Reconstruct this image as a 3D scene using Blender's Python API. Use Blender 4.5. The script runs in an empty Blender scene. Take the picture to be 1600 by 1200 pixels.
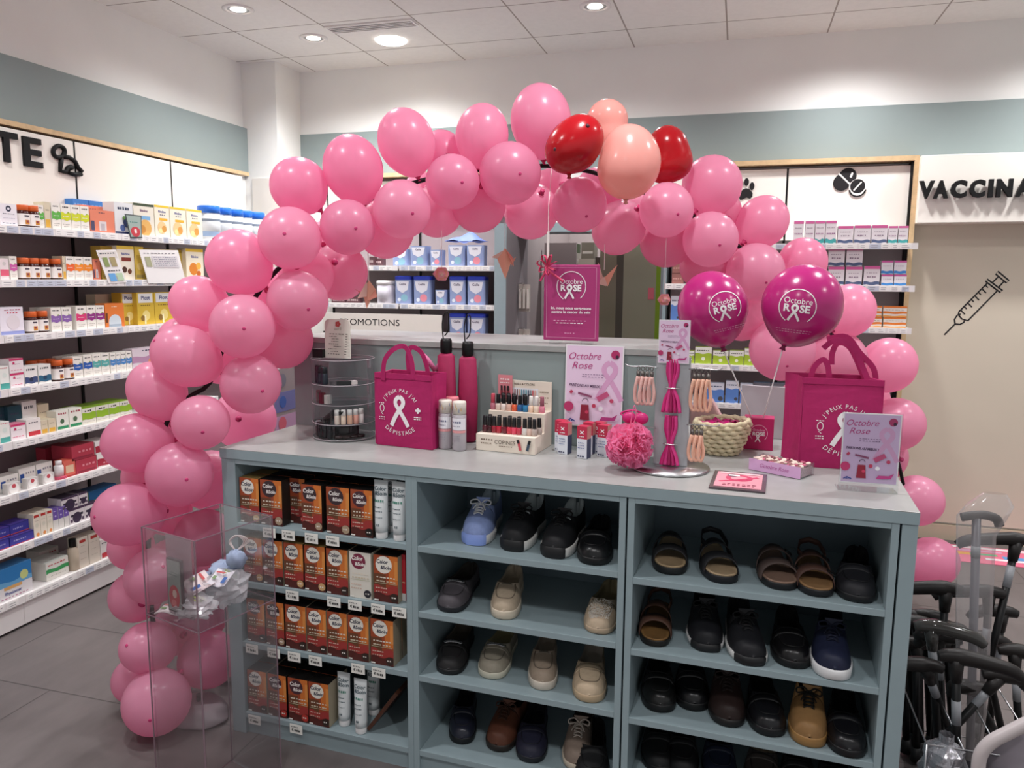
import bpy, math, random
from mathutils import Vector, Matrix
random.seed(7)
PI = math.pi
S = bpy.context.scene
COL = S.collection
# ------------------------------------------------------------------ camera, world, lights, exposure
FPX, PITCH, YAW, ROLL, CAMH = 1201.3, 0.1367969, 0.2841062, 0.0074811, 1.56
_cy, _sy, _cp, _sp = math.cos(YAW), math.sin(YAW), math.cos(PITCH), math.sin(PITCH)
FWD = Vector((-_sy*_cp, _cy*_cp, -_sp)); RGT = Vector((_cy, _sy, 0)); UPV = RGT.cross(FWD)
_c, _s = math.cos(ROLL), math.sin(ROLL)
RGT, UPV = RGT*_c + UPV*_s, UPV*_c - RGT*_s
CAM = Vector((0, 0, CAMH))
cd = bpy.data.cameras.new('camera'); cam = bpy.data.objects.new('camera', cd); COL.objects.link(cam)
cd.sensor_width = 36; cd.lens = FPX/1600*36; cd.clip_start = 0.05
m = Matrix.Identity(4)
for i in range(3):
    m[i][0] = RGT[i]; m[i][1] = UPV[i]; m[i][2] = -FWD[i]; m[i][3] = CAM[i]
cam.matrix_world = m
S.camera = cam
w = bpy.data.worlds.new('shop_ambient'); S.world = w; w.use_nodes = True
w.node_tree.nodes['Background'].inputs[0].default_value = (0.97, 0.985, 1.0, 1)
w.node_tree.nodes['Background'].inputs[1].default_value = 0.34
S.view_settings.view_transform = 'Standard'; S.view_settings.look = 'None'
S.view_settings.exposure = 0.68; S.view_settings.gamma = 1.0; S.view_settings.use_curve_mapping = False
S.cycles.use_denoising = True
S.cycles.max_bounces = 8; S.cycles.transparent_max_bounces = 16
S.cycles.sample_clamp_indirect = 6.0
HC = 3.01          # ceiling height
XL, YB = -3.367, 5.108   # left wall, back wall
LAMP_W = 52.0
LAMPS = [(-2.703, 3.848), (-2.571, 4.41), (-0.809, 4.306), (0.55, 4.55), (1.75, 4.55),
         (-2.75, 2.3), (-2.6, 0.9), (-1.6, 1.5), (-0.3, 2.2), (0.9, 2.9), (2.2, 1.8), (-1.75, 3.1), (0.9, 0.1), (-0.5, 0.3), (2.4, 3.6), (-0.95, 5.95)]  # pair nearest the camera and the passage light are added fill, not fittings

# ------------------------------------------------------------------ pixel -> world on real planes
def ray(x, y): return FWD + RGT*((x-800)/FPX) - UPV*((y-600)/FPX)
def onplane(x, y, n, c):
    d = ray(x, y); n = Vector(n); return CAM + d*((c - CAM.dot(n))/d.dot(n))
CA = 0.0391009
CU = Vector((math.cos(CA), -math.sin(CA), 0)); CV = Vector((math.sin(CA), math.cos(CA), 0)); C0 = Vector((-1.6123, 2.1086, 0))
def W(s, t, z=0.0): return C0 + CU*s + CV*t + Vector((0, 0, z))
def loc(P): P = P - C0; return P.dot(CU), P.dot(CV), P.z
def CT(x, y, t): return loc(onplane(x, y, CV, C0.dot(CV)+t))
def CZ(x, y, z): return loc(onplane(x, y, (0, 0, 1), z))
def y_at(px, X, z):      # world Y on the line X,z seen at pixel column px
    k = (px-800)/FPX; q = RGT - FWD*k; return -((X*q.x) + (z-CAMH)*q.z)/q.y
def x_at(px, Y, z):
    k = (px-800)/FPX; q = RGT - FWD*k; return -((Y*q.y) + (z-CAMH)*q.z)/q.x

# ------------------------------------------------------------------ materials
MATS = {}
def lin(h):
    h = h.lstrip('#'); r = []
    for i in (0, 2, 4):
        c = int(h[i:i+2], 16)/255; r.append(c/12.92 if c <= 0.04045 else ((c+0.055)/1.055)**2.4)
    return (*r, 1)
def mat(name, hexc, rough=0.5, metal=0.0, var=0.0, scale=20.0, bump=0.0, trans=0.0, alpha=1.0, sheen=0.0, coat=0.0, emit=0.0, spec=0.5, ior=1.45):
    if name in MATS: return MATS[name]
    M = bpy.data.materials.new(name); M.use_nodes = True; nt = M.node_tree; b = nt.nodes['Principled BSDF']
    c = lin(hexc); b.inputs['Base Color'].default_value = c; b.inputs['Roughness'].default_value = rough
    b.inputs['Metallic'].default_value = metal; b.inputs['Transmission Weight'].default_value = trans
    b.inputs['Alpha'].default_value = alpha; b.inputs['Sheen Weight'].default_value = sheen
    b.inputs['Coat Weight'].default_value = coat; b.inputs['Specular IOR Level'].default_value = spec; b.inputs['IOR'].default_value = ior
    if emit:
        b.inputs['Emission Color'].default_value = c; b.inputs['Emission Strength'].default_value = emit
    if var or bump:
        tc = nt.nodes.new('ShaderNodeTexCoord'); n = nt.nodes.new('ShaderNodeTexNoise')
        n.inputs['Scale'].default_value = scale; n.inputs['Detail'].default_value = 4
        nt.links.new(tc.outputs['Object'], n.inputs['Vector'])
        if var:
            r = nt.nodes.new('ShaderNodeValToRGB')
            r.color_ramp.elements[0].position = 0.3; r.color_ramp.elements[1].position = 0.7
            r.color_ramp.elements[0].color = (*[v*(1-var) for v in c[:3]], 1)
            r.color_ramp.elements[1].color = (*[min(1, v*(1+var)) for v in c[:3]], 1)
            nt.links.new(n.outputs['Fac'], r.inputs['Fac']); nt.links.new(r.outputs['Color'], b.inputs['Base Color'])
        if bump:
            bp = nt.nodes.new('ShaderNodeBump'); bp.inputs['Strength'].default_value = bump; bp.inputs['Distance'].default_value = 0.004
            nt.links.new(n.outputs['Fac'], bp.inputs['Height']); nt.links.new(bp.outputs['Normal'], b.inputs['Normal'])
    MATS[name] = M
    return M
def ink(h): return mat('print_'+h.lstrip('#'), h, 0.55)
def clear(name, tint='#ffffff', a=0.03, rough=0.06, tr='#fbfcfc', diff=0.0):
    if name in MATS: return MATS[name]
    M = bpy.data.materials.new(name); M.use_nodes = True; nt = M.node_tree; nt.nodes.clear()
    o = nt.nodes.new('ShaderNodeOutputMaterial'); mx = nt.nodes.new('ShaderNodeMixShader'); t = nt.nodes.new('ShaderNodeBsdfTransparent')
    t.inputs[0].default_value = lin(tr); L = nt.links.new
    g = nt.nodes.new('ShaderNodeBsdfGlossy'); g.inputs['Color'].default_value = lin(tint); g.inputs['Roughness'].default_value = rough
    f = nt.nodes.new('ShaderNodeFresnel'); f.inputs['IOR'].default_value = 1.3
    ma = nt.nodes.new('ShaderNodeMath'); ma.operation = 'MULTIPLY_ADD'; ma.use_clamp = True; ma.inputs[1].default_value = 0.32; ma.inputs[2].default_value = a
    L(f.outputs[0], ma.inputs[0]); L(ma.outputs[0], mx.inputs[0]); L(t.outputs[0], mx.inputs[1]); L(g.outputs[0], mx.inputs[2])
    if diff:
        d = nt.nodes.new('ShaderNodeBsdfDiffuse'); d.inputs[0].default_value = lin(tint); m2 = nt.nodes.new('ShaderNodeMixShader'); m2.inputs[0].default_value = diff
        L(mx.outputs[0], m2.inputs[1]); L(d.outputs[0], m2.inputs[2]); L(m2.outputs[0], o.inputs[0])
    else: L(mx.outputs[0], o.inputs[0])
    MATS[name] = M
    return M
def latex(name, hexc, transl=0.35, rough=0.22, a=1.0):
    if name in MATS: return MATS[name]
    M = bpy.data.materials.new(name); M.use_nodes = True; nt = M.node_tree; b = nt.nodes['Principled BSDF']
    c = lin(hexc); b.inputs['Base Color'].default_value = c; b.inputs['Roughness'].default_value = rough
    b.inputs['Coat Weight'].default_value = 0.14; b.inputs['Coat Roughness'].default_value = 0.16
    tr = nt.nodes.new('ShaderNodeBsdfTranslucent'); tr.inputs['Color'].default_value = c
    mx = nt.nodes.new('ShaderNodeMixShader'); mx.inputs[0].default_value = transl
    out = nt.nodes['Material Output']
    nt.links.new(b.outputs[0], mx.inputs[1]); nt.links.new(tr.outputs[0], mx.inputs[2])
    nt.links.new(mx.outputs[0], out.inputs[0])
    MATS[name] = M
    return M
WHITE = mat('white_paint', '#efeeea', 0.7, var=0.02, scale=3)
WHITE2 = mat('white_laminate', '#e9e3da', 0.45)
SHELFW = mat('white_metal', '#e8e4e2', 0.35)
TEAL = mat('sage_teal_paint', '#8c9897', 0.6, var=0.03, scale=2)
GREY = mat('blue_grey_laminate', '#8f9fa4', 0.42, var=0.03, scale=14, bump=0.03)
GREY_SHADED = mat('blue_grey_laminate_shaded', '#5f6e76', 0.5, var=0.03, scale=14)  # same laminate darkened, paints in the shade inside the cabinets
TOPG = mat('grey_worktop', '#9c9c9a', 0.33, var=0.04, scale=25)
BACKP = mat('taupe_backing', '#94888a', 0.6)
BEIGE = mat('beige_laminate', '#cfc4b2', 0.28, var=0.02, scale=1.5)
BEIGED = mat('beige_skirting', '#bfb29c', 0.4)
WOOD = mat('pale_oak', '#c9ab83', 0.5, var=0.12, scale=30)
BLACK = mat('black_plastic', '#0e0d0e', 0.4, spec=.35)
BLKM = mat('black_matte', '#0e0d0e', 0.6, spec=.3)
CHROME = mat('brushed_steel', '#b9b9bb', 0.28, metal=1.0)
ACR = clear('clear_acrylic', '#e8eef0', 0.01)
ACRG = clear('smoky_acrylic', '#d8d0d3', 0.012, tr='#f8f5f6', diff=0.012)
PAPER = mat('white_paper', '#ece8ea', 0.6)
PLASW = mat('white_plastic', '#e6e3e2', 0.35)
MAG = mat('magenta_nonwoven', '#ac1c5e', 0.75, var=0.05, scale=60, bump=0.15)

# ------------------------------------------------------------------ mesh builder
class MB:
    def __init__(s): s.v = []; s.f = []; s.fm = []; s.fs = []; s.mats = []; s.mi = 0; s.sm = False; s.X = None
    def m(s, M):
        if M not in s.mats: s.mats.append(M)
        s.mi = s.mats.index(M); return s
    def smooth(s, on=True): s.sm = on; return s
    def add(s, vs, fs):
        n = len(s.v)
        for p in vs:
            p = Vector(p); s.v.append(s.X @ p if s.X else p)
        for f in fs: s.f.append([n+i for i in f]); s.fm.append(s.mi); s.fs.append(s.sm)
    def box(s, x0, x1, y0, y1, z0, z1):
        v = [(x0,y0,z0),(x1,y0,z0),(x1,y1,z0),(x0,y1,z0),(x0,y0,z1),(x1,y0,z1),(x1,y1,z1),(x0,y1,z1)]
        s.add(v, [(0,3,2,1),(4,5,6,7),(0,1,5,4),(1,2,6,5),(2,3,7,6),(3,0,4,7)]); return s
    def lathe(s, prof, n=20, c=(0,0,0), cap=True):
        vs = []; fs = []; k = len(prof)
        for r, z in prof:
            for i in range(n):
                a = 2*PI*i/n; vs.append((c[0]+r*math.cos(a), c[1]+r*math.sin(a), c[2]+z))
        for j in range(k-1):
            for i in range(n):
                i2 = (i+1) % n; fs.append((j*n+i, j*n+i2, (j+1)*n+i2, (j+1)*n+i))
        if cap: fs.append(tuple(range(n-1, -1, -1))); fs.append(tuple((k-1)*n+i for i in range(n)))
        s.add(vs, fs); return s
    def loft(s, rings, cap=True, closed=True):
        n = len(rings[0]); vs = [p for r in rings for p in r]; fs = []
        for j in range(len(rings)-1):
            for i in range(n if closed else n-1):
                i2 = (i+1) % n; fs.append((j*n+i, j*n+i2, (j+1)*n+i2, (j+1)*n+i))
        if cap and closed: fs.append(tuple(range(n-1, -1, -1))); fs.append(tuple((len(rings)-1)*n+i for i in range(n)))
        s.add(vs, fs); return s
    def tube(s, pts, r, n=8, closed=False):
        P = [Vector(p) for p in pts]; R = r if isinstance(r, (list, tuple)) else [r]*len(P); rings = []; up = None
        for i, p in enumerate(P):
            if closed: t = P[(i+1) % len(P)] - P[i-1]
            else: t = P[min(i+1, len(P)-1)] - P[max(i-1, 0)]
            t = t.normalized() if t.length > 1e-9 else Vector((0, 0, 1))
            if up is None:
                up = Vector((0, 0, 1)) if abs(t.z) < 0.9 else Vector((1, 0, 0))
            a = t.cross(up)
            if a.length < 1e-4: a = t.cross(Vector((0.3, 1, 0.2)))
            a.normalize(); up = a.cross(t).normalized()
            rings.append([p + (a*math.cos(2*PI*k/n) + up*math.sin(2*PI*k/n))*R[i] for k in range(n)])
        if closed: rings.append(rings[0])
        s.loft(rings, cap=not closed); return s
    def strip(s, pts, wdir, w, th=0.0012):       # flat ribbon through pts
        P = [Vector(p) for p in pts]; rings = []; wd = Vector(wdir).normalized() if Vector(wdir).length > 0 else Vector()
        for i, p in enumerate(P):
            t = (P[min(i+1, len(P)-1)] - P[max(i-1, 0)]).normalized()
            if wd.length < .01:
                ww = t.cross(Vector((0, 1, 0))).normalized(); nn = Vector((0, 1, 0)); rings.append([p+ww*w/2+nn*th/2, p-ww*w/2+nn*th/2, p-ww*w/2-nn*th/2, p+ww*w/2-nn*th/2]); continue
            nn = t.cross(wd).normalized() if t.cross(wd).length > 1e-5 else Vector((0, 1, 0)); ww = nn.cross(t).normalized()
            rings.append([p+ww*w/2+nn*th/2, p-ww*w/2+nn*th/2, p-ww*w/2-nn*th/2, p+ww*w/2-nn*th/2])
        s.loft(rings); return s
    def ball(s, c, rx, ry, rz, n=16, k=10):
        vs = []; fs = []
        for j in range(k+1):
            a = PI*j/k
            for i in range(n):
                b = 2*PI*i/n; vs.append((c[0]+rx*math.sin(a)*math.cos(b), c[1]+ry*math.sin(a)*math.sin(b), c[2]-rz*math.cos(a)))
        for j in range(k):
            for i in range(n):
                i2 = (i+1) % n; fs.append((j*n+i, j*n+i2, (j+1)*n+i2, (j+1)*n+i))
        s.add(vs, fs); return s
    def mesh(s, name):
        me = bpy.data.meshes.new(name); me.from_pydata(s.v, [], s.f)
        for M in s.mats: me.materials.append(M)
        me.polygons.foreach_set('material_index', s.fm); me.polygons.foreach_set('use_smooth', s.fs)
        me.update(); return me
    def build(s, name, parent=None, at=None, rz=0.0, bev=0.0, sub=0):
        return link(name, s.mesh(name), parent, at, rz, bev, sub)
def link(name, me, parent=None, at=None, rz=0.0, bev=0.0, sub=0):
    o = bpy.data.objects.new(name, me); COL.objects.link(o)
    if at is not None: o.location = at
    o.rotation_euler = (0, 0, rz)
    if parent: o.parent = parent
    if bev:
        b = o.modifiers.new('bevel', 'BEVEL'); b.width = bev; b.segments = 2; b.limit_method = 'ANGLE'
    if sub:
        q = o.modifiers.new('subsurf', 'SUBSURF'); q.levels = sub; q.render_levels = sub
    return o
def tag(o, label, cat, group=None):
    o['label'] = label; o['category'] = cat
    if group: o['group'] = group
    return o
def thing(name, label, cat, at=(0, 0, 0), rz=0.0, group=None):
    o = bpy.data.objects.new(name, None); COL.objects.link(o); o.location = at; o.rotation_euler = (0, 0, rz)
    o.empty_display_size = 0.05
    return tag(o, label, cat, group)
def struct(o): o['kind'] = 'structure'; return o
ORD = ['zeroth','first','second','third','fourth','fifth','sixth','seventh','eighth','ninth','tenth','eleventh','twelfth','thirteenth','fourteenth','fifteenth','sixteenth','seventeenth','eighteenth','nineteenth','twentieth']
def nth(i): return ORD[i] if i < len(ORD) else ['twenty', 'thirty', 'forty', 'fifty'][i//10-2]+('-'+ORD[i % 10] if i % 10 else '')

# ------------------------------------------------------------------ flat artwork (text, rings, ribbons) laid on any surface
_TX = {}
def textgeo(body, bold=0.0):
    k = (body, bold)
    if k in _TX: return _TX[k]
    c = bpy.data.curves.new('t', 'FONT'); c.body = body; c.size = 1.0; c.offset = bold; c.resolution_u = 3
    c.align_x = 'CENTER'; c.align_y = 'CENTER'
    o = bpy.data.objects.new('t', c); COL.objects.link(o)
    dg = bpy.context.evaluated_depsgraph_get(); dg.update()
    me = o.evaluated_get(dg).to_mesh()
    vs = [(v.co.x, v.co.y) for v in me.vertices]; fs = [tuple(p.vertices) for p in me.polygons]
    o.evaluated_get(dg).to_mesh_clear()
    bpy.data.objects.remove(o); bpy.data.curves.remove(c)
    _TX[k] = (vs, fs); return vs, fs
class Art:
    """2D shapes (in metres or any unit) with a material; baked onto a mesh by a mapping (x, y, lift) -> point."""
    def __init__(s): s.items = []; s.z = 1
    def poly(s, pts, M): s.items.append((list(pts), [tuple(range(len(pts)))], M, s.z)); s.z += 1; return s
    def rect(s, x0, y0, x1, y1, M): return s.poly([(x0,y0),(x1,y0),(x1,y1),(x0,y1)], M)
    def disc(s, x, y, r, M, n=24, ry=None): return s.poly([(x+r*math.cos(2*PI*i/n), y+(ry or r)*math.sin(2*PI*i/n)) for i in range(n)], M)
    def ring(s, x, y, r, w, M, a0=0.0, a1=2*PI, n=40, ry=None):
        vs = []; fs = []; k = (ry or r)/r
        for i in range(n+1):
            a = a0+(a1-a0)*i/n
            vs += [(x+(r-w/2)*math.cos(a), y+(r-w/2)*math.sin(a)*k), (x+(r+w/2)*math.cos(a), y+(r+w/2)*math.sin(a)*k)]
        for i in range(n): fs.append((2*i, 2*i+1, 2*i+3, 2*i+2))
        s.items.append((vs, fs, M, s.z)); s.z += 1; return s
    def text(s, body, x, y, h, M, bold=0.0, ang=0.0, shear=0.0, wid=None, sx=1.0):
        vs, fs = textgeo(body, bold)
        if not vs: return s
        k = h/0.72; kx = k*sx
        if wid: x_ = [v[0] for v in vs]; kx = wid/(max(x_)-min(x_)+1e-6)
        ca, sa = math.cos(ang), math.sin(ang); out = []
        for a, b in vs:
            px, py = a*kx+b*shear*k, b*k; out.append((x+px*ca-py*sa, y+px*sa+py*ca))
        s.items.append((out, fs, M, s.z)); s.z += 1; return s
    def arc(s, body, x, y, r, h, M, a_mid=PI/2, step=None, bold=0.02, outward=True):
        adv = {'I': .45, 'J': .62, "'": .35, ' ': .5, 'M': 1.1, 'E': .8, 'L': .75, 'T': .8}
        ws = [adv.get(ch, .9)*h*1.12 for ch in body]; tot = sum(ws)/r; a = a_mid+tot/2*(1 if outward else -1)
        for ch, w_ in zip(body, ws):
            da = w_/r; a += -da/2 if outward else da/2
            if ch != ' ': s.text(ch, x+r*math.cos(a), y+r*math.sin(a), h, M, bold, a-PI/2 if outward else a+PI/2)
            a += -da/2 if outward else da/2
        return s
    def stroke(s, pts, w, M, closed=False):
        P = [Vector((p[0], p[1])) for p in pts]; vs = []; fs = []; n = len(P)
        ws = w if isinstance(w, (list, tuple)) else [w]*n
        for i in range(n):
            t = (P[(i+1) % n]-P[i-1]) if closed else (P[min(i+1, n-1)]-P[max(i-1, 0)])
            t.normalize(); q = Vector((-t.y, t.x))*ws[i]/2; vs += [tuple(P[i]+q), tuple(P[i]-q)]
        for i in range(n if closed else n-1): j = (i+1) % n; fs.append((2*i, 2*i+1, 2*j+1, 2*j))
        s.items.append((vs, fs, M, s.z)); s.z += 1; return s
    def lines(s, x0, x1, y, n, dy, th, M, jit=0.2):
        for i in range(n):
            s.rect(x0, y-i*dy-th/2, x1-(x1-x0)*jit*random.random(), y-i*dy+th/2, M)
        return s
    def squig(s, x0, x1, y, h, M, k=8):     # tiny unreadable wording: a row of short bars
        wd = (x1-x0)/k
        for i in range(k): s.rect(x0+i*wd, y-h/2, x0+i*wd+wd*random.uniform(.45, .85), y+h/2*random.uniform(.6, 1), M)
        return s
    def ribbon(s, x, y, h, M, w=None):      # awareness ribbon
        w = w or h*.13
        a = [(-.33,-.5),(-.2,-.25),(-.02,.03),(.13,.22),(.15,.36),(.08,.46),(0,.5)]
        L = [(x+p*h, y+q*h) for p, q in a]; Rr = [(x-p*h, y+q*h) for p, q in a]
        def sm(P):
            o = []
            for i in range(len(P)-1):
                for k in range(4):
                    t = k/4; p0 = P[max(i-1,0)]; p1 = P[i]; p2 = P[i+1]; p3 = P[min(i+2,len(P)-1)]
                    o.append(tuple(.5*((2*p1[c])+(-p0[c]+p2[c])*t+(2*p0[c]-5*p1[c]+4*p2[c]-p3[c])*t*t+(-p0[c]+3*p1[c]-3*p2[c]+p3[c])*t**3) for c in (0,1)))
            o.append(P[-1]); return o
        s.stroke(sm(Rr), w, M); s.stroke(sm(L), w*1.05, M); return s
    def bake(s, mb, fn, sub=0):
        for vs, fs, M, z in s.items:
            mb.m(M); mb.add([fn(x, y, z) for x, y in vs], fs)
        return s
def front(dx=0.0, y=0.0, dz=0.0, k=1.0, e=0.00025):      # lays art on a face whose normal is -Y, local x right, local z up
    return lambda x, y_, l: (dx+x*k, y-0.0003-l*e, dz+y_*k)
def logo_rose(A, x, y, r, M):
    A.ring(x, y, r, r*.05, M, -.28*PI, 1.32*PI)
    A.text('Octobre', x, y+r*.32, r*.34, M, .0, sx=.95)
    A.text('R', x-r*.58, y-r*.12, r*.42, M, .035); A.text('SE', x+r*.42, y-r*.12, r*.42, M, .035)
    A.ribbon(x-r*.12, y-r*.36, r*.92, M, r*.13)
    return A
def smoothpath(P, k=6):
    P = [Vector(p) for p in P]; o = []
    for i in range(len(P)-1):
        p0 = P[max(i-1, 0)]; p1 = P[i]; p2 = P[i+1]; p3 = P[min(i+2, len(P)-1)]
        for j in range(k):
            t = j/k; o.append(.5*((2*p1)+(-p0+p2)*t+(2*p0-5*p1+4*p2-p3)*t*t+(-p0+3*p1-3*p2+p3)*t**3))
    o.append(P[-1]); return o

# ------------------------------------------------------------------ room shell
def grid_mat(name, base, line, px, ox, py, oy, lw, rough, brick=0.0, var=0.04, nscale=3.0, bump=0.0):
    M = bpy.data.materials.new(name); M.use_nodes = True; nt = M.node_tree; b = nt.nodes['Principled BSDF']; N = nt.nodes.new; L = nt.links.new
    b.inputs['Roughness'].default_value = rough
    tc = N('ShaderNodeTexCoord'); sp = N('ShaderNodeSeparateXYZ'); L(tc.outputs['Object'], sp.inputs[0])
    def mth(op, a, bb):
        n = N('ShaderNodeMath'); n.operation = op
        for i, q in enumerate((a, bb)):
            if q is None: continue
            if isinstance(q, (int, float)): n.inputs[i].default_value = q
            else: L(q, n.inputs[i])
        return n.outputs[0]
    yy = mth('DIVIDE', mth('SUBTRACT', sp.outputs[1], oy), py); xx = mth('DIVIDE', mth('SUBTRACT', sp.outputs[0], ox), px)
    if brick: xx = mth('ADD', xx, mth('MULTIPLY', mth('FLOOR', yy, None), brick))
    def edge(v, p):
        f = mth('FRACT', v, None); d = mth('MINIMUM', f, mth('SUBTRACT', 1.0, f)); return mth('LESS_THAN', mth('MULTIPLY', d, p), lw/2)
    e = mth('MAXIMUM', edge(xx, px), edge(yy, py))
    nz = N('ShaderNodeTexNoise'); nz.inputs['Scale'].default_value = nscale; nz.inputs['Detail'].default_value = 8; nz.inputs['Roughness'].default_value = 0.65
    mp = N('ShaderNodeMapping'); mp.inputs['Scale'].default_value = (1, 0.35, 1) if brick else (1, 1, 1); L(tc.outputs['Object'], mp.inputs[0]); L(mp.outputs[0], nz.inputs['Vector'])
    r = N('ShaderNodeValToRGB'); c = lin(base); r.color_ramp.elements[0].position = .3; r.color_ramp.elements[1].position = .72
    r.color_ramp.elements[0].color = (*[v*(1-var*2) for v in c[:3]], 1); r.color_ramp.elements[1].color = (*[v*(1+var*2) for v in c[:3]], 1)
    L(nz.outputs['Fac'], r.inputs['Fac'])
    mx = N('ShaderNodeMix'); mx.data_type = 'RGBA'; L(e, mx.inputs['Factor']); L(r.outputs[0], mx.inputs['A']); mx.inputs['B'].default_value = lin(line)
    L(mx.outputs['Result'], b.inputs['Base Color'])
    bp = N('ShaderNodeBump'); bp.inputs['Distance'].default_value = 0.002; bp.inputs['Strength'].default_value = 0.6
    L(mth('SUBTRACT', mth('MULTIPLY', nz.outputs['Fac'], bump), e), bp.inputs['Height']); L(bp.outputs[0], b.inputs['Normal'])
    return M
X1 = 3.3; Y0 = -3.0
CEILM = grid_mat('ceiling_tiles', '#e8e5e1', '#a39a93', 0.567, -0.135, 0.567, 4.75, 0.009, 0.9, var=0.015, nscale=30, bump=0.3)
FLOORM = grid_mat('slate_floor_tiles', '#655e5d', '#45403f', 0.92, -1.93, 0.46, 2.13, 0.005, 0.42, brick=0.45, var=0.12, nscale=4, bump=0.4)
struct(MB().m(FLOORM).box(XL-.1, X1, Y0, YB+1.6, -.06, 0).build('floor'))
struct(MB().m(CEILM).box(XL-.1, X1, Y0, YB+1.6, HC, HC+.05).build('ceiling'))
struct(MB().m(WHITE).box(XL-.1, XL, Y0, YB+.1, 0, HC).build('wall_left'))
NX0, NX1, NZ = -1.42, -0.46, 1.86       # passage opening in the back wall
b_ = MB().m(WHITE); b_.box(XL, NX0-.06, YB, YB+.1, 0, HC); b_.box(NX0-.06, NX1+.02, YB, YB+.1, 1.93, HC); b_.box(NX1+.02, X1, YB, YB+.1, 0, HC)
struct(b_.build('wall_back'))
struct(MB().m(WHITE).box(XL, -3.10, 4.80, YB, 0, HC).build('wall_column'))
struct(MB().m(WHITE2).box(-3.30, -3.085, 4.785, YB, 0, 2.235).build('trim_1'))
struct(MB().m(TEAL).box(XL, XL+.03, Y0, 4.80, 2.255, 2.578).build('trim_2'))
struct(MB().m(TEAL).box(-3.10, X1, YB-.012, YB, 2.26, 2.577).build('trim_3'))
struct(MB().m(BEIGE).box(0.965, X1, YB-.02, YB, 0.105, 1.9).build('trim_4'))
struct(MB().m(BEIGED).box(0.965, X1, YB-.03, YB, 0.0, 0.092).build('baseboard_back'))
# vaccination fascia
struct(MB().m(WHITE2).box(0.955, X1, 4.93, YB, 1.888, 2.262).build('trim_5', bev=.003))
struct(MB().m(WOOD).box(-3.3, -3.235, Y0, 4.66, 2.235, 2.258).build('trim_6'))
bw = MB().m(WOOD); bw.box(-.44, .955, 4.985, YB, 2.245, 2.272); bw.box(.93, .955, 4.985, YB, 0, 2.245); bw.box(-2.95, -1.5, 4.985, YB, 2.245, 2.272)
struct(bw.build('trim_7'))

# ------------------------------------------------------------------ ceiling fittings
LAMPM = mat('lamp_lens', '#fff4e6', 0.4, emit=9.0)
LAMPB = mat('lamp_disc_bright', '#fff6ea', 0.4, emit=6.0)
def lamp(i, x, y, nm, seen):
    if seen:
        t = thing('ceiling_downlight', seen, 'ceiling light', (x, y, HC), group='downlights in the tiled ceiling')
        if i == 99:
            MB().m(LAMPB).smooth().lathe([(0.001, -.012), (.085, -.012), (.095, -.006), (.098, 0)], 32, cap=False).build('lens', t)
        else:
            b = MB().smooth().m(SHELFW).lathe([(.085, 0), (.085, -.006), (.062, -.008), (.060, 0)], 32, cap=False)
            b.m(CHROME).lathe([(.060, -.004), (.05, .0), (.042, -.003)], 32, cap=False); b.build('ring', t)
            MB().m(LAMPM).lathe([(.001, -.0045), (.042, -.0045)], 24, cap=False).build('lens', t)
    l = bpy.data.lights.new(nm, 'SPOT'); l.energy = LAMP_W*(.6 if (x < -2.55 and y < 4) else 2.0 if y > YB else 1); l.spot_size = math.radians(150); l.spot_blend = 1.0; l.shadow_soft_size = 0.06  # light beyond the back wall is fill added to brighten the passage
    l.color = (0.99, 0.99, 1.0)
    o = bpy.data.objects.new('downlight_or_fill', l); COL.objects.link(o); o.location = (x, y, HC-.03)
seen = {0: 'round recessed downlight leftmost, nearest the left wall and column', 1: 'small recessed downlight left of the ceiling vent', 2: 'recessed downlight above the arch, right of the vent'}
for i, (x, y) in enumerate(LAMPS): lamp(i, x, y, 'lamp_or_fill', seen.get(i))
lamp(99, -2.132, 4.58, 'lamp_or_fill', 'large bright flat ceiling disc just below the vent')
t = thing('ceiling_vent', 'long slatted white vent grille set in a ceiling tile', 'vent', (-2.125, 4.295, HC))
b = MB().m(SHELFW); b.box(-.275, .275, -.062, -.052, -.008, -.0005); b.box(-.275, .275, .052, .062, -.008, -.0005); b.box(-.275, -.265, -.052, .052, -.008, -.0005); b.box(.265, .275, -.052, .052, -.008, -.0005); b.build('frame', t)
MB().m(BLKM).box(-.265, .265, -.052, .052, -.002, -.0005).build('duct_opening', t)
for k in range(4): MB().m(SHELFW).box(-.265, .265, -.040+k*.026-.005, -.040+k*.026+.005, -.007, -.003).build('slat', t)

# ------------------------------------------------------------------ raised signs
def solid_text(name, body, h, depth, M, parent, x, z, wid=None, bold=.03):
    vs, fs = textgeo(body, bold); k = h/.72; xs = [v[0] for v in vs]; ys = [v[1] for v in vs]; kx = wid/(max(xs)-min(xs)) if wid else k; k = h/(max(ys)-min(ys))
    mx, my = (max(xs)+min(xs))/2, min(ys)
    b = MB().m(M); n = len(vs)
    P = [((a-mx)*kx+x, -depth, (c-my)*k+z) for a, c in vs] + [((a-mx)*kx+x, 0, (c-my)*k+z) for a, c in vs]
    E = {}
    for f in fs:
        for i in range(len(f)):
            e = (f[i], f[(i+1) % len(f)]); E[e] = 1
    F = [tuple(f) for f in fs] + [tuple(n+i for i in reversed(f)) for f in fs]
    for (a, c) in E:
        if (c, a) not in E: F.append((c, a, n+a, n+c))
    b.add(P, F); return b.build(name, parent)
XS = -3.245
t = thing('wall_sign', 'raised black letters T and E on the white panel of the left wall', 'sign', (XS, 0, 0), PI/2)
yT0, yT1 = y_at(-12, XS, 2.13), y_at(25, XS, 2.13); yE0, yE1 = y_at(33, XS, 2.13), y_at(62, XS, 2.13)
solid_text('letter', 'T', .135, .018, BLKM, t, (yT0+yT1)/2, 2.068, yT1-yT0)
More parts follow.
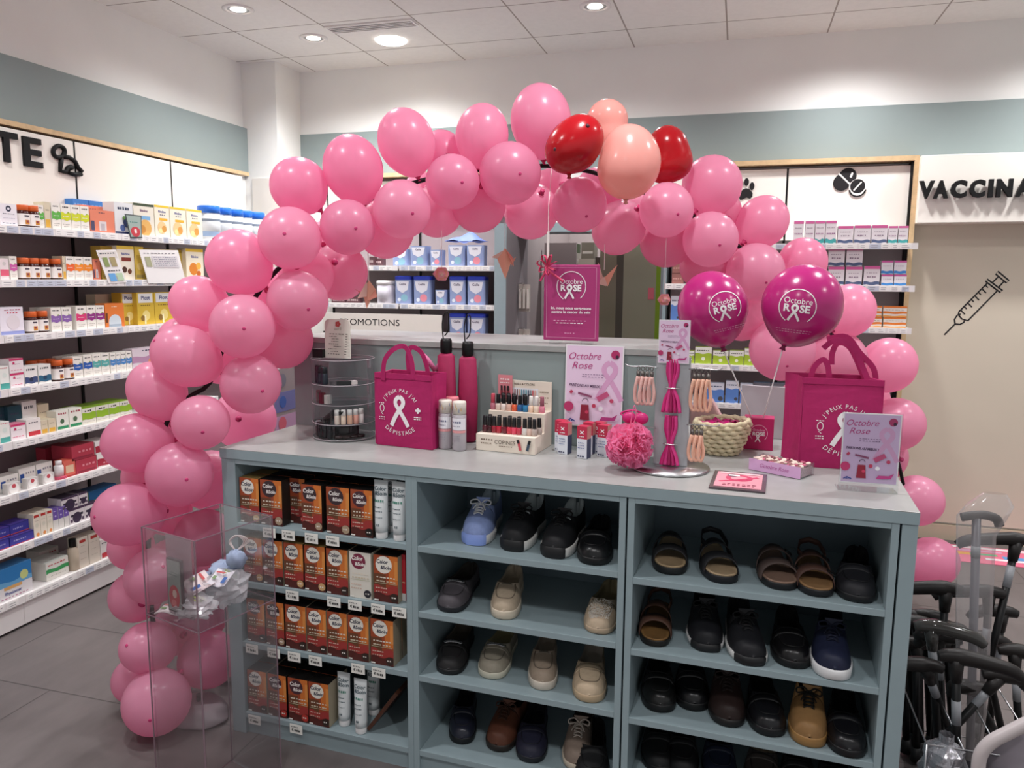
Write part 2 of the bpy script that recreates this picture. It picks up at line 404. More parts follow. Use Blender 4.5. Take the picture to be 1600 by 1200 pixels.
solid_text('letter', 'E', .135, .018, BLKM, t, (yE0+yE1)/2, 2.064, yE1-yE0)
t = thing('wall_icon', 'raised black outline of a crawling baby beside the letters', 'sign', (0, 0, 0))
def P3(q, X=XS+.012): return onplane(q[0], q[1], (1, 0, 0), X)
b = MB().m(BLKM).smooth()
b.tube([P3((92+9*math.cos(a), 237+9*math.sin(a))) for a in [2*PI*i/20 for i in range(20)]], .011, 8, closed=True)
b.tube([P3(q) for q in [(98,245),(108,246),(117,252),(122,262),(128,268),(127,272),(116,273),(107,270),(108,264),(114,261)]], .011, 8)
b.tube([P3(q) for q in [(96,247),(95,258),(94,267),(103,269),(106,262),(112,260)]], .011, 8)
b.build('outline', t)
t = thing('wall_sign', 'raised black word VACCINATION on the white fascia, cut by the frame edge', 'sign', (0, 4.915, 0))
for ch, c_, wd in [('V',1447,24),('A',1469.5,23),('C',1497,25),('C',1526,24),('I',1547,7),('N',1568.5,25),('A',1599,26),('T',1627,22),('I',1645,7),('O',1668,29),('N',1700,25)]:
    x0, x1 = x_at(c_-wd/2, 4.915, 2.07), x_at(c_+wd/2, 4.915, 2.07)
    solid_text('letter', ch, .098, .022, BLKM, t, (x0+x1)/2, 2.02, x1-x0, bold=.05)
BI = ink('#161316')
def PX(q, Y):
    p = onplane(q[0], q[1], (0, 1, 0), Y); return (p.x, p.z)
A = Art(); yw = YB-.0205
qq = lambda a, b: PX((1360+a/3.3333, 220+b/3.3333), yw)
for pts, cl in [([(385,1010),(441,954)],0), ([(441,954),(438,930),(452,908),(470,902)],0), ([(441,954),(466,956),(486,946),(492,930)],0), ([(461,890),(608,742),(660,782),(508,936),(476,928),(458,905)],1),
            ([(608,720),(600,732),(676,790),(688,780)],1), ([(636,738),(664,710)],0), ([(668,762),(694,734)],0), ([(664,680),(652,694),(708,740),(722,728)],1)]:
    A.stroke([qq(*p) for p in pts], .0085, BI, bool(cl))
for k in range(8):
    f = k/8+.06; a = (461+(608-461)*f, 890+(742-890)*f); ln = 30 if k % 2 == 0 else 18
    A.stroke([qq(*a), qq(a[0]+ln*.75, a[1]+ln*.75)], .007, BI)
b = MB(); A.bake(b, lambda x, z, l: (x, yw-.0006-l*.00002, z)); tag(b.build('wall_decal'), 'black outline drawing of a syringe on the beige wall', 'decal')
A = Art(); yp = 5.02
c = PX((1165.5, 303), yp); A.poly([(c[0]+dx*.0043, c[1]-dy*.0043) for dx, dy in [(-9,5),(-9,0),(-5,-6),(0,-8),(5,-6),(9,-1),(9,4),(6,7),(1,5),(-5,8),(-8,8)]], BI)
for px, py in [(1151,294),(1157,286),(1166.5,284.5),(1175,291)]: c = PX((px, py), yp); A.disc(c[0], c[1], .014, BI, ry=.024)
b = MB(); A.bake(b, lambda x, z, l: (x, yp-.0016-l*.00003, z)); tag(b.build('panel_icon'), 'black paw print icon on the white header panel', 'sign')
A = Art(); WP = ink('#eae6e0')
def capsule(A, c0, c1, r, M):
    d = Vector(c1)-Vector(c0); a = math.atan2(d.y, d.x); P = []
    for k in range(13): th = a+PI/2+PI*k/12; P.append((c0[0]+r*math.cos(th), c0[1]+r*math.sin(th)))
    for k in range(13): th = a-PI/2+PI*k/12; P.append((c1[0]+r*math.cos(th), c1[1]+r*math.sin(th)))
    A.poly(P, M)
c0, c1 = PX((1315, 285.5), yp), PX((1325, 275), yp); capsule(A, c0, c1, .047, BI)
mid = ((c0[0]+c1[0])/2, (c0[1]+c1[1])/2); A.stroke([(mid[0]-.037, mid[1]+.036), (mid[0]+.037, mid[1]-.036)], .009, WP)
capsule(A, (c1[0]+.016, c1[1]-.004), (c1[0]+.022, c1[1]+.014), .006, WP)
c = PX((1340, 291), yp); A.disc(c[0], c[1]-.006, .048, WP); A.disc(c[0], c[1], .041, BI); A.stroke([(c[0]-.02, c[1]-.024), (c[0]+.02, c[1]+.024)], .008, WP)
A.ring(c[0], c[1]-.014, .044, .009, BI, PI*1.05, PI*1.95)
b = MB(); A.bake(b, lambda x, z, l: (x, yp-.0016-l*.00003, z)); tag(b.build('panel_icon'), 'black capsule and tablet icon on the white header panel', 'sign')

# ------------------------------------------------------------------ wall shelving
SH = [1.765, 1.537, 1.302, 1.072, 0.842, 0.612, 0.380, 0.148]
TAGW, TAGB = ink('#f1efec'), ink('#c3c9d6')
def bay(name, label, at, rz, wd, depth, shelves, header=None, base=True, back=BACKP, z0=.1, ztop=2.235, hy=-.06, ext=0.0):
    t = thing(name, label, 'wall shelving', at, rz, None)
    MB().m(back).box(0, wd, -.006, 0, z0, ztop).build('back_panel', t)
    if header: MB().m(WHITE2).box(.006, wd-.006, hy, hy+.012, header, ztop-.012).build('header_panel', t, bev=.001)
    for x in (0,):
        b = MB().m(BLKM).box(x-.005, x+.005, hy+.002, hy+.016, header or z0, ztop-.01); b.box(x-.007, x+.007, -.014, -.006, z0, header or z0+.1); b.build('upright', t)
    for i, z in enumerate(shelves):
        d = depth+(ext if z < .2 else 0)
        s = MB().m(SHELFW).box(.001, wd-.001, -d, -.008, z-.018, z).build('shelf', t)
        b = MB().m(SHELFW).box(.001, wd-.001, -d-.008, -d, z-.032, z+.002); x = .01
        while x < wd-.05:
            l = random.uniform(.035, .06); M = random.choice([TAGW, TAGW, TAGB]); b.m(M).box(x, x+l, -d-.0092, -d-.008, z-.029, z-.002)
            b.m(ink('#8a8a92'))
            for q in range(2): b.box(x+l*.15, x+l*random.uniform(.5, .85), -d-.0096, -d-.0092, z-.012-q*.01, z-.010-q*.01)
            x += l+random.choice([.001, .001, .012])
        b.build('price_strip', s)
    if base:
        MB().m(SHELFW).box(.001, wd-.001, -depth-ext+.006, -.01, .012, .128).build('plinth', t)
    return t
LB = -3.30
names = ['nearest', 'second', 'third', 'fourth']
for k, y in enumerate([1.83, 2.52, 3.21, 3.90]):
    if k < 3: bay('wall_shelving', ['white pharmacy shelving bay on the left wall, nearest the camera', 'white shelving bay under the letters TE on the left wall', 'white shelving bay behind the arch, holding the cereal boxes'][k], (LB, y, 0), PI/2, .69, .31, SH if k < 2 else SH[:5], header=1.80, base=(k < 2))
    else: bay('wall_shelving', 'last shelving bay of the left wall beside the column, with the blue-lidded tins', (LB, y, 0), PI/2, .69, .27, [1.775, 1.537, 1.302, 1.072], header=1.80, base=False)
bay('wall_shelving', 'white shelving bay with the paw icon, back wall', (-.43, 5.085, 0), 0, .68, .36, [1.765, 1.533, 1.300, 1.058, .828, .59, .35], header=1.80)
bay('wall_shelving', 'white shelving bay with the pill icon, back wall', (.25, 5.085, 0), 0, .68, .36, [1.765, 1.533, 1.300, 1.058, .828, .59, .35], header=1.80)
MB().m(BLKM).box(.918, .930, 5.0, 5.08, .1, 2.24).build('shelf_upright')
tag(bpy.data.objects['shelf_upright'], 'black slotted upright beside the oak post, right end of the shelving', 'shelf upright')
bay('wall_shelving', 'white shelving with milk tins, back wall beside the passage', (-2.16, 5.085, 0), 0, .68, .36, [1.635, 1.385, 1.145, .90], header=2.0)
bay('wall_shelving', 'white shelving mostly hidden behind the arch, back wall', (-2.85, 5.085, 0), 0, .68, .36, [1.635, 1.385, 1.145, .90], header=2.0)

# passage with blue-grey frame
b = MB().m(GREY); b.box(NX0-.075, NX0, 4.70, 4.715, 0, 1.90); b.m(mat('jamb_inner_shaded', '#6f676a', .7)).box(NX0-.075, NX0, 4.715, YB+.12, 0, 1.90); b.m(GREY); b.box(NX0, NX1, 4.95, YB+.12, 1.86, 1.92); b.box(NX1, NX1+.02, 4.95, YB+.12, 0, 1.92)  # inner jamb colour darkened to paint in the shade on that face
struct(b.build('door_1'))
MAUVE = mat('mauve_grey_wall', '#8f8484', 0.7, var=0.02, scale=3); OLIVE = mat('olive_grey_gloss', '#7d7a66', 0.18); OLIVE2 = mat('olive_grey_light', '#96947f', 0.2)
b = MB().m(MAUVE); b.box(-1.9, X1, YB+1.5, YB+1.6, 0, HC); struct(b.build('wall_passage'))
b = MB().m(MAUVE); b.box(NX0-.08, NX0-.0, YB+.12, YB+1.5, 0, HC); struct(b.build('wall_passage_side'))
# pale stripes of the door beside the passage
yd = YB+.35
for nm, px0, px1, M, lb in [('door_panel', 936, 962, OLIVE, 'olive grey glossy door panel, left one in the passage'), ('door_panel', 962, 973, mat('olive_dark', '#4e4b40', .3), 'dark narrow gap panel between the olive door panels'), ('door_panel', 973, 1024, OLIVE2, 'pale olive glossy door panel, right one in the passage'),
        ('door_panel', 1024, 1031, mat('lime_edge', '#7b9a1c', .4), 'narrow lime green door edge in the passage'), ('door_panel', 1031, 1044, mat('pale_grey_post', '#9a9ea6', .4), 'pale grey post between the lime edge and the back shelving')]:
    x0, x1 = x_at(px0, yd, 1.4), x_at(px1, yd, 1.4); tag(MB().m(M).box(x0, x1, yd, yd+.03, 0, 1.95).build(nm), lb, 'door panel')

# ------------------------------------------------------------------ counter: three cabinets, worktop, tall desk
RZ = -CA
def cab(label, s0, s1, z1, shelves, stL, stR, tags, plin, depth=.42):
    t = thing('shelf_cabinet', label, 'cabinet', W(s0, 0), RZ); wd = s1-s0
    MB().m(GREY).box(0, stL, 0, depth, 0, z1).build('side_panel', t, bev=.0015)
    MB().m(GREY).box(wd-stR, wd, 0, depth, 0, z1).build('side_panel', t, bev=.0015)
    MB().m(GREY_SHADED).box(stL, wd-stR, depth-.012, depth, plin, z1).build('back_panel', t)
    MB().m(GREY).box(stL, wd-stR, 0, depth-.012, .951, z1).build('top_rail', t, bev=.001)
    MB().m(GREY).box(stL, wd-stR, .012, .03, 0, plin-.018).build('plinth', t)
    for z in shelves+[plin]:
        MB().m(GREY).box(stL, wd-stR, .001, depth-.012, z-.019, z).build('shelf', t, bev=.001)
    for px, z in tags:
        s, _, _ = CT(px, 600, 0); lo = C0+CU*0
        # column px at that height
        k = (px-800)/FPX; q = RGT-FWD*k; P0 = W(0, 0, z-.012)-CAM; ss = -(P0.dot(q))/(CU.dot(q)); x = ss-s0
        b = MB().m(ink('#ece9e2')).box(x-.024, x+.024, -.0025, -.001, z-.036, z-.004)
        A = Art(); A.text('€', x-.013, z-.024, .009, ink('#333333'), .02); A.squig(x-.006, x+.018, z-.024, .008, ink('#333333'), 4); A.squig(x-.018, x+.012, z-.011, .004, ink('#777777'), 5)
        A.bake(b, front(0, -.0025, 0)); b.build('price_tag', t)
    return t
cab('left blue-grey open cabinet holding the hair colour boxes', 0, .690, .967, [.751, .548, .335], .053, .020, [(421,.751),(451,.751),(487,.751),(520,.751),(457,.548),(522,.548),(555,.548),(591,.548),(624,.548),(394,.335),(428,.335),(460,.335),(493,.335),(560,.335),(592,.335),(398,.078),(463,.078)], .078)
cab('middle blue-grey open cabinet with light and dark loafers and trainers', .690, 1.343, .967, [.750, .540, .330], .019, .019, [], .078)
cab('right blue-grey open cabinet with sandals and dark shoes', 1.348, 2.022, .967, [.739, .529, .322], .019, .018, [], .100)
tag(MB().m(GREY).box(0, .036, 0, .95, 0, .967).build('end_panel', at=W(2.027, 0), rz=RZ, bev=.0015), 'plain blue-grey end panel closing the right side of the counter', 'panel')
b = MB().m(GREY).box(-.003, 2.064, -.004, .955, .9675, .998); b.m(TOPG).box(-.003, 2.064, -.004, .955, .998, 1.0005)
tag(b.build('worktop', at=W(0, 0), rz=RZ, bev=.001), 'long grey worktop over the three shelf cabinets', 'worktop')
b = MB().m(GREY_SHADED).box(.02, 2.0, .90, .93, 0, .967)
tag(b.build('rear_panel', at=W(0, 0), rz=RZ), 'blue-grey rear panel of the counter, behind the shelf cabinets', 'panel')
b = MB().m(TEAL).box(-.005, 1.36, .433, .448, 1.001, 1.315); b.box(1.345, 1.36, .448, .86, 1.001, 1.315); b.box(-.005, .01, .448, .86, 1.001, 1.315)
t = thing('raised_desk', 'raised sage-grey desk front standing on the back of the worktop', 'desk', W(0, 0), RZ)
b.build('front_panel', t); MB().m(TOPG).box(-.012, 1.366, .427, .87, 1.316, 1.337).build('desk_top', t, bev=.002)

# ------------------------------------------------------------------ printed boxes
def wave(A, w, h, y0, y1, M):
    n = 10; A.poly([(-w/2+w*i/n, h*y0+h*.025*math.sin(i*.9)) for i in range(n+1)]+[(-w/2+w*i/n, h*y1+h*.03*math.sin(i*.9+.6)) for i in range(n, -1, -1)], M)
KIND = {}
def kdef(k, base, ops, top=None, side=None): KIND[k] = (base, ops, top, side)
DK = '#2b2a33'
def vit(k, c, base='#ece8df', leaf='#7fa03a', w2=None): kdef(k, base, [('q', .18, .82, .88, .055, DK, 4), ('w', .38, .66, c), ('d', .72, .68, .07, leaf), ('q', .2, .8, .52, .03, '#f0ece8', 5), ('q', .15, .85, .22, .02, '#9a968e', 6), ('q', .2, .7, .14, .02, '#9a968e', 5)])
vit('vit_green', '#5fb04a'); vit('vit_lime', '#cfd62c'); vit('vit_orange', '#ee8a24'); vit('vit_red_orange', '#e8652c'); vit('vit_purple', '#8a62a8'); vit('vit_magenta', '#8d2c7c'); vit('vit_pink', '#d63a74')
vit('vit_blue', '#2d5aa8'); vit('vit_teal', '#5aa7a4'); vit('vit_sky', '#4b83bf'); vit('vit_fuchsia', '#c95aa0')
kdef('green_wave', '#dfdccf', [('w', .3, .72, '#8fb52e'), ('q', .2, .75, .84, .1, DK, 3), ('q', .1, .9, .15, .03, '#b0ac9f', 8)], top='#86a82e')
kdef('white_logo', '#eae6ea', [('d', .5, .78, .16, '#2b2d44'), ('d', .5, .78, .07, '#e8e4ea'), ('q', .15, .85, .55, .03, DK, 7), ('q', .15, .85, .35, .02, '#a8a4b4', 8), ('q', .1, .9, .12, .03, '#55607a', 4)])
kdef('salmon', '#e08468', [('r', .35, .08, .65, .5, '#d9cfcf'), ('r', .42, .08, .58, .4, '#b8b0b4'), ('q', .35, .65, .88, .04, '#5a4450', 3), ('r', .02, .08, .16, .5, '#4a4a66')], top='#e79a86')
kdef('navy_white', '#dfe1e2', [('q', .18, .85, .82, .09, '#22304f', 5), ('d', .65, .38, .2, '#3a4670'), ('d', .4, .2, .14, '#566aa0'), ('r', 0, 0, 1, .08, '#23305c'), ('d', .5, .52, .08, '#6f9a50')], top='#cfd2d4')
kdef('cereal_yellow', '#eee6d2', [('r', 0, .93, 1, 1, '#e8c43a'), ('t', 'Blédine', .5, .8, .075, '#3a4a90', .02), ('q', .35, .75, .7, .03, '#5a5a70', 3), ('r', .3, .52, .85, .6, '#f0b43a'), ('d', .45, .3, .3, '#e8c890'), ('d', .6, .26, .16, '#d99a4a'), ('d', .35, .2, .12, '#f2e2a0')], top='#e6c23a')
kdef('cereal_green', '#e6e0d0', [('r', 0, .92, 1, 1, '#44503a'), ('t', 'Blédine', .5, .78, .075, '#6a3a6a', .02), ('r', .3, .5, .8, .62, '#7fb0d8'), ('d', .55, .25, .3, '#dfae62'), ('d', .4, .2, .15, '#c98a3c')], top='#4a5640')
kdef('cereal_cocoa', '#e4dccb', [('r', 0, .9, 1, 1, '#cfae3c'), ('t', 'Blédine', .5, .76, .075, '#3a4a90', .02), ('r', .25, .55, .8, .66, '#7a2a1e'), ('d', .4, .3, .14, '#4a2a1c'), ('d', .7, .25, .12, '#6a3a24')], top='#b89a2e')
kdef('cereal_gold', '#c9ac4a', [('r', 0, .9, 1, 1, '#b89a2e'), ('d', .5, .4, .3, '#d9c27a'), ('r', .1, .05, .9, .15, '#9c8a50')], top='#a88a28')
kdef('cereal_orange', '#e9dfc6', [('r', 0, .9, 1, 1, '#d6ae32'), ('t', 'Blédine', .5, .74, .075, '#3a4a90', .02), ('d', .4, .35, .24, '#d9822c'), ('d', .7, .45, .14, '#e8b24a'), ('d', .7, .2, .12, '#c96a24')], top='#c29a2c')
kdef('picot', '#cfae3a', [('r', .08, .68, .92, .97, '#dcdcd8'), ('t', 'Picot', .5, .83, .12, '#1f2c68', .03), ('q', .2, .8, .6, .03, '#5a4a20', 5), ('d', .5, .28, .22, '#e2cf80'), ('d', .3, .2, .12, '#8a6a2a'), ('r', .4, .02, .48, .3, '#efe6c0')], top='#8a8478')
kdef('blue_plain', '#3f7cc4', [('q', .1, .9, .85, .05, '#8ab4e0', 5)], top='#3a72b8')
kdef('pink_box', '#ece2e4', [('r', 0, .86, 1, 1, '#c8386a'), ('q', .2, .8, .62, .03, '#8a5a6a', 4), ('d', .3, .7, .08, '#c8386a'), ('q', .1, .9, .2, .05, '#e07a96', 4)], top='#d8869c')
kdef('pink_pump', '#e8dcdc', [('r', 0, .18, 1, .48, '#e0607c'), ('d', .5, .75, .2, '#cfcac6')])
kdef('lilac_box', '#e9e4ec', [('q', .2, .9, .9, .04, '#a04a60', 6), ('q', .3, .8, .8, .05, '#c83a50', 4), ('d', .55, .45, .28, '#e0d8dc'), ('r', 0, 0, 1, .13, '#8f98cc')], top='#dcd8e0')
kdef('lilac_wide', '#d9ccd4', [('q', .4, .9, .88, .06, '#3a3a55', 4), ('w', .3, .6, '#b48aa8'), ('d', .75, .3, .12, '#d98a5a')])
kdef('orange_box', '#dd7a34', [('d', .5, .18, .34, '#c9d4da'), ('r', .16, 0, .84, .12, '#9aa8b4'), ('q', .35, .65, .86, .05, '#f0d0b0', 3), ('r', .02, .2, .12, .6, '#6a3a20')], top='#c9682a')
kdef('navy_badge', '#e6e4e0', [('q', .15, .85, .82, .09, '#33363e', 5), ('w', .1, .42, '#3b4a72'), ('d', .5, .3, .15, '#232c48')])
kdef('teal_badge', '#e6e4e0', [('q', .15, .85, .82, .09, '#33363e', 5), ('w', .1, .42, '#2f5f7c'), ('d', .5, .3, .15, '#1f3c58')])
kdef('teal_white', '#e8eae4', [('r', 0, 0, 1, .25, '#4fa39a'), ('d', .5, .6, .25, '#d9e4dc'), ('q', .1, .9, .92, .04, '#c84a5a', 4)])
kdef('dark_teal', '#1d4350', [('d', .75, .3, .12, '#2a8a8a'), ('q', .2, .8, .75, .06, '#3a3f55', 4)], top='#1a3540')
kdef('red_white', '#ece6e2', [('q', .15, .85, .8, .06, '#55505a', 4), ('r', .1, .05, .95, .3, '#c83a44')])
kdef('cream_gold', '#d6cab0', [('r', .1, .05, .9, .35, '#d9a840'), ('q', .2, .8, .7, .04, '#8a8070', 4)])
kdef('green_text', '#e9e7dc', [('q', .15, .9, .85, .1, '#a8505a', 4), ('d', .45, .45, .17, '#4c6a4c'), ('r', .05, .05, .95, .2, '#2f8a5c')])
kdef('blue_tag', '#e2ded8', [('r', .05, .25, .3, .7, '#2a4c92'), ('q', .4, .95, .7, .12, '#8a8690', 4), ('q', .4, .9, .4, .08, '#b8b4a8', 4)])
kdef('dome_pack', '#d4d0cc', [('d', .5, .45, .4, '#f0eeea'), ('d', .5, .7, .16, '#c8505a')])
kdef('red_pack', '#b23a4c', [('r', .05, .05, .95, .2, '#8c2a3c'), ('q', .3, .95, .55, .16, '#d98a94', 4)], top='#8a2c38')
kdef('orange_pack', '#d8695a', [('r', .15, .25, .85, .7, '#e2c0a0'), ('r', 0, 0, 1, .1, '#b23a3a')], top='#c85a4a')
kdef('red_on_white', '#e9e4e0', [('w', .1, .62, '#a82c40'), ('q', .3, .9, .3, .1, '#e0a0a8', 4)])
kdef('violet_long', '#3c3a96', [('r', 0, 0, 1, .08, '#c8505a'), ('r', 0, .9, 1, 1, '#332f7c'), ('q', .15, .7, .5, .16, '#9a98cf', 6)], top='#4a3a90')
kdef('cream_red', '#e4dccb', [('r', .12, .84, .88, .95, '#b8342e'), ('d', .5, .5, .3, '#d6d2c0'), ('d', .55, .1, .25, '#d98a4a'), ('q', .2, .8, .7, .02, '#9a8a7a', 5)], top='#d9cfbc')
kdef('violet_top', '#dcdad4', [('r', 0, .48, 1, 1, '#6d55a6'), ('d', .5, .65, .16, '#c4b8e0'), ('q', .2, .8, .88, .04, '#d0c8e8', 4)], top='#5a4690')
kdef('dark_wide', '#dcd6d8', [('r', 0, .86, 1, 1, '#4a3550'), ('d', .5, .35, .3, '#3a2c44'), ('r', .1, .45, .3, .6, '#2e2838'), ('r', .7, .45, .9, .6, '#2e2838'), ('r', .05, .1, .2, .3, '#5a4a60'), ('r', .8, .1, .95, .3, '#5a4a60')], top='#3a2f40')
kdef('lime_blue', '#9cba34', [('r', 0, .6, 1, 1, '#1c5a8c'), ('q', .1, .9, .3, .08, '#dfe6c0', 5)], top='#22507a')
kdef('sky_big', '#e2dfe0', [('r', 0, .5, 1, 1, '#2f7ab8'), ('w', .4, .56, '#6aa8d2'), ('d', .78, .62, .12, '#c9d48a'), ('r', .2, .32, .7, .42, '#d8a868'), ('t', 'Physiomer', .45, .2, .1, '#27408c', .02), ('q', .1, .9, .07, .03, '#b06a8a', 8)], top='#3a7ab0')
kdef('green_block', '#e3e1d8', [('q', .1, .9, .82, .07, '#b8444c', 6), ('w', .38, .6, '#3f9a5a'), ('q', .1, .9, .2, .03, '#a8a49a', 8)], top='#cfd4cc')
kdef('tall_cream', '#d9cfc0', [('r', .2, .83, .8, .93, '#b03a34'), ('q', .2, .8, .72, .01, '#8a7f70', 5), ('q', .2, .8, .5, .01, '#8a7f70', 5), ('q', .2, .8, .3, .01, '#8a7f70', 5)])
kdef('pinktop_teal', '#e4dde0', [('r', 0, .88, 1, 1, '#d868a2'), ('q', .15, .85, .7, .03, '#8a7a88', 5), ('q', .1, .9, .45, .05, '#9a6a90', 5), ('w', .02, .2, '#3f9a9a')], top='#d07aa6')
kdef('pinktop_rose', '#e4dde0', [('r', 0, .88, 1, 1, '#d868a2'), ('q', .15, .85, .7, .03, '#8a7a88', 5), ('q', .1, .9, .45, .05, '#9a6a90', 5), ('d', .75, .14, .12, '#d88a98')], top='#d07aa6')
kdef('pinktop_navy', '#e2dcdf', [('r', 0, .85, 1, 1, '#d05e98'), ('q', .15, .85, .65, .03, '#8a7a88', 5), ('q', .2, .8, .45, .06, '#7a6078', 4), ('w', .04, .2, '#4a5878')], top='#d07aa6')
kdef('pinktop_blue', '#e2dfe4', [('r', 0, .85, 1, 1, '#c8589a'), ('q', .15, .85, .6, .04, '#8a7a88', 5), ('w', .04, .24, '#3d82c4')], top='#c070a0')
kdef('orange_white', '#e8e0d4', [('r', 0, .84, 1, 1, '#dd7a34'), ('w', .3, .5, '#e07a2c'), ('q', .1, .9, .66, .06, '#9a8a7a', 6), ('w', 0, .12, '#eaa04a')], top='#d07230')
kdef('lime_white', '#e6e6dc', [('w', 0, .62, '#a4bf36'), ('q', .1, .9, .8, .06, '#6a6a60', 6), ('d', .5, .3, .12, '#e8ecd0')], top='#9ab03a')
kdef('pet_blue', '#d9dde6', [('w', 0, .66, '#5d86c8'), ('q', .1, .9, .84, .06, '#55607a', 5), ('d', .82, .2, .14, '#4a4a50')], top='#b4bccc')
kdef('pet_grey', '#8d8a92', [('r', 0, .9, 1, 1, '#6a6a72'), ('d', .5, .28, .2, '#e4e0dc'), ('d', .5, .55, .13, '#2c2a2e'), ('d', .42, .12, .1, '#2c2a2e')], top='#5a6a80')
kdef('maroon', '#9c6a62', [('r', 0, .48, 1, .52, '#6a4038'), ('q', .1, .9, .75, .08, '#c89a90', 4), ('q', .1, .9, .25, .08, '#c89a90', 4)])
kdef('mini_dark', '#5a3a40', [('q', .1, .9, .5, .3, '#c8b0b0', 6)])
CSO = '#a84a2a'
def colsoin(k, band, circ, tcol, lab, white=False, top='#14100f'):
    base = '#dcd6cb' if white else '#52201a'
    ops = [] if white else [('r', .0, .32, 1, 1, '#9c4526'), ('r', .62, .4, 1, 1, '#cc7030'), ('r', .86, .5, 1, .9, '#d88a44'), ('r', 0, .3, .5, .6, '#6a3f28'), ('w', .18, .34, '#9c3430')]
    ops += [('d', .42, .80, .34, circ), ('t', 'Color', .36, .86, .085, tcol, .035), ('t', '&Soin', .5, .74, .075, tcol, .035), ('q', .12, .95, .53, .03, '#e0d4c4', 6), ('q', .12, .95, .45, .03, '#cfc0a8', 6), ('r', .05, .4, .95, .41, '#b8b898'),
            ('q', .08, .6, .3, .025, '#d8b8a8', 5), ('q', .08, .6, .22, .025, '#c8a898', 5), ('d', .84, .12, .17, band), ('q', .74, .94, .12, .03, '#e8e0d8', 2), ('r', .02, .02, .2, .05, '#ece8e0')]
    kdef(k, base, ops, top=top, side='#2a1f1a' if not white else '#cfc6b4')
colsoin('cs_classic', '#33241e', '#e8e2d8', '#1f2440', ''); colsoin('cs_blond', '#c8a070', '#e8e2d8', '#1f2440', '', top='#8a7040'); colsoin('cs_dark', '#a89078', '#3c2c30', '#e8e0dc', ''); colsoin('cs_red', '#b0342c', '#4a2c34', '#e8e0dc', ''); colsoin('cs_black', '#17120f', '#4a2c34', '#e8e0dc', '')
colsoin('cs_white', '#2a2a30', '#7c2c44', '#ece6e0', '', white=True, top='#1a1418')
KIND['cs_classic'] = (*KIND['cs_classic'][:3], '#a89c86')
kdef('cs_scarlet', '#c82c38', [('r', 0, 0, 1, .16, '#e0dcd8'), ('q', .2, .9, .4, .03, '#e8c8a0', 3)], top='#8a1c24')
_PM = {}
def pack(kind, w, d, h):
    key = (kind, round(w, 3), round(d, 3), round(h, 3))
    if key in _PM: return _PM[key]
    base, ops, top, side = KIND[kind]; mb = MB(); B = ink(base)
    v = [(-w/2,0,0),(w/2,0,0),(w/2,d,0),(-w/2,d,0),(-w/2,0,h),(w/2,0,h),(w/2,d,h),(-w/2,d,h)]
    mb.m(B).add(v, [(0,3,2,1),(0,1,5,4),(2,3,7,6)]); mb.m(ink(side) if side else B).add(v, [(1,2,6,5),(3,0,4,7)]); mb.m(ink(top) if top else B).add(v, [(4,5,6,7)])
    A = Art(); X = lambda u: (u-.5)*w
    for o in ops:
        k = o[0]
        if k == 'r': A.rect(X(o[1]), o[2]*h, X(o[3]), o[4]*h, ink(o[5]))
        elif k == 'd': A.disc(X(o[1]), o[2]*h, o[3]*w, ink(o[4]), 16)
        elif k == 't': A.text(o[1], X(o[2]), o[3]*h, o[4]*h, ink(o[5]), o[6], wid=min(.82*w, len(o[1])*.62*o[4]*h) if len(o[1]) > 2 else None, ang=.0)
        elif k == 'w': wave(A, w, h, o[1], o[2], ink(o[3]))
        elif k == 'q': A.squig(X(o[1]), X(o[2]), o[3]*h, o[4]*h, ink(o[5]), o[6])
    A.bake(mb, front(e=.00006))
    me = mb.mesh('pack_'+kind); _PM[key] = me; return me

# items along a shelf: 'L' left wall (fronts face +X), 'B' back wall (fronts face -Y), 'C' counter cabinet
DESC = {}
CNT = {}
REAR = []; POS = {}
def place(kind, nm, desc, cat, frame, px0, px1, z, h, d, where, setback=.012, lift=0.0, group=None, behind=0, rot=0.0):
    zz = z+lift
    if frame == 'L':
        X = LB+.31-.0 - setback; a, b_ = y_at(px0, X, zz+h/2), y_at(px1, X, zz+h/2); wd = abs(b_-a)-.001; at = Vector((X, (a+b_)/2, zz)); rz = PI/2; back = Vector((-1, 0, 0))
    elif frame == 'L4':
        X = -3.05-setback; a, b_ = y_at(px0, X, zz+h/2), y_at(px1, X, zz+h/2); wd = abs(b_-a)-.001; at = Vector((X, (a+b_)/2, zz)); rz = PI/2; back = Vector((-1, 0, 0))
    elif frame == 'B':
        Y = 5.085-.36+setback; a, b_ = x_at(px0, Y, zz+h/2), x_at(px1, Y, zz+h/2); wd = abs(b_-a)-.001; at = Vector(((a+b_)/2, Y, zz)); rz = 0; back = Vector((0, 1, 0))
    else:
        def sat(px):
            q = RGT-FWD*((px-800)/FPX); P0 = W(0, setback, zz+h/2)-CAM; return -(P0.dot(q))/(CU.dot(q))
        a, b_ = sat(px0), sat(px1); wd = abs(b_-a)-.001; at = W((a+b_)/2, setback, zz); rz = RZ; back = CV
    wd = round(max(wd, .012)/.002)*.002
    me = pack(kind, wd, d, h); key = (desc, where); CNT[key] = CNT.get(key, 0)+1; n = CNT[key]
    DESC.setdefault(key, []).append(None); POS.setdefault(where, [])
    o = link(nm, me, None, at+Vector((0, 0, .0006)), rz+rot); DESC[key][-1] = o
    POS[where].append((px0, lift > 0, o)); tag(o, '', cat, group or (desc+' on '+where))
    o['label'] = (desc, where, n)[0]; o['_k'] = n
    for q in range(behind):
        o2 = o.copy(); COL.objects.link(o2); o2.location = o.location+back*((d+.003)*(q+1)); o2['group'] = 'boxes of the rear rows on '+where; REAR.append((o2, o, q, where))
        if '_k' in o2: del o2['_k']
    return o
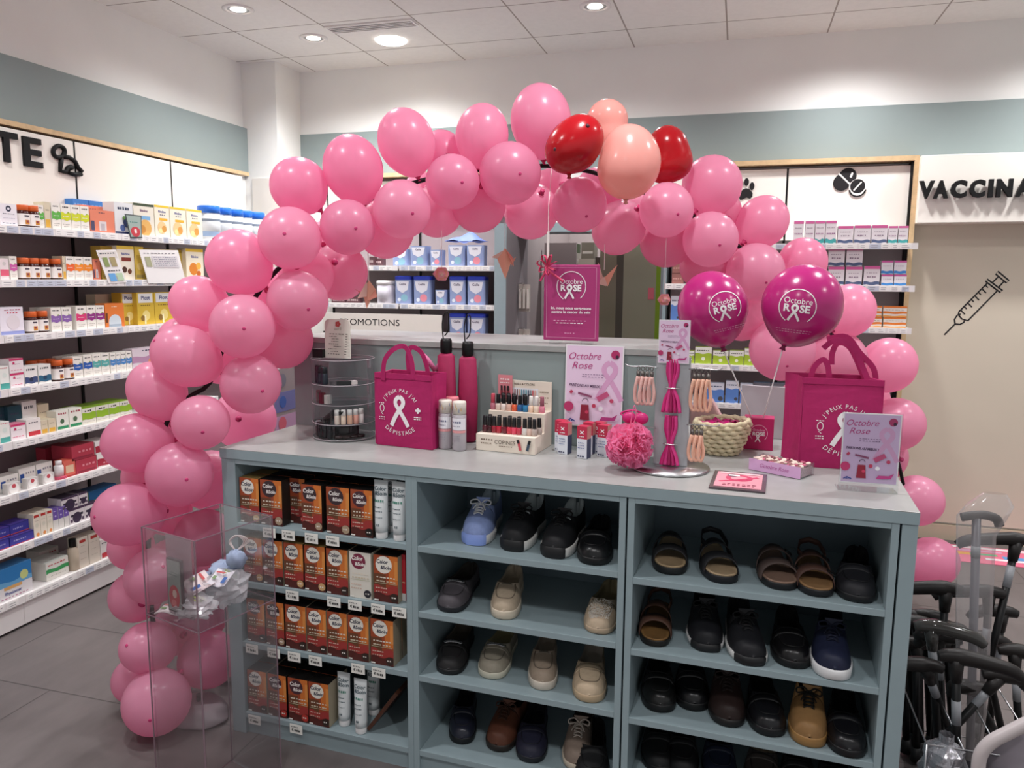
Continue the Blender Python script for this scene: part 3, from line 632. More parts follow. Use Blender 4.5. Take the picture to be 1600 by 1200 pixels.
def finish_labels():
    for o2, o, q, where in REAR:
        i = [k for k, e in enumerate(sorted(POS[where], key=lambda e: e[0])) if e[2] == o][0]
        o2['label'] = f'{"farther " if q else ""}box top seen behind the {nth(i+1)} front box from left, {where}'
    for (desc, where), L in DESC.items():
        for i, o in enumerate(L):
            o['label'] = f'{desc}, {where}' if len(L) == 1 else f'{desc}, {nth(i+1)} from left, {where}'
            if '_k' in o: del o['_k']
WL = ['left wall top shelf', 'left wall second shelf', 'left wall third shelf', 'left wall fourth shelf', 'left wall fifth shelf', 'left wall sixth shelf', 'left wall seventh shelf', 'left wall bottom shelf']
def row(si, items, frame='L', names=WL, shelves=SH):
    for it in items:
        kind, desc, p0, p1, h = it[:5]; d = it[5] if len(it) > 5 else .06; kw = it[6] if len(it) > 6 else {}
        place(kind, kw.pop('nm', 'product_box'), desc, kw.pop('cat', 'box'), frame, p0, p1, shelves[si], h, d, names[si], **kw)
def jar(desc, frame_x, px, z, where, n, lab='#efe9e4', r=.027, h=.095, lidc='#c85a22', setback=.03):
    X = frame_x-setback; y = y_at(px, X, z+h/2); t = thing('supplement_jar', f'{desc}, {nth(n)} from left, {where}', 'jar', (X, y, z+.0006), PI/2, desc+' on '+where)
    k = ('jar', r, h, lab, lidc)
    if k not in _PM:
        b = MB().m(mat('brown_glass', '#3a1510', .15)).smooth().lathe([(r*.9, 0), (r, .004), (r, h*.68), (r*.82, h*.74)], 18); me1 = b.mesh('jar')
        b = MB().m(mat('lid_'+lidc[1:], lidc, .4)).smooth().lathe([(r*.88, h*.74), (r*.9, h*.75), (r*.9, h*.98), (r*.84, h)], 18); me2 = b.mesh('lid')
        b = MB().m(ink(lab)).smooth().lathe([(r*1.01, h*.08), (r*1.01, h*.60)], 18, cap=False)
        for a0, a1, z0_, z1_, c in [(-110, -65, .12, .32, '#c8862c'), (-100, -80, .2, .3, '#8a2c4a'), (-115, -70, .46, .53, '#4a4450')]:
            b.m(ink(c)); P = []
            for q in range(5): a = math.radians(a0+(a1-a0)*q/4); P.append((r*1.02*math.cos(a), r*1.02*math.sin(a), h*z0_))
            P2 = [(p[0], p[1], h*z1_) for p in P]; b.add(P+P2, [(i, i+1, i+6, i+5) for i in range(4)])
        _PM[k] = (me1, me2, b.mesh('label'))
    for nm, me in zip(('glass', 'lid', 'paper_label'), _PM[k]): link(nm, me, t)
    return t
XF = LB+.31
row(0, [('white_logo','white carton with round black logo',0,27,.092), ('vit_green','slim white box with part of a green band',60,69,.102), ('cream_gold','plain cream side of a carton',70,79,.118),
    ('vit_green','white box with green band',81,95,.118), ('vit_lime','white box with lime band',95.5,111,.118), ('vit_lime','white box with lime band',111.5,125.5,.118), ('vit_lime','white box with lime band',126,139.5,.118),
    ('salmon','wide salmon carton with baby bottle picture',141,179,.108,.08), ('salmon','salmon carton set back behind the front one',128,165,.135,.05,{'setback':.11}), ('blue_plain','blue carton at the back',115,140,.17,.06,{'setback':.2}), ('blue_plain','blue carton at the back',141,175,.17,.06,{'setback':.2}),
    ('navy_white','white milk carton with navy pictures',179,208,.157,.07), ('cereal_green','cereal box with dark green top',209,241,.165,.06), ('cereal_yellow','cereal box with yellow top',242,265,.168,.06), ('cereal_yellow','cereal box with yellow top',266,291,.168,.06), ('cereal_yellow','cereal box with yellow top',292,316,.168,.06)])
for i, px in enumerate((35, 51)): jar('brown jar with orange lid', XF, px, SH[0], WL[0], i+1)
row(1, [('pink_pump','pink and white pump carton',0,14,.09), ('vit_fuchsia','slim box with fuchsia band',15.5,27,.10), ('cream_gold','plain white side of a carton',98,103,.108), ('vit_red_orange','white box with red-orange band',103.5,116.5,.108), ('vit_orange','white box with orange band',117,130.5,.108), ('vit_orange','white box with orange band',131,144.5,.108), ('salmon','narrow salmon box',145.5,157,.10),
    ('cereal_cocoa','cereal box with brown cocoa label',183,210,.17,.06), ('cereal_gold','gold cereal box beside the big leaflet',211,225,.17,.06), ('cereal_gold','gold cereal box hidden behind the leaflets',158,182,.165,.06,{'setback':.04}), ('cereal_gold','gold cereal box behind the big leaflet',226,290,.165,.05,{'setback':.04}), ('cereal_orange','cereal box with orange fruit picture',291,318,.175,.06)])
for i, px in enumerate((36, 51.5, 67.5, 86)): jar('brown jar with orange lid', XF, px, SH[1], WL[1], i+1)
row(2, [('lilac_box','large white carton with lilac base',0,37,.118,.08), ('vit_purple','white box with purple band',80,96,.108,.06,{'behind':1}), ('vit_purple','white box with purple band',97,112,.108,.06,{'behind':1}), ('vit_pink','white box with pink band',119,135.5,.11), ('vit_magenta','white box with dark magenta band',136,149.5,.11,.06,{'behind':1}), ('vit_magenta','white box with dark magenta band',150,163.5,.11),
    ('orange_box','orange carton with white bottle picture',164.5,194,.118,.06), ('picot','tall gold cereal box with white heading',190,214,.168,.06,{'setback':.05}), ('picot','tall gold cereal box with white heading',214.5,241,.168,.06,{'setback':.02}), ('picot','tall gold cereal box with white heading',241.5,270,.168,.06,{'setback':.02}), ('cream_gold','grey cream carton at the back',150,183,.16,.06,{'setback':.14})])
for i, px in enumerate((48, 65)): jar('brown jar with orange lid', XF, px, SH[2], WL[2], i+1)
row(3, [('teal_white','white box with teal base',0,14.5,.098), ('pink_box','white box with pink top, lower of two',16,37.5,.062), ('pink_box','white box with pink top, upper of two',14.5,36.5,.062,.06,{'lift':.063}), ('navy_badge','white box with navy badge',38.5,58.5,.085), ('teal_badge','white box with blue badge',60,80,.085),
    ('vit_blue','white box with dark blue band',114.5,129.5,.102,.06,{'behind':1}), ('vit_blue','white box with dark blue band',130.5,144.5,.105,.06,{'behind':1}), ('vit_teal','white box with teal band',145,158,.105,.06,{'behind':1}), ('vit_teal','white box with teal band',158.5,171,.105), ('vit_sky','slim white box with blue band',172.5,181,.1,.06,{'behind':1}), ('vit_sky','slim white box with blue band',181.5,188.5,.1), ('vit_sky','slim white box with blue band',189,197,.1), ('vit_sky','slim white box with blue band',197.5,206,.1), ('lilac_wide','wide lilac carton beside the arch',207,245,.108)])
for i, px in enumerate((89, 105.5)): jar('brown jar with orange lid', XF, px, SH[3], WL[3], i+1)
for i, px in enumerate((50, 64, 78)): jar('brown jar with orange lid in the rear row', XF, px, SH[3], WL[3], i+1, setback=.12)
row(4, [('teal_white','white box with teal base and red heading',0,15.5,.09), ('pink_box','white box with pink top',17,40,.07), ('dark_teal','dark teal carton in the rear row',13,35,.14,.05,{'setback':.07}), ('navy_badge','white and navy carton in the rear row',35.5,58,.15,.05,{'setback':.07}), ('dark_teal','dark teal carton at the left edge',-8,12,.14,.05,{'setback':.09}), ('red_white','white box with red base',42,64,.078), ('cream_gold','cream box with gold patch, lower front',64.5,75,.062), ('cream_gold','cream box with gold patch, lower front',75.5,87.5,.062), ('cream_gold','tall cream and gold box in the rear',60,77,.125,.05,{'setback':.07}),
    ('green_text','white box with green lettering',88.5,107.5,.09), ('green_text','white box with green lettering',108.5,128,.09), ('green_wave','box with green wave',128.5,150,.078,.14), ('green_wave','box with green wave',150.5,170,.078,.14), ('green_wave','box with green wave',170.5,187,.078,.14), ('green_wave','box with green wave',187.5,206,.078,.14)])
row(5, [('blue_tag','white carton with blue tag',0,29,.07,.06,{'setback':.06}), ('blue_tag','white carton with blue tag',30,56,.085,.06,{'setback':.06}), ('blue_tag','white carton with blue tag',57,82,.085,.06,{'setback':.06}), ('dome_pack','small pack with white dome',12,32,.045,.03), ('dome_pack','small pack with white dome',42,60,.045,.03), ('dome_pack','small pack with white dome',67,85,.045,.03),
    ('orange_pack','orange-red pack with cream patch',100,118,.08), ('red_pack','red carton, lower of two',119,151,.068,.12), ('red_pack','red carton, upper of two',112,147,.068,.12,{'lift':.07}), ('red_pack','dark red carton at the back',72,108,.12,.06,{'setback':.17}), ('red_on_white','white carton with red wave, lower',152,182,.07,.1), ('red_on_white','white carton with red wave, upper',149,176,.062,.1,{'lift':.071})])
row(6, [('violet_long','long violet box, lower left',-4,14,.045,.08), ('violet_long','long violet box, lower right',15.5,53,.042,.08), ('violet_long','long violet box, upper left',-4,15,.04,.08,{'lift':.047,'setback':.03}), ('violet_long','long violet box, upper right',16,45,.045,.08,{'lift':.045,'setback':.03}),
    ('cream_red','cream box with red heading',52.5,63,.108,.09), ('cream_red','cream box with red heading',63.5,73,.108,.09), ('cream_red','cream box with red heading',73.5,82.5,.108,.09), ('violet_top','white box with violet top',83,91,.103,.06), ('violet_top','white box with violet top',91.5,99.5,.103,.06), ('violet_top','white box with violet top',100,107.5,.103,.06),
    ('dark_wide','dark patterned box, lower',108.5,132,.075,.08), ('dark_wide','dark patterned box, lower',132.5,152,.075,.08), ('dark_wide','dark patterned box, upper',96,122,.06,.08,{'lift':.077}), ('dark_wide','dark patterned box, upper',123,137,.06,.08,{'lift':.077}), ('lime_blue','lime and blue carton beside the arch',139,182,.12,.08,{'setback':.04})])
row(7, [('sky_big','large sky blue and white carton',-6,50,.145,.08), ('green_block','white box with green block',72,107,.085,.12,{'setback':.03}), ('green_block','white box with green block behind',62,92,.095,.08,{'setback':.16}), ('tall_cream','tall cream box with red mark',122,138,.15,.06), ('tall_cream','tall cream box with red mark',139,156,.15,.06), ('red_white','white box with red base by the arch',157,172,.1,.06)])
X = XF-.035; y = y_at(114.5, X, .22); t = thing('supplement_bottle', 'beige labelled bottle with black cap on the bottom shelf', 'bottle', (X, y, SH[7]+.0006))
MB().m(mat('beige_label', '#b9ab97', .5)).smooth().lathe([(.024, 0), (.026, .004), (.026, .105), (.012, .115), (.012, .12)], 18).build('bottle', t); MB().m(BLACK).smooth().lathe([(.017, .115), (.017, .15), (.015, .153)], 18).build('cap', t)
X = XF-.03; y = y_at(92, X, .66); t = thing('supplement_bottle', 'small white bottle with pink base on the sixth shelf', 'bottle', (X, y, SH[5]+.0006))
MB().m(mat('pink_base', '#c8506a', .5)).lathe([(.03, 0), (.03, .012)], 16).build('base', t); MB().m(PLASW).smooth().lathe([(.02, .012), (.021, .06), (.014, .066)], 16).build('bottle', t); MB().m(PLASW).smooth().lathe([(.014, .066), (.014, .085)], 16).build('cap', t)
# leaflets and framed card on the left wall shelves
def leaflet(nm, label, cat, q, X, art, base='#ebe8e6', frame=None):
    P = [onplane(p[0], p[1], (1, 0, 0), X) for p in q]      # TL TR BR BL
    c = sum(P, Vector())/4; n = Vector((1, 0, 0)); b = MB().m(ink(base)); th = Vector((-.002, 0, 0))
    b.add([p-c for p in P]+[p-c+th for p in P], [(0,3,2,1),(4,5,6,7),(0,1,5,4),(1,2,6,5),(2,3,7,6),(3,0,4,7)])
    A = Art(); art(A)
    def f(x, y, l):
        top = P[0].lerp(P[1], x); bot = P[3].lerp(P[2], x); p = bot.lerp(top, y); return p-c+Vector((.0006+l*.0001, 0, 0))
    A.bake(b, f)
    return tag(b.build(nm, at=c), label, cat)
def a1(A):
    A.rect(.05, .75, .95, .95, ink('#dcd6d0')); A.squig(.1, .9, .9, .04, ink('#555a60'), 6); A.rect(.15, .5, .4, .78, ink('#8a9a60')); A.rect(.5, .5, .8, .78, ink('#a89a70')); A.squig(.2, .9, .38, .04, ink('#555a60'), 5); A.rect(.15, .06, .5, .3, ink('#6aa8dc')); A.rect(.55, .06, .9, .3, ink('#b8d0b0'))
leaflet('leaflet', 'small white leaflet leaning on the second shelf of the left wall', 'leaflet', [(150,391),(181,390),(198,441),(170,443)], XF+.012, a1)
def a2(A):
    A.squig(.08, .9, .9, .025, ink('#6a6a70'), 9); A.rect(.08, .5, .22, .8, ink('#a8a888')); A.rect(.26, .48, .92, .82, ink('#d8d4d6'))
    for i in range(5): A.squig(.3, .88, .78-i*.06, .018, ink('#8a8a96'), 10)
leaflet('leaflet', 'large white printed sheet curling over the second shelf of the left wall', 'leaflet', [(217,390),(278,391),(291,443),(232,443)], XF+.014, a2)
def a3(A):
    A.rect(.06, .05, .94, .95, ink('#9fb0a8')); A.squig(.2, .75, .68, .05, ink('#5a8a80'), 4); A.disc(.5, .27, .36, ink('#c8404a'), ry=.22); A.disc(.5, .32, .1, ink('#ead8d0'), ry=.08); A.text('6', .5, .27, .14, ink('#f2e8e4'), .03, wid=.2)
leaflet('framed_card', 'grey framed card with red circle leaning on the top left shelf', 'card', [(195,334),(221,337),(222,372),(204,372)], XF+.012, a3, base='#4a5052')
# blue-lidded tins in the last bay
for i, (p0, p1) in enumerate([(316, 338), (340, 357), (358, 375), (376, 390), (391, 408)]):
    X = -3.05-.05; z = 1.775; y = y_at((p0+p1)/2, X, z+.1); r = abs(y_at(p1, X, z+.1)-y_at(p0, X, z+.1))/2
    t = thing('milk_tin', f'tall white milk tin with bright blue lid, {nth(i+1)} from left, left wall', 'tin', (X, y, z+.0006), 0, 'blue-lidded tins by the column')
    b = MB().m(ink('#cfd3d6')).smooth().lathe([(r*.97, 0), (r*.97, .165)], 20); b.m(ink('#8fa6c4')).lathe([(r*.975, .02), (r*.975, .05)], 20, cap=False); b.m(ink('#7c8796')).lathe([(r*.976, .11), (r*.976, .125)], 20, cap=False); b.build('tin', t)
    MB().m(mat('bright_blue_lid', '#2a6fd4', .3)).smooth().lathe([(r*.97, .158), (r*1.02, .160), (r*1.02, .198), (r*.95, .203)], 20).build('lid', t)
# back wall
WB = ['back wall top shelf', 'back wall second shelf', 'back wall third shelf', 'back wall fourth shelf', 'back wall fifth shelf']
SB = [1.765, 1.533, 1.300, 1.058, .828]
def rb(si, it): row(si, it, 'B', WB, SB)
rb(0, [('pinktop_rose','tall pink-topped box with rose print',1240,1255.5,.128), ('pinktop_rose','tall pink-topped box with rose print',1258,1272.5,.128), ('pinktop_teal','tall pink-topped box with teal wave',1273.5,1289,.128), ('pinktop_teal','tall pink-topped box with teal wave',1290,1307,.128),
    ('pinktop_navy','pink-topped box with navy wave',1309,1333,.098), ('pinktop_navy','pink-topped box with navy wave',1335,1360,.1), ('pinktop_navy','pink-topped box with navy wave',1362,1386.5,.1), ('pinktop_teal','small pink-topped box with green wave',1388,1402.5,.095), ('pinktop_teal','small pink-topped box with green wave',1403.5,1419,.095)])
rb(1, [('pinktop_navy','pink-topped box, lower of stack',1294,1319,.104), ('pinktop_navy','pink-topped box, upper of stack',1294.5,1320,.104,.06,{'lift':.106}), ('pinktop_navy','pink-topped box, lower of stack',1321.5,1347,.104), ('pinktop_navy','pink-topped box, upper of stack',1322.5,1348,.104,.06,{'lift':.106}), ('pinktop_navy','single pink-topped box beside the stacks',1349.5,1375,.108),
    ('pinktop_blue','small pink-topped box, lower row',1377,1396,.062), ('pinktop_blue','small pink-topped box, lower row',1397,1416.5,.062), ('pinktop_blue','small pink-topped box, upper row',1377,1396,.075,.06,{'lift':.064}), ('pinktop_blue','small pink-topped box, upper row',1397,1416.5,.075,.06,{'lift':.064}),
    ('maroon','maroon carton beside the pale post',1050,1068,.125), ('pinktop_navy','pink-topped box hidden behind the arch',1265,1292,.1)])
rb(2, [('orange_white','orange and white carton, upper',1345,1378,.06,.06,{'lift':.06}), ('orange_white','orange and white carton, upper',1380,1417,.06,.06,{'lift':.06}), ('orange_white','orange and white carton, lower',1345,1378,.058), ('orange_white','orange and white carton, lower',1380,1416,.058), ('pet_blue','pale blue carton beside the pale post',1048,1062,.16)])
rb(3, [('lime_white','lime and white carton',1076,1085,.075), ('lime_white','taller lime and white carton',1086,1112,.1), ('lime_white','lime and white carton',1114,1138,.082), ('lime_white','lime and white carton',1140,1162,.085), ('lime_white','taller lime and white carton',1163,1180,.1)])
rb(4, [('pet_blue','pale blue pet carton',1103,1131,.115), ('pet_blue','pale blue pet carton',1133.5,1154,.13), ('pet_blue','pale blue pet carton',1156,1176,.12), ('pet_grey','grey pet carton with animal picture',1177,1203,.13), ('pet_grey','grey pet carton with animal picture',1204,1232,.13)])

# milk canisters beside the passage
TIN = mat('canister_blue', '#8f9fc6', .35)
def canister(label, px0, px1, z, h, setb=.01, tub=False, small=False):
    Y = 4.725+setb; x0, x1 = x_at(px0, Y, z+h/2), x_at(px1, Y, z+h/2); wd = x1-x0; d = .09; r = .018
    t = thing('milk_tin', label, 'tin', ((x0+x1)/2, Y, z+.0006), 0, 'milk tins beside the passage')
    def rr(sx, sy, zz, r=r):
        P = []
        for cx_, cy_, a0 in [(sx-r, sy-r, 0), (-sx+r, sy-r, 90), (-sx+r, -sy+r, 180), (sx-r, -sy+r, 270)]:
            for k in range(5): a = math.radians(a0+k*22.5); P.append((cx_+r*math.cos(a), cy_+r*math.sin(a)+d/2, zz))
        return P
    if tub:
        MB().m(ink('#cdc9d2')).smooth().lathe([(wd*.46, 0), (wd*.48, h*.85)], 20, (0, d/2, 0)).build('tin', t); MB().m(PLASW).smooth().lathe([(wd*.5, h*.82), (wd*.5, h), (wd*.46, h*1.01)], 20, (0, d/2, 0)).build('lid', t); return
    b = MB().m(TIN).loft([rr(wd/2-.003, d/2, 0), rr(wd/2-.001, d/2, h*.86)]); A = Art()
    A.poly([(-wd*.38, h*.8), (wd*.38, h*.8), (wd*.3, h*.5), (0, h*.38), (-wd*.3, h*.5)], ink('#dcdce4')); A.text('Gallia', 0, h*.7, h*.085, ink('#3a2c50'), .02)
    A.disc(wd*.1, h*.22, wd*.2, ink('#e08a98' if 'pink' in label else '#88b8c8'), 14); A.disc(-wd*.2, h*.15, wd*.1, ink('#dde4ee'), 12)
    A.bake(b, front(e=.0001)); b.build('tin', t)
    if not small: MB().m(mat('royal_blue_lid', '#2c3fae', .3)).loft([rr(wd/2, d/2+.001, h*.86), rr(wd/2, d/2+.001, h*.97), rr(wd/2-.008, d/2-.008, h)]).build('lid', t)
for L in [('pale blue milk box partly behind the arch, upper tin shelf',612,638,1.635,.13,.05,False,True), ('pale blue milk box, first clear one on the upper tin shelf',640,667,1.635,.15,.01,False,True), ('shorter pale blue milk box with pink disc, upper tin shelf',671,690,1.635,.12,.01,False,True), ('pale blue milk box, second from the passage, upper tin shelf',699,726,1.635,.155,.01,False,True), ('pale blue pink-marked milk box nearest the passage, upper tin shelf',728,756,1.635,.155,.01,False,True),
          ('round white tub at the left of the middle tin shelf',585,613,1.385,.15,.01,True), ('blue-lidded milk tin next to the white tub, middle shelf',616,642,1.385,.185), ('blue-lidded milk tin left of the pink origami rose, middle shelf',645,673,1.385,.185), ('small blue-white milk tin between larger ones, middle shelf',679,697,1.385,.11,.005,False,True), ('blue-lidded pink-marked milk tin, second from the passage, middle shelf',701,727,1.385,.185), ('blue-lidded pink-marked milk tin nearest the passage, middle shelf',729,758,1.385,.185),
          ('blue-lidded pink-marked milk tin, left of two on the lower shelf',701,727,1.145,.185), ('blue-lidded pink-marked milk tin, right of two on the lower shelf',729,758,1.145,.185)]: canister(*L)
b = MB().m(ink('#6f84d0')).smooth(); A = []
n0, n1 = x_at(698, 4.8, 1.85), x_at(758, 4.8, 1.85)
b.loft([[(n0+.0+(n1-n0)*u, 4.76+.12*v, 1.796+.05*math.sin(PI*u)*math.sin(PI*v)+.015*math.sin(9*u+4*v)*math.sin(PI*u)) for v in [i/8 for i in range(9)]] for u in [i/12 for i in range(13)]], cap=False, closed=False)
b.loft([[(n0+.0+(n1-n0)*u, 4.76+.12*v, 1.7945) for v in [i/8 for i in range(9)]] for u in [i/12 for i in range(13)]], cap=False, closed=False)
tag(b.build('milk_pouch'), 'crumpled blue and white packet lying on top of the upper milk boxes', 'packet')
# lower tins left part: small dark cartons + PROMOTIONS sign
row(0, [('mini_dark','small dark red carton by the white tub',577,584,.06,.05,{}), ('mini_dark','small dark red carton by the white tub',578,598,.05,.05,{'setback':.05})], 'B', ['upper tin shelf'], [1.635])
row(0, [('mini_dark','low dark printed carton',518,540,.035,.05,{}), ('mini_dark','low dark printed carton',541,562,.04,.05,{})], 'B', ['middle tin shelf'], [1.385])
Yp = 4.62; A = Art(); c0 = onplane(505, 504, (0, 1, 0), Yp); c1 = onplane(690, 508, (0, 1, 0), Yp); zt, zb = onplane(600, 490.5, (0, 1, 0), Yp).z, onplane(600, 519.5, (0, 1, 0), Yp).z
t = thing('promotion_sign', 'long white PROMOTIONS sign on the shelf edge behind the desk', 'sign', (0, 0, 0))
b = MB().m(WHITE2).box(c0.x, c1.x, Yp, Yp+.012, zb, zt); xa, xb = onplane(531, 505, (0, 1, 0), Yp).x, onplane(624, 507, (0, 1, 0), Yp).x
A.text('PROMOTIONS', (xa+xb)/2, (zt+zb)/2+.002, .042, ink('#1d1c1f'), .0, wid=xb-xa); A.bake(b, lambda x, y, l: (x, Yp-.0006-l*.0002, y)); b.build('board', t)
MB().m(BLKM).box(c0.x, c1.x-.01, Yp-.002, Yp+.09, zb-.012, zb-.001).build('rail', t)
row(0, [('mini_dark','row of low cartons under the promotions sign',545,560,.05,.05,{}), ('pet_blue','low pale carton under the promotions sign',563,578,.05,.05), ('red_white','low red and white carton under the promotions sign',580,600,.05,.05), ('pet_blue','low pale carton under the promotions sign',602,640,.05,.05), ('pet_blue','low pale carton under the promotions sign',642,690,.05,.05)], 'B', ['low tin shelf'], [1.145])

# ------------------------------------------------------------------ hair colour boxes in the left cabinet
def s_at(px, t, z):
    q = RGT-FWD*((px-800)/FPX); P0 = W(0, t, z)-CAM; return -(P0.dot(q))/(CU.dot(q))
CSH = [.751, .548, .335, .078]; WC = ['cabinet top shelf', 'cabinet second shelf', 'cabinet third shelf', 'cabinet bottom shelf']
def rc(si, items):
    for it in items:
        kind, desc, p0, p1 = it[:4]; sb = it[4] if len(it) > 4 else .012; bh = it[5] if len(it) > 5 else 1
        place(kind, 'hair_colour_box', desc, 'box', 'C', p0, p1, CSH[si], .152, .058, WC[si], setback=sb, behind=bh)
rc(0, [('cs_blond','orange hair colour box with white circle',375,405), ('cs_dark','orange hair colour box, dark circle, beige dot',407,441,.014), ('cs_red','reddish hair colour box set back in the shadow',453,477,.06), ('cs_dark','orange hair colour box with purple circle standing forward',471,503,.01,2), ('cs_dark','orange hair colour box with dark circle, brown dot',510,546,.012,1), ('cs_black','orange hair colour box with dark circle, black dot',548,582,.012,1)])
rc(1, [('cs_blond','blonde hair colour box seen through acrylic',381,410), ('cs_classic','hair colour box with white circle, half behind acrylic edge',411,442), ('cs_blond','blonde hair colour box with white circle',444,474,.012,2), ('cs_blond','blonde hair colour box with white circle',476,508,.012,2), ('cs_classic','hair colour box, white circle, black dot',510,544,.012,2), ('cs_white','white-fronted hair colour box with red circle',546,580,.012,2), ('cs_classic','hair colour box, white circle, black dot',584,622,.012,2), ('cs_scarlet','narrow scarlet box at the right edge',626,634,.04,0)])
rc(2, [('cs_black','dim hair colour box behind acrylic',386,414), ('cs_dark','hair colour box with dark circle',416,444), ('cs_classic','hair colour box with white circle',446,478,.012,2), ('cs_classic','hair colour box with white circle',479.5,510,.012,2), ('cs_classic','hair colour box with white circle',511.5,542.5,.012,2), ('cs_classic','hair colour box with white circle',544,576,.012,2), ('cs_classic','hair colour box with white circle',579,615,.012,2), ('cs_dark','hair colour box set back at the right end',622,648,.17,0)])
rc(3, [('cs_classic','hair colour box with white circle, leftmost',387,417), ('cs_red','hair colour box with red number ring',419,448), ('cs_red','hair colour box with red number ring',450.5,481.5), ('cs_classic','hair colour box with white circle, rightmost',482.5,514)])
def tube(label, px, t_, z, h=.185, r=.022):
    s = s_at(px, t_, z+h/2); t = thing('cream_tube', label, 'tube', W(s, t_, z+.0006), RZ, 'white cream tubes in the cabinet')
    MB().m(PLASW).smooth().lathe([(r*.82, 0), (r*.88, .002), (r*.88, .02), (r*.84, .022)], 20).build('cap', t)
    b = MB().m(mat('tube_white', '#dfe3e4', .35)).smooth(); R = []
    for k in range(9):
        f = k/8; z_ = .022+(h-.022)*f; rx = r*(.92+.18*f); ry = r*.92*(1-f**2.2)+.001; R.append([(rx*math.cos(2*PI*i/24), ry*math.sin(2*PI*i/24), z_) for i in range(24)])
    b.loft(R); A = Art(); G = ink('#4f8a78'); D = ink('#39505a')
    A.text('Color', 0, h*.86, .012, D, .02); A.text('&Soin', .002, h*.78, .012, D, .02); A.squig(-r*.8, r*.8, h*.66, .008, G, 5); A.squig(-r*.7, r*.5, h*.55, .003, D, 6); A.squig(-r*.7, r*.6, h*.48, .003, D, 6); A.squig(-r*.7, r*.6, h*.38, .003, ink('#8a9498'), 6); A.squig(-r*.3, r*.2, h*.25, .008, D, 3)
    def f(x, y, l):
        ff = max(0, (y-.022)/(h-.022)); rx = r*(.92+.18*ff); ry = r*.92*(1-ff**2.2)+.001; c = max(0, 1-(x/rx)**2)**.5; return (x, -ry*c-.0008-l*.00005, y)
    A.bake(b, f); b.build('tube_body', t)
tube('white cream tube standing left of the gap, cabinet top shelf', 596, .03, CSH[0]); tube('white cream tube at the right end of the cabinet top shelf', 624, .03, CSH[0]); tube('white cream tube behind the two others, cabinet top shelf', 610, .10, CSH[0])
tube('white cream tube, left of the pair on the cabinet bottom shelf', 538, .05, CSH[3]); tube('white cream tube, front right of the pair on the cabinet bottom shelf', 564, .03, CSH[3]); tube('shaded white cream tube behind the pair, cabinet bottom shelf', 584, .14, CSH[3])
b = MB().m(mat('tablet_edge_brown', '#4a2c20', .35)).box(-.012, 0, 0, .22, 0, .18); b.m(BLACK).box(-.0125, -.012, .006, .214, .006, .174)
o = b.build('leaning_board', at=W(s_at(577, .03, .085), .03, .0865), rz=RZ); o.rotation_euler = (0, math.radians(36), RZ)
tag(o, 'thin brown board leaning on the bottom shelf beside the cream tubes', 'board')

# ------------------------------------------------------------------ shoes
def lerp(a, b, t): return a+(b-a)*t
def interp(T, x):
    for i in range(len(T)-1):
        if x <= T[i+1][0]: f = (x-T[i][0])/(T[i+1][0]-T[i][0]+1e-9); f = max(0, min(1, f)); f = f*f*(3-2*f); return lerp(T[i][1], T[i+1][1], f)
    return T[-1][1]
def herm(T, x):
    n = len(T)
    if x <= T[0][0]: return T[0][1]
    if x >= T[-1][0]: return T[-1][1]
    def m(i):
        if i == 0: return (T[1][1]-T[0][1])/(T[1][0]-T[0][0])
        if i == n-1: return (T[-1][1]-T[-2][1])/(T[-1][0]-T[-2][0])
        a = (T[i][1]-T[i-1][1])/(T[i][0]-T[i-1][0]); b = (T[i+1][1]-T[i][1])/(T[i+1][0]-T[i][0])
        return 0 if a*b <= 0 else 2*a*b/(a+b)
    for i in range(n-1):
        if x <= T[i+1][0]:
            h = T[i+1][0]-T[i][0]; t = (x-T[i][0])/h; m0, m1 = m(i)*h, m(i+1)*h
            return (2*t**3-3*t*t+1)*T[i][1]+(t**3-2*t*t+t)*m0+(-2*t**3+3*t*t)*T[i+1][1]+(t**3-t*t)*m1
OUTL = [(0, .02), (.012, .34), (.04, .62), (.12, .87), (.28, 1.0), (.42, .96), (.6, .76), (.8, .70), (.93, .62), (.985, .38), (1, .02)]
def outline(L, wd, y): return herm(OUTL, y)*wd/2
def skew(L, y): return -.006*math.sin(PI*min(1, y*1.1))
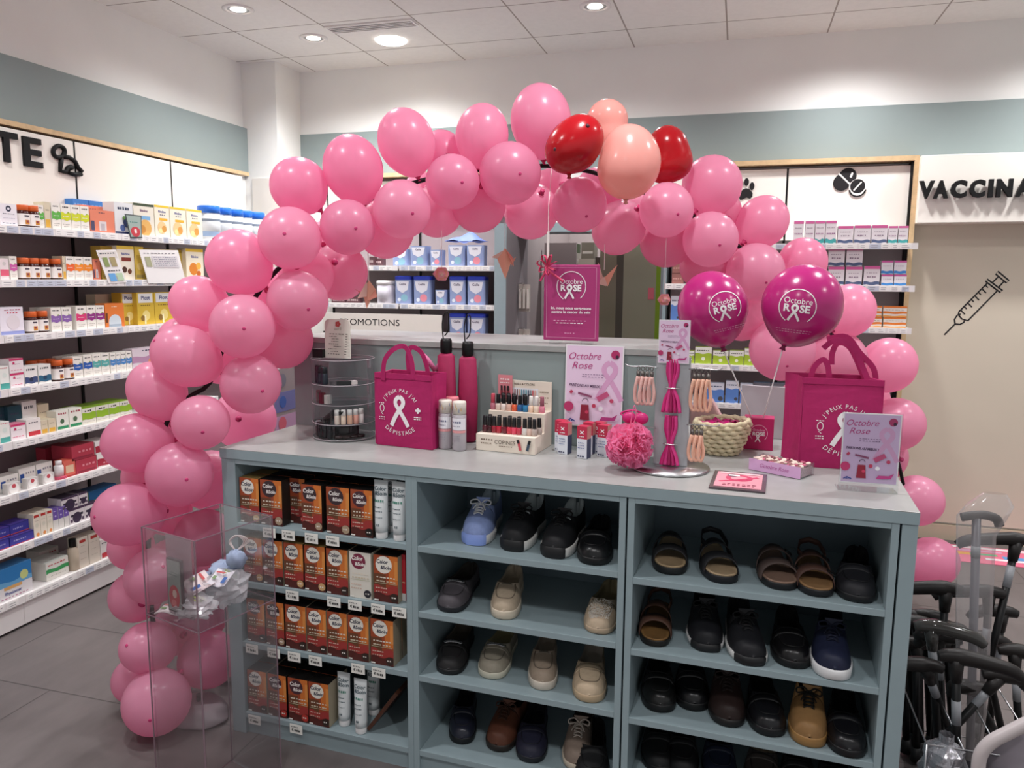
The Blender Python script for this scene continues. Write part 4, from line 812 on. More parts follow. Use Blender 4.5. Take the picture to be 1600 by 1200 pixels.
def shoe_mesh_upper(L, wd, style):
    N = 11; b = MB(); rings = []; op0 = style['open'][0]; ys = sorted([0.001, .006, .014, .028, .05, .075, .105, .14, .18, .22, .27, .32]+[op0-.03, op0-.008, op0+.002, op0+.008, op0+.018, op0+.035, op0+.06]+[.5, .54, .62, .7, .78, .86, .92, .955, .972, .985, .997])
    H = style['H']; op0, op1 = style['open']; col = style['col']
    for y in ys:
        w_ = outline(L, wd, y)*(.97 if y > .03 else .9); base = style['sole']*.9; top = herm(H, y)
        inop = op0 < y < op1; ow = 0
        if inop: u_ = min(1, (y-op0)/.13); v_ = min(1, (op1-y)/.10); ow = style['ow']*w_*math.sqrt(max(0, 1-(1-u_)**2))*math.sqrt(max(0, 1-(1-v_)**2))
        ow = min(ow, w_*.93); ring = []
        zc = herm(col, y) if inop else top
        for k in range(N):        # outer, bottom -> rim
            f = k/(N-1)
            if not inop:
                th = k/(N+4)*PI/2; x = w_*math.cos(th)**.8; z = base+(top-base)*math.sin(th)**.9
            else:
                th = f; x = lerp(w_, ow, f**2.2); z = base+(zc-base)*(1-(1-f)**1.3)
            ring.append((x, z))
        inner = []
        for k in range(1, 6):
            f = k/5
            if inop: x = ow*(1-.12*min(1, f*2)) if f < .6 else ow*.88*(1-f)/.4; z = zc-(zc-style['sole']-.004)*min(1, f*1.7)
            else: th = (N-1+k)/(N+4)*PI/2; x = w_*max(0, math.cos(th))**.8 if k < 5 else 0; z = base+(top-base)*math.sin(th)**.9
            inner.append((max(0, x), z))
        half = ring+inner; full = [(x, z) for x, z in half]+[(-x, z) for x, z in reversed(half[:-1])]
        rings.append([(x+skew(L, y), y*L, z) for x, z in full])
    n = len(rings[0]); nh = N
    b.m(style['upper']).smooth()
    vs = [p for r in rings for p in r]; fo = []; fi = []
    for j in range(len(rings)-1):
        ym = (ys[j]+ys[j+1])/2
        for i in range(n-1):
            f = (j*n+i, j*n+i+1, (j+1)*n+i+1, (j+1)*n+i); inner = (nh-1 <= i < n-nh) and (op0-.03 < ym < op1+.02)
            (fi if inner else fo).append(f)
    b.add(vs, fo+[tuple(range(n)), tuple((len(rings)-1)*n+i for i in range(n-1, -1, -1))]); k0 = len(b.v)-len(vs)
    b.m(style['lining']); 
    for f in fi: b.f.append([k0+i for i in f]); b.fm.append(b.mi); b.fs.append(True)
    return b
def sole_ring(L, wd, z, grow, n=40, heel=0):
    P = []
    for i in range(n):
        a = 2*PI*i/n; y = .5-.5*math.cos(a); w_ = outline(L, wd, y)+grow; x = w_ if a < PI else -w_
        yy = y*L+(-grow if y < .02 else grow if y > .98 else 0)
        if y < .002 or y > .998: x = 0
        P.append((x+skew(L, y), yy, z))
    return P
SH_CACHE = {}
def top_z(st, y): return herm(st['H'], y)
def on_vamp(st, L, wd):
    """maps (x fraction -1..1 across, y fraction along) to the upper's surface"""
    def f(x, y, l=0):
        w_ = outline(L, wd, y)*.97; base = st['sole']*.9; top = herm(st['H'], y); ax = min(.999, abs(x)); th = math.acos(ax**(1/.8)) if ax > 0 else PI/2
        return (w_*x+skew(L, y), y*L, base+(top-base)*math.sin(th)**.9+.0012+l*.0002)
    return f
HEEL = {}
def px_of(P):
    d = P-CAM; return 800+FPX*d.dot(RGT)/d.dot(FWD)
def shoe(kind, label, px, z, t0=.05, rot=0.0, L=.266, wd=.101, upper='#222226', lining='#8a7f70', sole='#1a1a1c', soleh=.018, extra=None, cat='shoe', nm=None, grp=None):
    up = mat('shoe_'+upper[1:], upper, .62 if kind not in ('gloss',) else .3, var=.06, scale=80, bump=.12); ln = mat('lining_'+lining[1:], lining, .8); so = mat('sole_'+sole[1:], sole, .5)
    glossy = extra and 'gloss' in extra
    if glossy: up = mat('leather_'+upper[1:], upper, .32, bump=.05, scale=60)
    Hl = {'sneaker': [(0, .021), (.012, .038), (.035, .052), (.12, .058), (.25, .067), (.38, .080), (.44, .086), (.6, .08), (1, .085)], 'loafer': [(0, .019), (.012, .030), (.035, .043), (.1, .050), (.22, .055), (.36, .064), (.42, .068), (1, .065)], 'clog': [(0, .03), (.04, .05), (.15, .066), (.3, .08), (.45, .088), (1, .06)]}
    H = Hl['sneaker' if kind in ('sneaker', 'boot') else 'loafer']
    H = [(a, b_+soleh-.018) for a, b_ in H]
    rim = {'sneaker': [(0, .1), (.42, .1), (.55, .076), (.75, .070), (.9, .094), (1, .114)], 'boot': [(0, .11), (.42, .12), (.6, .115), (.8, .118), (1, .13)], 'loafer': [(0, .08), (.42, .082), (.55, .056), (.75, .052), (.92, .066), (1, .074)]}[kind if kind in ('sneaker', 'boot') else 'loafer']
    rim = [(a, b_+soleh-.018) for a, b_ in rim]
    o0_ = .39 if kind == 'loafer' else .43; rim = [(o0_, herm(H, o0_))]+[q for q in rim if q[0] > .5]
    st = dict(H=H, open=(o0_, .975), ow=.88 if kind != 'boot' else .74, col=rim, sole=soleh, upper=up, lining=ln)
    s = s_at(px, t0, z+.03)
    if px in HEEL:
        best = min((abs(px_of(W(s, t0, z+.07)+(CV*math.cos(R_(a/2))-CU*math.sin(R_(a/2)))*L)-HEEL[px]), a/2) for a in range(-80, 90)); rot = R_(best[1])
    lo_, hi_ = (.712, 1.321) if s < 1.345 else (1.370, 2.001); dx = -math.sin(rot)*L
    for _ in range(2):
        ex0, ex1 = min(s-wd*.5, s+dx-wd*.38), max(s+wd*.5, s+dx+wd*.38)
        if ex0 < lo_: s += lo_-ex0+.002
        elif ex1 > hi_: s -= ex1-hi_+.002
    t = thing(nm or 'shoe', label, cat, W(s, t0, z+.0006), RZ+rot, grp)
    zs = [(0, .0), (.3, .002), (1, .0)]
    b = MB().m(so).smooth(); b.loft([sole_ring(L, wd, .0, -.006), sole_ring(L, wd, .003, .001 if soleh > .02 else 0), sole_ring(L, wd, soleh*.85, .003 if kind in ('sneaker',) else .001), sole_ring(L, wd, soleh, 0.0)])
    b.build('sole', t)
    if kind == 'sandal' or kind == 'sandal2': 
        fb = mat('cork_footbed_'+lining[1:], lining, .7, var=.08, scale=50)
        b = MB().m(fb).smooth(); R = []
        b.loft([sole_ring(L, wd-.004, soleh, 0), sole_ring(L, wd-.008, soleh+.006, 0), sole_ring(L, wd-.022, soleh+.003, 0)]); b.build('footbed', t)
        def strap(y0, y1, hz, nmn='strap', y0b=None):
            R = []
            for k in range(15):
                th = PI*k/14; row_ = []
                for yy in (y0, (y0+y1)/2, y1):
                    w_ = outline(L, wd, yy)+.003; row_.append((w_*math.cos(th)+skew(L, yy), yy*L+(.012*math.sin(th)), soleh*.6+(hz)*math.sin(th)**.7))
                R.append(row_)
            top = [[(p[0], p[1], p[2]) for p in r] for r in R]; bot = [[(p[0]*.96, p[1], p[2]-.0035) for p in r] for r in R]
            b = MB().m(up).smooth(); vs = []; 
            for r, q in zip(top, bot): vs += r+list(reversed(q))
            fs = []
            for j in range(14):
                for i in range(6): i2 = (i+1) % 6; fs.append((j*6+i, (j+1)*6+i, (j+1)*6+i2, j*6+i2))
            b.add(vs, fs); return b.build(nmn, t)
        strap(.16, .34, .046); strap(.42, .58, .062)
        if kind == 'sandal2' or (extra and 'heelstrap' in extra):
            b = MB().m(up).smooth(); b.strip([( .8*outline(L, wd, .55), .55*L, .06), (.036, .75*L, .055), (.026, .93*L, .066), (0, .985*L, .07), (-.026, .93*L, .066), (-.036, .75*L, .055), (-.8*outline(L, wd, .55), .55*L, .06)], (0, 0, 1), .016, .003); b.build('heel_strap', t)
        if extra and 'buckles' in extra:
            for yy, hz in ((.25, .046), (.5, .062)):
                x = outline(L, wd, yy)*.72; MB().m(CHROME if 'steel' in extra else BLKM).tube([(x-.008, yy*L-.009, soleh*.6+hz*.86), (x+.008, yy*L-.009, soleh*.6+hz*.70), (x+.008, yy*L+.009, soleh*.6+hz*.72), (x-.008, yy*L+.009, soleh*.6+hz*.90)], .0016, 6, closed=True).build('buckle', t)
        return t
    shoe_mesh_upper(L, wd, st).build('upper', t, sub=0)
    f = on_vamp(st, L, wd)
    if kind == 'loafer':
        # moccasin seam and saddle strap
        sm = mat('seam_'+upper[1:], '#%02x%02x%02x' % tuple(int(int(upper[i:i+2], 16)*.7) for i in (1, 3, 5)), .6)
        P = [f(x, y) for x, y in [(.62, .40), (.66, .28), (.62, .17), (.45, .105), (0, .085), (-.45, .105), (-.62, .17), (-.66, .28), (-.62, .40)]]
        MB().m(sm).smooth().tube(smoothpath(P, 4), .0016, 5).build('seam', t)
        if not extra or 'strap' in extra or 'chain' in extra:
            R = [[f(x, y) for y in (.30, .335, .37)] for x in [-.98+1.96*i/14 for i in range(15)]]
            R = [[(r[0][0], r[0][1]-.001, r[0][2]-.001)]+[(p[0]*1.01, p[1], p[2]+.003) for p in r]+[(r[2][0], r[2][1]+.001, r[2][2]-.001)] for r in R]; b = MB().m(up).smooth(); b.loft(R, cap=False, closed=False); b.build('strap', t)
            for q in (1, 3): MB().m(sm).smooth().tube([r[q] for r in R], .0009, 5).build('stitching', t)
        if extra and 'chain' in extra:
            b = MB().m(CHROME).smooth()
            for i in range(7): c = Vector(f(-.48+.16*i, .335)); b.tube([c+Vector((.0065*math.cos(a), .005*math.sin(a), .0065)) for a in [2*PI*k/8 for k in range(8)]], .0018, 5, closed=True)
            b.build('chain', t)
    if kind in ('sneaker', 'boot'):
        lc = mat('lace_'+(extra.get('lace') if isinstance(extra, dict) else '111113')[-6:], (extra.get('lace') if isinstance(extra, dict) else '#111113'), .8)
        b = MB().m(lc).smooth()
        for i in range(5 if kind == 'boot' else 4):
            y = .24+.045*i; b.tube([f(-.3, y, 6), f(-.1, y+.012, 14), f(.1, y+.02, 14), f(.3, y+.03, 6)], .0022, 6); b.tube([f(.3, y, 6), f(.1, y+.012, 18), f(-.1, y+.02, 18), f(-.3, y+.03, 6)], .0022, 6)
        c = Vector(f(0, .415, 10))
        for sg in (-1, 1):
            b.tube(smoothpath([c, c+Vector((sg*.014, .004, .012)), c+Vector((sg*.032, -.004, .010)), c+Vector((sg*.03, -.012, .002)), c+Vector((sg*.012, -.004, .002)), c]), .0023, 6)
            b.tube(smoothpath([c, c+Vector((sg*.01, -.012, .002)), c+Vector((sg*.02, -.03, -.010))]), .002, 6)
        b.build('laces', t)
        b = MB().m(up).smooth(); b.loft([[f(x, y) for x in (-.2, 0, .2)] for y in (.36, .41, .43)]+[[(x*.024, .445*L, H[-1][1]+.022) for x in (-1, 0, 1)]], cap=False, closed=False); b.build('tongue', t)
    if extra and 'glitter' in extra:
        gm = mat('glitter', '#e9e2d8', .25, metal=.4); b = MB().m(gm); rnd = random.Random(3)
        for i in range(520):
            x, y = rnd.uniform(-.72, .72), rnd.uniform(.05, .385); c = Vector(f(x, y, 2)); r = rnd.uniform(.0007, .0015); b.box(c.x-r, c.x+r, c.y-r, c.y+r, c.z-r, c.z+r)
        o = b.build('glitter', t); o['kind'] = 'stuff'
    if extra and 'bumper' in extra:
        bm = mat('toe_bumper_'+extra['bumper'][1:], extra['bumper'], .5); b = MB().m(bm).smooth(); R = []
        for k in range(13):
            q = -.62+1.02*k/12; y = .5-.5*math.cos(q); w_ = outline(L, wd, y)+.0045; x = w_*(1 if q > 0 else -1) if abs(q) > .02 else 0; yy = y*L-.0045 if y < .03 else y*L
            R.append([(x*.96+skew(L, y), yy+.002, .001), (x+skew(L, y), yy, soleh*.45), (x+skew(L, y), yy, soleh*.95), (x*.95+skew(L, y), yy+.004, soleh*1.15)])
        b.loft(R, cap=False, closed=False); b.build('toe_bumper', t)
    if extra and 'toecap' in extra:
        cm = mat('toecap_'+extra['toecap'][1:], extra['toecap'], .4); b = MB().m(cm).smooth(); b.loft([[f(x, y, 1) for x in [-1+2*i/12 for i in range(13)]] for y in (.012, .03, .06, .09)], cap=False, closed=False); b.build('toe_cap', t)
    return t
R_ = math.radians
HEEL.update({741: 773, 800: 841, 864: 903, 928: 941, 700: 739, 787: 806, 934: 958, 689: 719, 766: 797, 848: 858, 921: 930, 701: 714, 775: 820, 829: 842, 900: 917, 940: 944, 1049: 1051, 1134: 1109, 1225: 1203, 1281: 1263, 1343: 1340, 1024: 1033, 1107: 1100, 1178: 1151, 1243: 1229, 1304: 1297, 1026: 1026, 1085: 1081, 1140: 1136, 1206: 1187, 1265: 1266, 1328: 1318, 1012: 1014, 1068: 1069, 1128: 1124, 1190: 1200, 1252: 1246, 1310: 1302})
ZA, ZB_, ZC_, ZD = .75, .54, .33, .078
shoe('sneaker', 'light blue trainer with white laces and sole, top shelf', 741, ZA, .06, R_(-16), upper='#8e9fd0', lining='#b4c2cc', sole='#dcdad8', soleh=.03, extra={'lace': '#e8e8ea', 'bumper': '#8aa0e0'}, nm='trainer')
shoe('sneaker', 'black trainer with white sole, between the blue and second black trainer', 800, ZA, .05, R_(-24), upper='#17171a', lining='#c4cccc', sole='#d8d6d2', soleh=.03, extra={'lace': '#101012', 'bumper': '#151517'}, nm='trainer')
shoe('sneaker', 'black trainer with white sole, beside the black loafer', 864, ZA, .035, R_(-18), upper='#17171a', lining='#c4cccc', sole='#d8d6d2', soleh=.03, extra={'lace': '#101012', 'bumper': '#151517'}, nm='trainer')
shoe('loafer', 'black leather loafer at the right end of the top middle shelf', 928, ZA, .02, R_(-12), upper='#121214', lining='#151518', sole='#0e0e10', soleh=.022, extra=['gloss', 'strap'], nm='loafer')
shoe('loafer', 'dark grey suede loafer with silver chain, second middle shelf', 700, ZB_, .02, R_(-15), upper='#4b464b', lining='#39342f', sole='#1c1c22', soleh=.018, extra=['chain'], nm='loafer')
shoe('loafer', 'beige loafer with chunky white sole, centre of second middle shelf', 787, ZB_, .03, R_(-4), wd=.092, upper='#b3a18b', lining='#b3a48f', sole='#d2c4b0', soleh=.028, extra=['plain'], nm='loafer')
shoe('loafer', 'beige loafer covered in silver glitter, right of second middle shelf', 934, ZB_, .03, R_(0), wd=.098, upper='#b9a48c', lining='#97896a', sole='#b29c84', soleh=.018, extra=['glitter'], nm='loafer')
shoe('loafer', 'black suede loafer at the left of the third middle shelf', 689, ZC_, .03, R_(-14), upper='#1b191a', lining='#5a5148', sole='#111113', soleh=.018, extra=['chain'], nm='loafer')
shoe('loafer', 'grey-beige loafer with chain and pale sole, third middle shelf', 766, ZC_, .05, R_(-26), upper='#8f8778', lining='#968c6a', sole='#c9c4b2', soleh=.022, extra=['chain'], nm='loafer')
shoe('loafer', 'taupe loafer with white sole, third middle shelf', 848, ZC_, .04, R_(-2), wd=.09, upper='#988776', lining='#a89a8c', sole='#cfc4b6', soleh=.028, extra=['plain'], nm='loafer')
shoe('loafer', 'pale beige moccasin with fringe strap, right of third middle shelf', 921, ZC_, .02, R_(2), upper='#bda88e', lining='#aaa094', sole='#b9a183', soleh=.024, extra=['strap'], nm='loafer')
shoe('loafer', 'navy patent shoe alone at the left of the bottom middle shelf', 701, ZD, .07, R_(-10), wd=.09, upper='#20222f', lining='#0f0f14', sole='#101014', soleh=.022, extra=['gloss', 'strap'], nm='loafer')
shoe('sneaker', 'cognac brown leather lace-up shoe, bottom middle shelf', 775, ZD, .07, R_(-22), upper='#573020', lining='#2a1a12', sole='#241c18', soleh=.024, extra={'lace': '#3a2014'}, nm='lace_up_shoe')
shoe('loafer', 'navy suede moccasin beside the brown shoe, bottom middle shelf', 829, ZD, .05, R_(-8), upper='#1d1d30', lining='#14141c', sole='#14141c', soleh=.02, extra=['strap'], nm='loafer')
shoe('sneaker', 'taupe shoe with pale lace bow, bottom middle shelf', 900, ZD, .06, R_(-6), wd=.092, upper='#857468', lining='#5d5048', sole='#c4b6a4', soleh=.022, extra={'lace': '#b8aca2'}, nm='lace_up_shoe')
shoe('loafer', 'plain black shoe at the right end of the bottom middle shelf', 940, ZD, .0, R_(-4), upper='#141416', lining='#101012', sole='#0e0e10', soleh=.02, nm='loafer')
Z1, Z2, Z3, Z4 = .739, .529, .322, .10
shoe('sandal', 'small black two-strap sandal at the left, top right shelf', 1049, Z1, .05, R_(-2), wd=.098, upper='#151417', lining='#a58c6c', sole='#19191b', soleh=.022, nm='sandal', cat='sandal')
shoe('sandal2', 'black sandal with heel strap beside the small black sandal', 1134, Z1, .035, R_(17), wd=.096, upper='#16161a', lining='#a58e70', sole='#15151a', soleh=.022, nm='sandal', cat='sandal')
shoe('sandal', 'dark brown two-buckle sandal in the middle of the top right shelf', 1225, Z1, .04, R_(28), wd=.1, upper='#4a3c38', lining='#84695a', sole='#17171a', soleh=.02, extra=['buckles'], nm='sandal', cat='sandal')
shoe('sandal2', 'brown sandal with tan edging and heel strap, top right shelf', 1281, Z1, .025, R_(12), wd=.096, upper='#4c332b', lining='#8a6844', sole='#16161a', soleh=.02, extra=['buckles'], nm='sandal', cat='sandal')
shoe('loafer', 'black suede shoe at the right end of the top right shelf', 1343, Z1, .02, R_(4), upper='#14141a', lining='#121216', sole='#111114', soleh=.02, nm='loafer')
shoe('sandal2', 'brown strappy sandal with cork footbed, left of second right shelf', 1024, Z2, .03, R_(-8), wd=.092, upper='#4d3226', lining='#7d5b32', sole='#17120f', soleh=.02, nm='sandal', cat='sandal')
shoe('sneaker', 'black slip-on trainer with white edge, left of the pair', 1107, Z2, .05, R_(14), upper='#101016', lining='#14141a', sole='#c9c8c8', soleh=.02, extra={'lace': '#0d0d10', 'bumper': '#111114'}, nm='trainer')
shoe('sneaker', 'black slip-on trainer with white edge, right of the pair', 1178, Z2, .01, R_(16), upper='#101016', lining='#14141a', sole='#cdccca', soleh=.022, extra={'lace': '#0d0d10', 'bumper': '#111114'}, nm='trainer')
shoe('loafer', 'black leather shoe in shade beside the white-soled navy shoe', 1243, Z2, .03, R_(10), upper='#111012', lining='#0f0f11', sole='#0e0e10', soleh=.022, extra=['gloss', 'strap'], nm='loafer')
shoe('sneaker', 'navy canvas shoe with thick white sole, second right shelf', 1304, Z2, -.0, R_(8), upper='#141a34', lining='#12141e', sole='#dad9da', soleh=.03, extra={'lace': '#10152c'}, nm='trainer')
shoe('loafer', 'black leather shoe at the left end of the third right shelf', 1026, Z3, .05, R_(-2), upper='#121212', lining='#0e0e10', sole='#0f0f10', soleh=.024, extra=['gloss', 'strap'], nm='loafer')
shoe('loafer', 'black leather shoe pushed back, second on the third right shelf', 1085, Z3, .09, R_(4), upper='#121214', lining='#0e0e10', sole='#0f0f10', soleh=.024, extra=['gloss', 'strap'], nm='loafer')
shoe('sneaker', 'dark burgundy leather shoe on the third right shelf', 1140, Z3, .04, R_(6), upper='#22120f', lining='#120c0b', sole='#120e0e', soleh=.024, extra={'lace': '#1a0e0c'}, nm='lace_up_shoe')
shoe('loafer', 'black shoe between the burgundy and the tan shoe', 1206, Z3, .03, R_(10), upper='#121216', lining='#0e0e10', sole='#0f0f12', soleh=.024, extra=['gloss', 'strap'], nm='loafer')
shoe('boot', 'tan lace-up shoe with black laces, third right shelf', 1265, Z3, .015, R_(5), upper='#8a673f', lining='#3a2a1c', sole='#9a7343', soleh=.028, extra={'lace': '#141210'}, nm='lace_up_shoe')
shoe('loafer', 'large black shoe at the right end of the third right shelf', 1328, Z3, .0, R_(5), upper='#101014', lining='#0e0e10', sole='#0e0e12', soleh=.022, extra=['gloss', 'strap'], nm='loafer')
for px, c, lb in [(1012, '#121214', 'black shoe leftmost on the lowest right shelf'), (1068, '#101012', 'black shoe second on the lowest right shelf'), (1128, '#141a30', 'navy shoe on the lowest right shelf'), (1252, '#121214', 'black shoe right of the pale sole on the lowest right shelf'), (1310, '#121214', 'black shoe rightmost on the lowest right shelf')]:
    shoe('loafer', lb, px, Z4, .1, R_(4), upper=c, lining='#101012', sole='#0e0e10', soleh=.02, nm='loafer')
shoe('loafer', 'shoe with pale beige lining on the lowest right shelf', 1190, Z4, .1, R_(4), upper='#3a3330', lining='#c9b39a', sole='#0e0e10', soleh=.02, nm='loafer')

# ------------------------------------------------------------------ balloon arch
AA, AB = Vector((-1.865, 2.11, 0)), Vector((.93, 3.90, 0)); AD = (AB-AA).normalized(); AN = Vector((AD.y, -AD.x, 0))   # AN points to the camera side
def ap(px, py, off=0.0): return onplane(px, py, AN, AA.dot(AN)+off)
PINK = latex('pink_latex', '#f8b4cf', .6, .3); PINK2 = latex('pink_latex_deep', '#f5abc9', .6, .3); NUB = mat('balloon_knot_pink', '#c2376e', .5)
rodpx = [(268,1120),(250,1040),(238,960),(232,880),(235,800),(250,710),(262,657),(296,620),(328,598),(355,530),(402,460),(432,423),(495,365),(567,317),(655,283),(745,266),(850,259),(925,269),(1000,298),(1082,337),(1156,386),(1222,440),(1280,500),(1330,560),(1368,620),(1395,690),(1412,760),(1425,830),(1432,900)]
ROD = smoothpath([ap(*q) for q in rodpx], 3)
rod = MB().m(BLACK).smooth().tube(ROD, .008, 8).build('arch_rod'); tag(rod, 'thin black bent rod running through the middle of the balloon arch', 'rod')
# (px, py, rx, ry, layer, offset override)  layer F front row, O outer row, I inner/back row
BAL = [(245,1096,51,51,'F',.05),(232,1012,47,39,'O',.03),(213,1062,36,36,'I',-.10),(325,1030,44,45,'I',-.05),(212,932,47,39,'I',-.08),(240,900,50,43,'O',.04),(310,965,44,42,'I',-.12),(205,855,40,34,'I',-.1),(325,905,44,44,'I',-.22),(202,803,54,49,'O',.05),(318,840,47,44,'I',-.12),
 (281,741,53,48,'F',.10),(225,745,34,33,'I',-.1),(328,750,46,50,'I',-.25),(214,692,51,46,'O',0),(314,660,48,39,'F',.12),(382,655,54,48,'I',-.55),(246,611,48,43,'O',-.02),(392,600,50,44,'F',.08),(292,557,55,47,'O',.04),(288,535,44,40,'I',-.09),(379,510,53,47,'F',.12),(441,530,52,46,'I',-.14),(312,475,46,43,'O',-.03),(465,470,50,45,'F',.08),
 (374,410,51,50,'O',.03),(478,430,45,42,'I',-.12),(453,372,50,47,'F',.10),(467,291,44,44,'O',-.02),(530,425,48,44,'I',-.16),(543,355,44,42,'F',.09),(552,265,46,53,'O',0),(602,358,45,47,'I',-.12),(628,327,45,46,'F',.10),(635,222,44,51,'O',0),(683,330,40,46,'I',-.13),(690,238,34,34,'I',-.14),(707,284,41,44,'F',.09),(753,212,41,49,'O',0),(748,320,42,45,'I',-.12),
 (797,271,48,49,'F',.11),(845,189,47,56,'O',0),(830,330,42,46,'I',-.12),(905,320,41,45,'F',.06),(967,356,40,48,'I',-.08),(1041,328,42,43,'F',.09),(1042,376,41,43,'I',-.12),(1112,290,46,46,'O',-.02),(1126,331,32,32,'I',-.14),(1110,374,43,43,'F',.09),(1102,415,38,40,'I',-.13),(1191,347,43,39,'O',-.02),(1180,425,45,45,'F',.05),(1160,490,42,45,'I',-.13),(1254,410,37,38,'O',-.03),
 (1222,545,50,50,'F',.04),(1325,486,44,40,'O',-.04),(1300,562,49,51,'I',-.06),(1262,625,40,42,'I',-.2),(1387,571,44,42,'O',0),(1350,625,38,38,'I',-.15),(1400,663,44,41,'O',-.02),(1374,712,41,42,'I',-.12),(1432,782,39,40,'O',0),(1392,850,38,38,'I',-.14),(1455,878,38,40,'O',.02),
 (862,300,36,38,'I',-.2),(935,300,38,40,'I',-.2),(1003,340,36,38,'I',-.2),(1080,345,34,34,'I',-.2),(1150,400,36,36,'I',-.2),(660,300,30,32,'I',-.24),(566,345,36,36,'I',-.24),(505,385,38,38,'I',-.22),(420,455,38,38,'I',-.22),(345,560,40,40,'I',-.22),(278,655,38,38,'I',-.2),(262,800,36,36,'I',-.2),(268,880,38,38,'I',-.22),(275,985,40,38,'I',-.2),(1215,480,38,38,'I',-.2),(1290,520,36,36,'I',-.2)]
def balloon_mesh(r, ry, nm='balloon', M=PINK, warp=None):
    # local +Z = crown; neck and knot at -Z
    n, k = 28, 18; vs = []; fs = []
    for j in range(k+1):
        a = PI*j/k; z = -math.cos(a); rad = math.sin(a)
        if z < 0: rad *= 1-.18*(-z)**2.2; zz = z*1.06
        else: zz = z
        for i in range(n):
            b_ = 2*PI*i/n; p = Vector((r*rad*math.cos(b_), r*rad*math.sin(b_), ry*zz))
            vs.append(warp(p) if warp else p)
    for j in range(k):
        for i in range(n): i2 = (i+1) % n; fs.append((j*n+i, j*n+i2, (j+1)*n+i2, (j+1)*n+i))
    b = MB().smooth().m(M); b.add(vs, fs); return b
random.seed(11)
PR = {'F': 2, 'O': 1, 'I': 0}; BAL = [list(q) for q in BAL]
for it in range(60):          # balloons press on each other but do not run through one another
    G = []
    for px, py, rx, ry, lay, off in BAL:
        c = ap(px, py, off); G.append((c, (rx+ry)/2/FPX*(c-CAM).dot(FWD)))
    for i in range(len(BAL)):
        for j in range(i):
            d = (G[i][0]-G[j][0]).length; lim = .86*(G[i][1]+G[j][1])
            if d < lim:
                lo, hi = (i, j) if (PR[BAL[i][4]], BAL[i][5]) < (PR[BAL[j][4]], BAL[j][5]) else (j, i)
                k = min(.02, (lim-d)*.25); BAL[lo][5] = max(-.5, BAL[lo][5]-k); BAL[hi][5] = min(.22, BAL[hi][5]+k*.35)
cnt = {}; allb = []
for i, (px, py, rx, ry, lay, off) in enumerate(BAL):
    c = ap(px, py, off); zc = (c-CAM).dot(FWD); r = min(rx, ry)/FPX*zc; rr = max(rx, ry)/FPX*zc
    if c.z < rr+.006: c = onplane(px, py, (0, 0, 1), rr*1.04+.006); zc = (c-CAM).dot(FWD); r = min(rx, ry)/FPX*zc; rr = max(rx, ry)/FPX*zc
    near = min(ROD, key=lambda q: (q-c).length); ax = (c-near)
    if ax.length < .03: ax = AN.copy()
    ax.normalize()
    if lay == 'F': ax = (ax+AN*1.2).normalized()
    if lay == 'I': ax = (ax-AN*.9).normalized()
    foot = ROD.index(near)/(len(ROD)-1); allb.append((foot, lay, c, r, rr, ax))
allb.sort(key=lambda q: q[0]); rows_ = {'F': 'front row', 'O': 'outer edge', 'I': 'inner back row'}
for foot, lay, c, r, rr, ax in allb:
    cnt[lay] = cnt.get(lay, 0)+1; half = 'left foot'
    ra = min(rr*1.02, r*1.2)
    if lay == 'F': ra = r*1.0; r2 = (r+rr)/2
    else: r2 = r*1.01
    t = thing('balloon', f'pink balloon, {nth(cnt[lay])} from the left foot along the arch, {rows_[lay]}', 'balloon', c, 0, 'pink balloons of the arch')
    t.rotation_mode = 'QUATERNION'; t.rotation_quaternion = ax.to_track_quat('Z', 'Y')
    M = PINK if random.random() < .7 else PINK2
    b = balloon_mesh(r2, ra, M=M); b.build('balloon_skin', t)
    b = MB().smooth().m(NUB); b.ball((0, 0, ra+.0004), .006, .006, .0015, 10, 6); b.build('crown_spot', t)
    b = MB().smooth().m(NUB); b.lathe([(.012, -ra*1.055), (.006, -ra*1.08-.004), (.005, -ra*1.08-.008), (.010, -ra*1.08-.013), (.003, -ra*1.08-.014)], 12); b.build('knot', t)

# heart balloons near the top
def lobes(name, label, M, L, px, py, off, nub=True):
    """one skin around several overlapping lobes given in pixels at the arch; star-shaped radial surface"""
    c = ap(px, py, off); zc = (c-CAM).dot(FWD); k = zc/FPX; cs = []
    for lx, ly, lr, lo in L: cs.append((RGT*((lx-px)*k)-UPV*((ly-py)*k)-FWD*lo, lr*k))
    n, m_ = 36, 24; vs = []; fs = []
    for j in range(m_+1):
        a = PI*j/m_
        for i in range(n):
            b_ = 2*PI*i/n; d = Vector((math.sin(a)*math.cos(b_), math.sin(a)*math.sin(b_), -math.cos(a))); T = []
            for q, r in cs:
                bq = d.dot(q); disc = bq*bq-(q.length_squared-r*r); T.append(bq+math.sqrt(disc) if disc > 0 else 0)
            p = 10; R = (sum((max(t, .001)/.1)**p for t in T))**(1/p)*.1; vs.append(d*R)
    for j in range(m_):
        for i in range(n): i2 = (i+1) % n; fs.append((j*n+i, j*n+i2, (j+1)*n+i2, (j+1)*n+i))
    t = thing('heart_balloon', label, 'balloon', c, 0, 'heart balloons on top of the arch')
    b = MB().smooth().m(M); b.add(vs, fs); b.build('balloon_skin', t)
    low = min(vs, key=lambda v: v.z); b = MB().smooth().m(M).lathe([(.012, .004), (.005, -.006), (.009, -.014), (.003, -.016)], 10, (low.x, low.y, low.z)); b.build('knot', t)
    return t, cs, c
RED = latex('red_latex', '#c01420', .25); SALM = latex('salmon_latex', '#f8b8ae', .4)
t, cs, c = lobes('heart', 'red heart balloon with two dark spots, top of the arch', RED, [(883,241,31,.02),(908,218,33,.03),(896,231,40,.02)], 896, 231, .20)
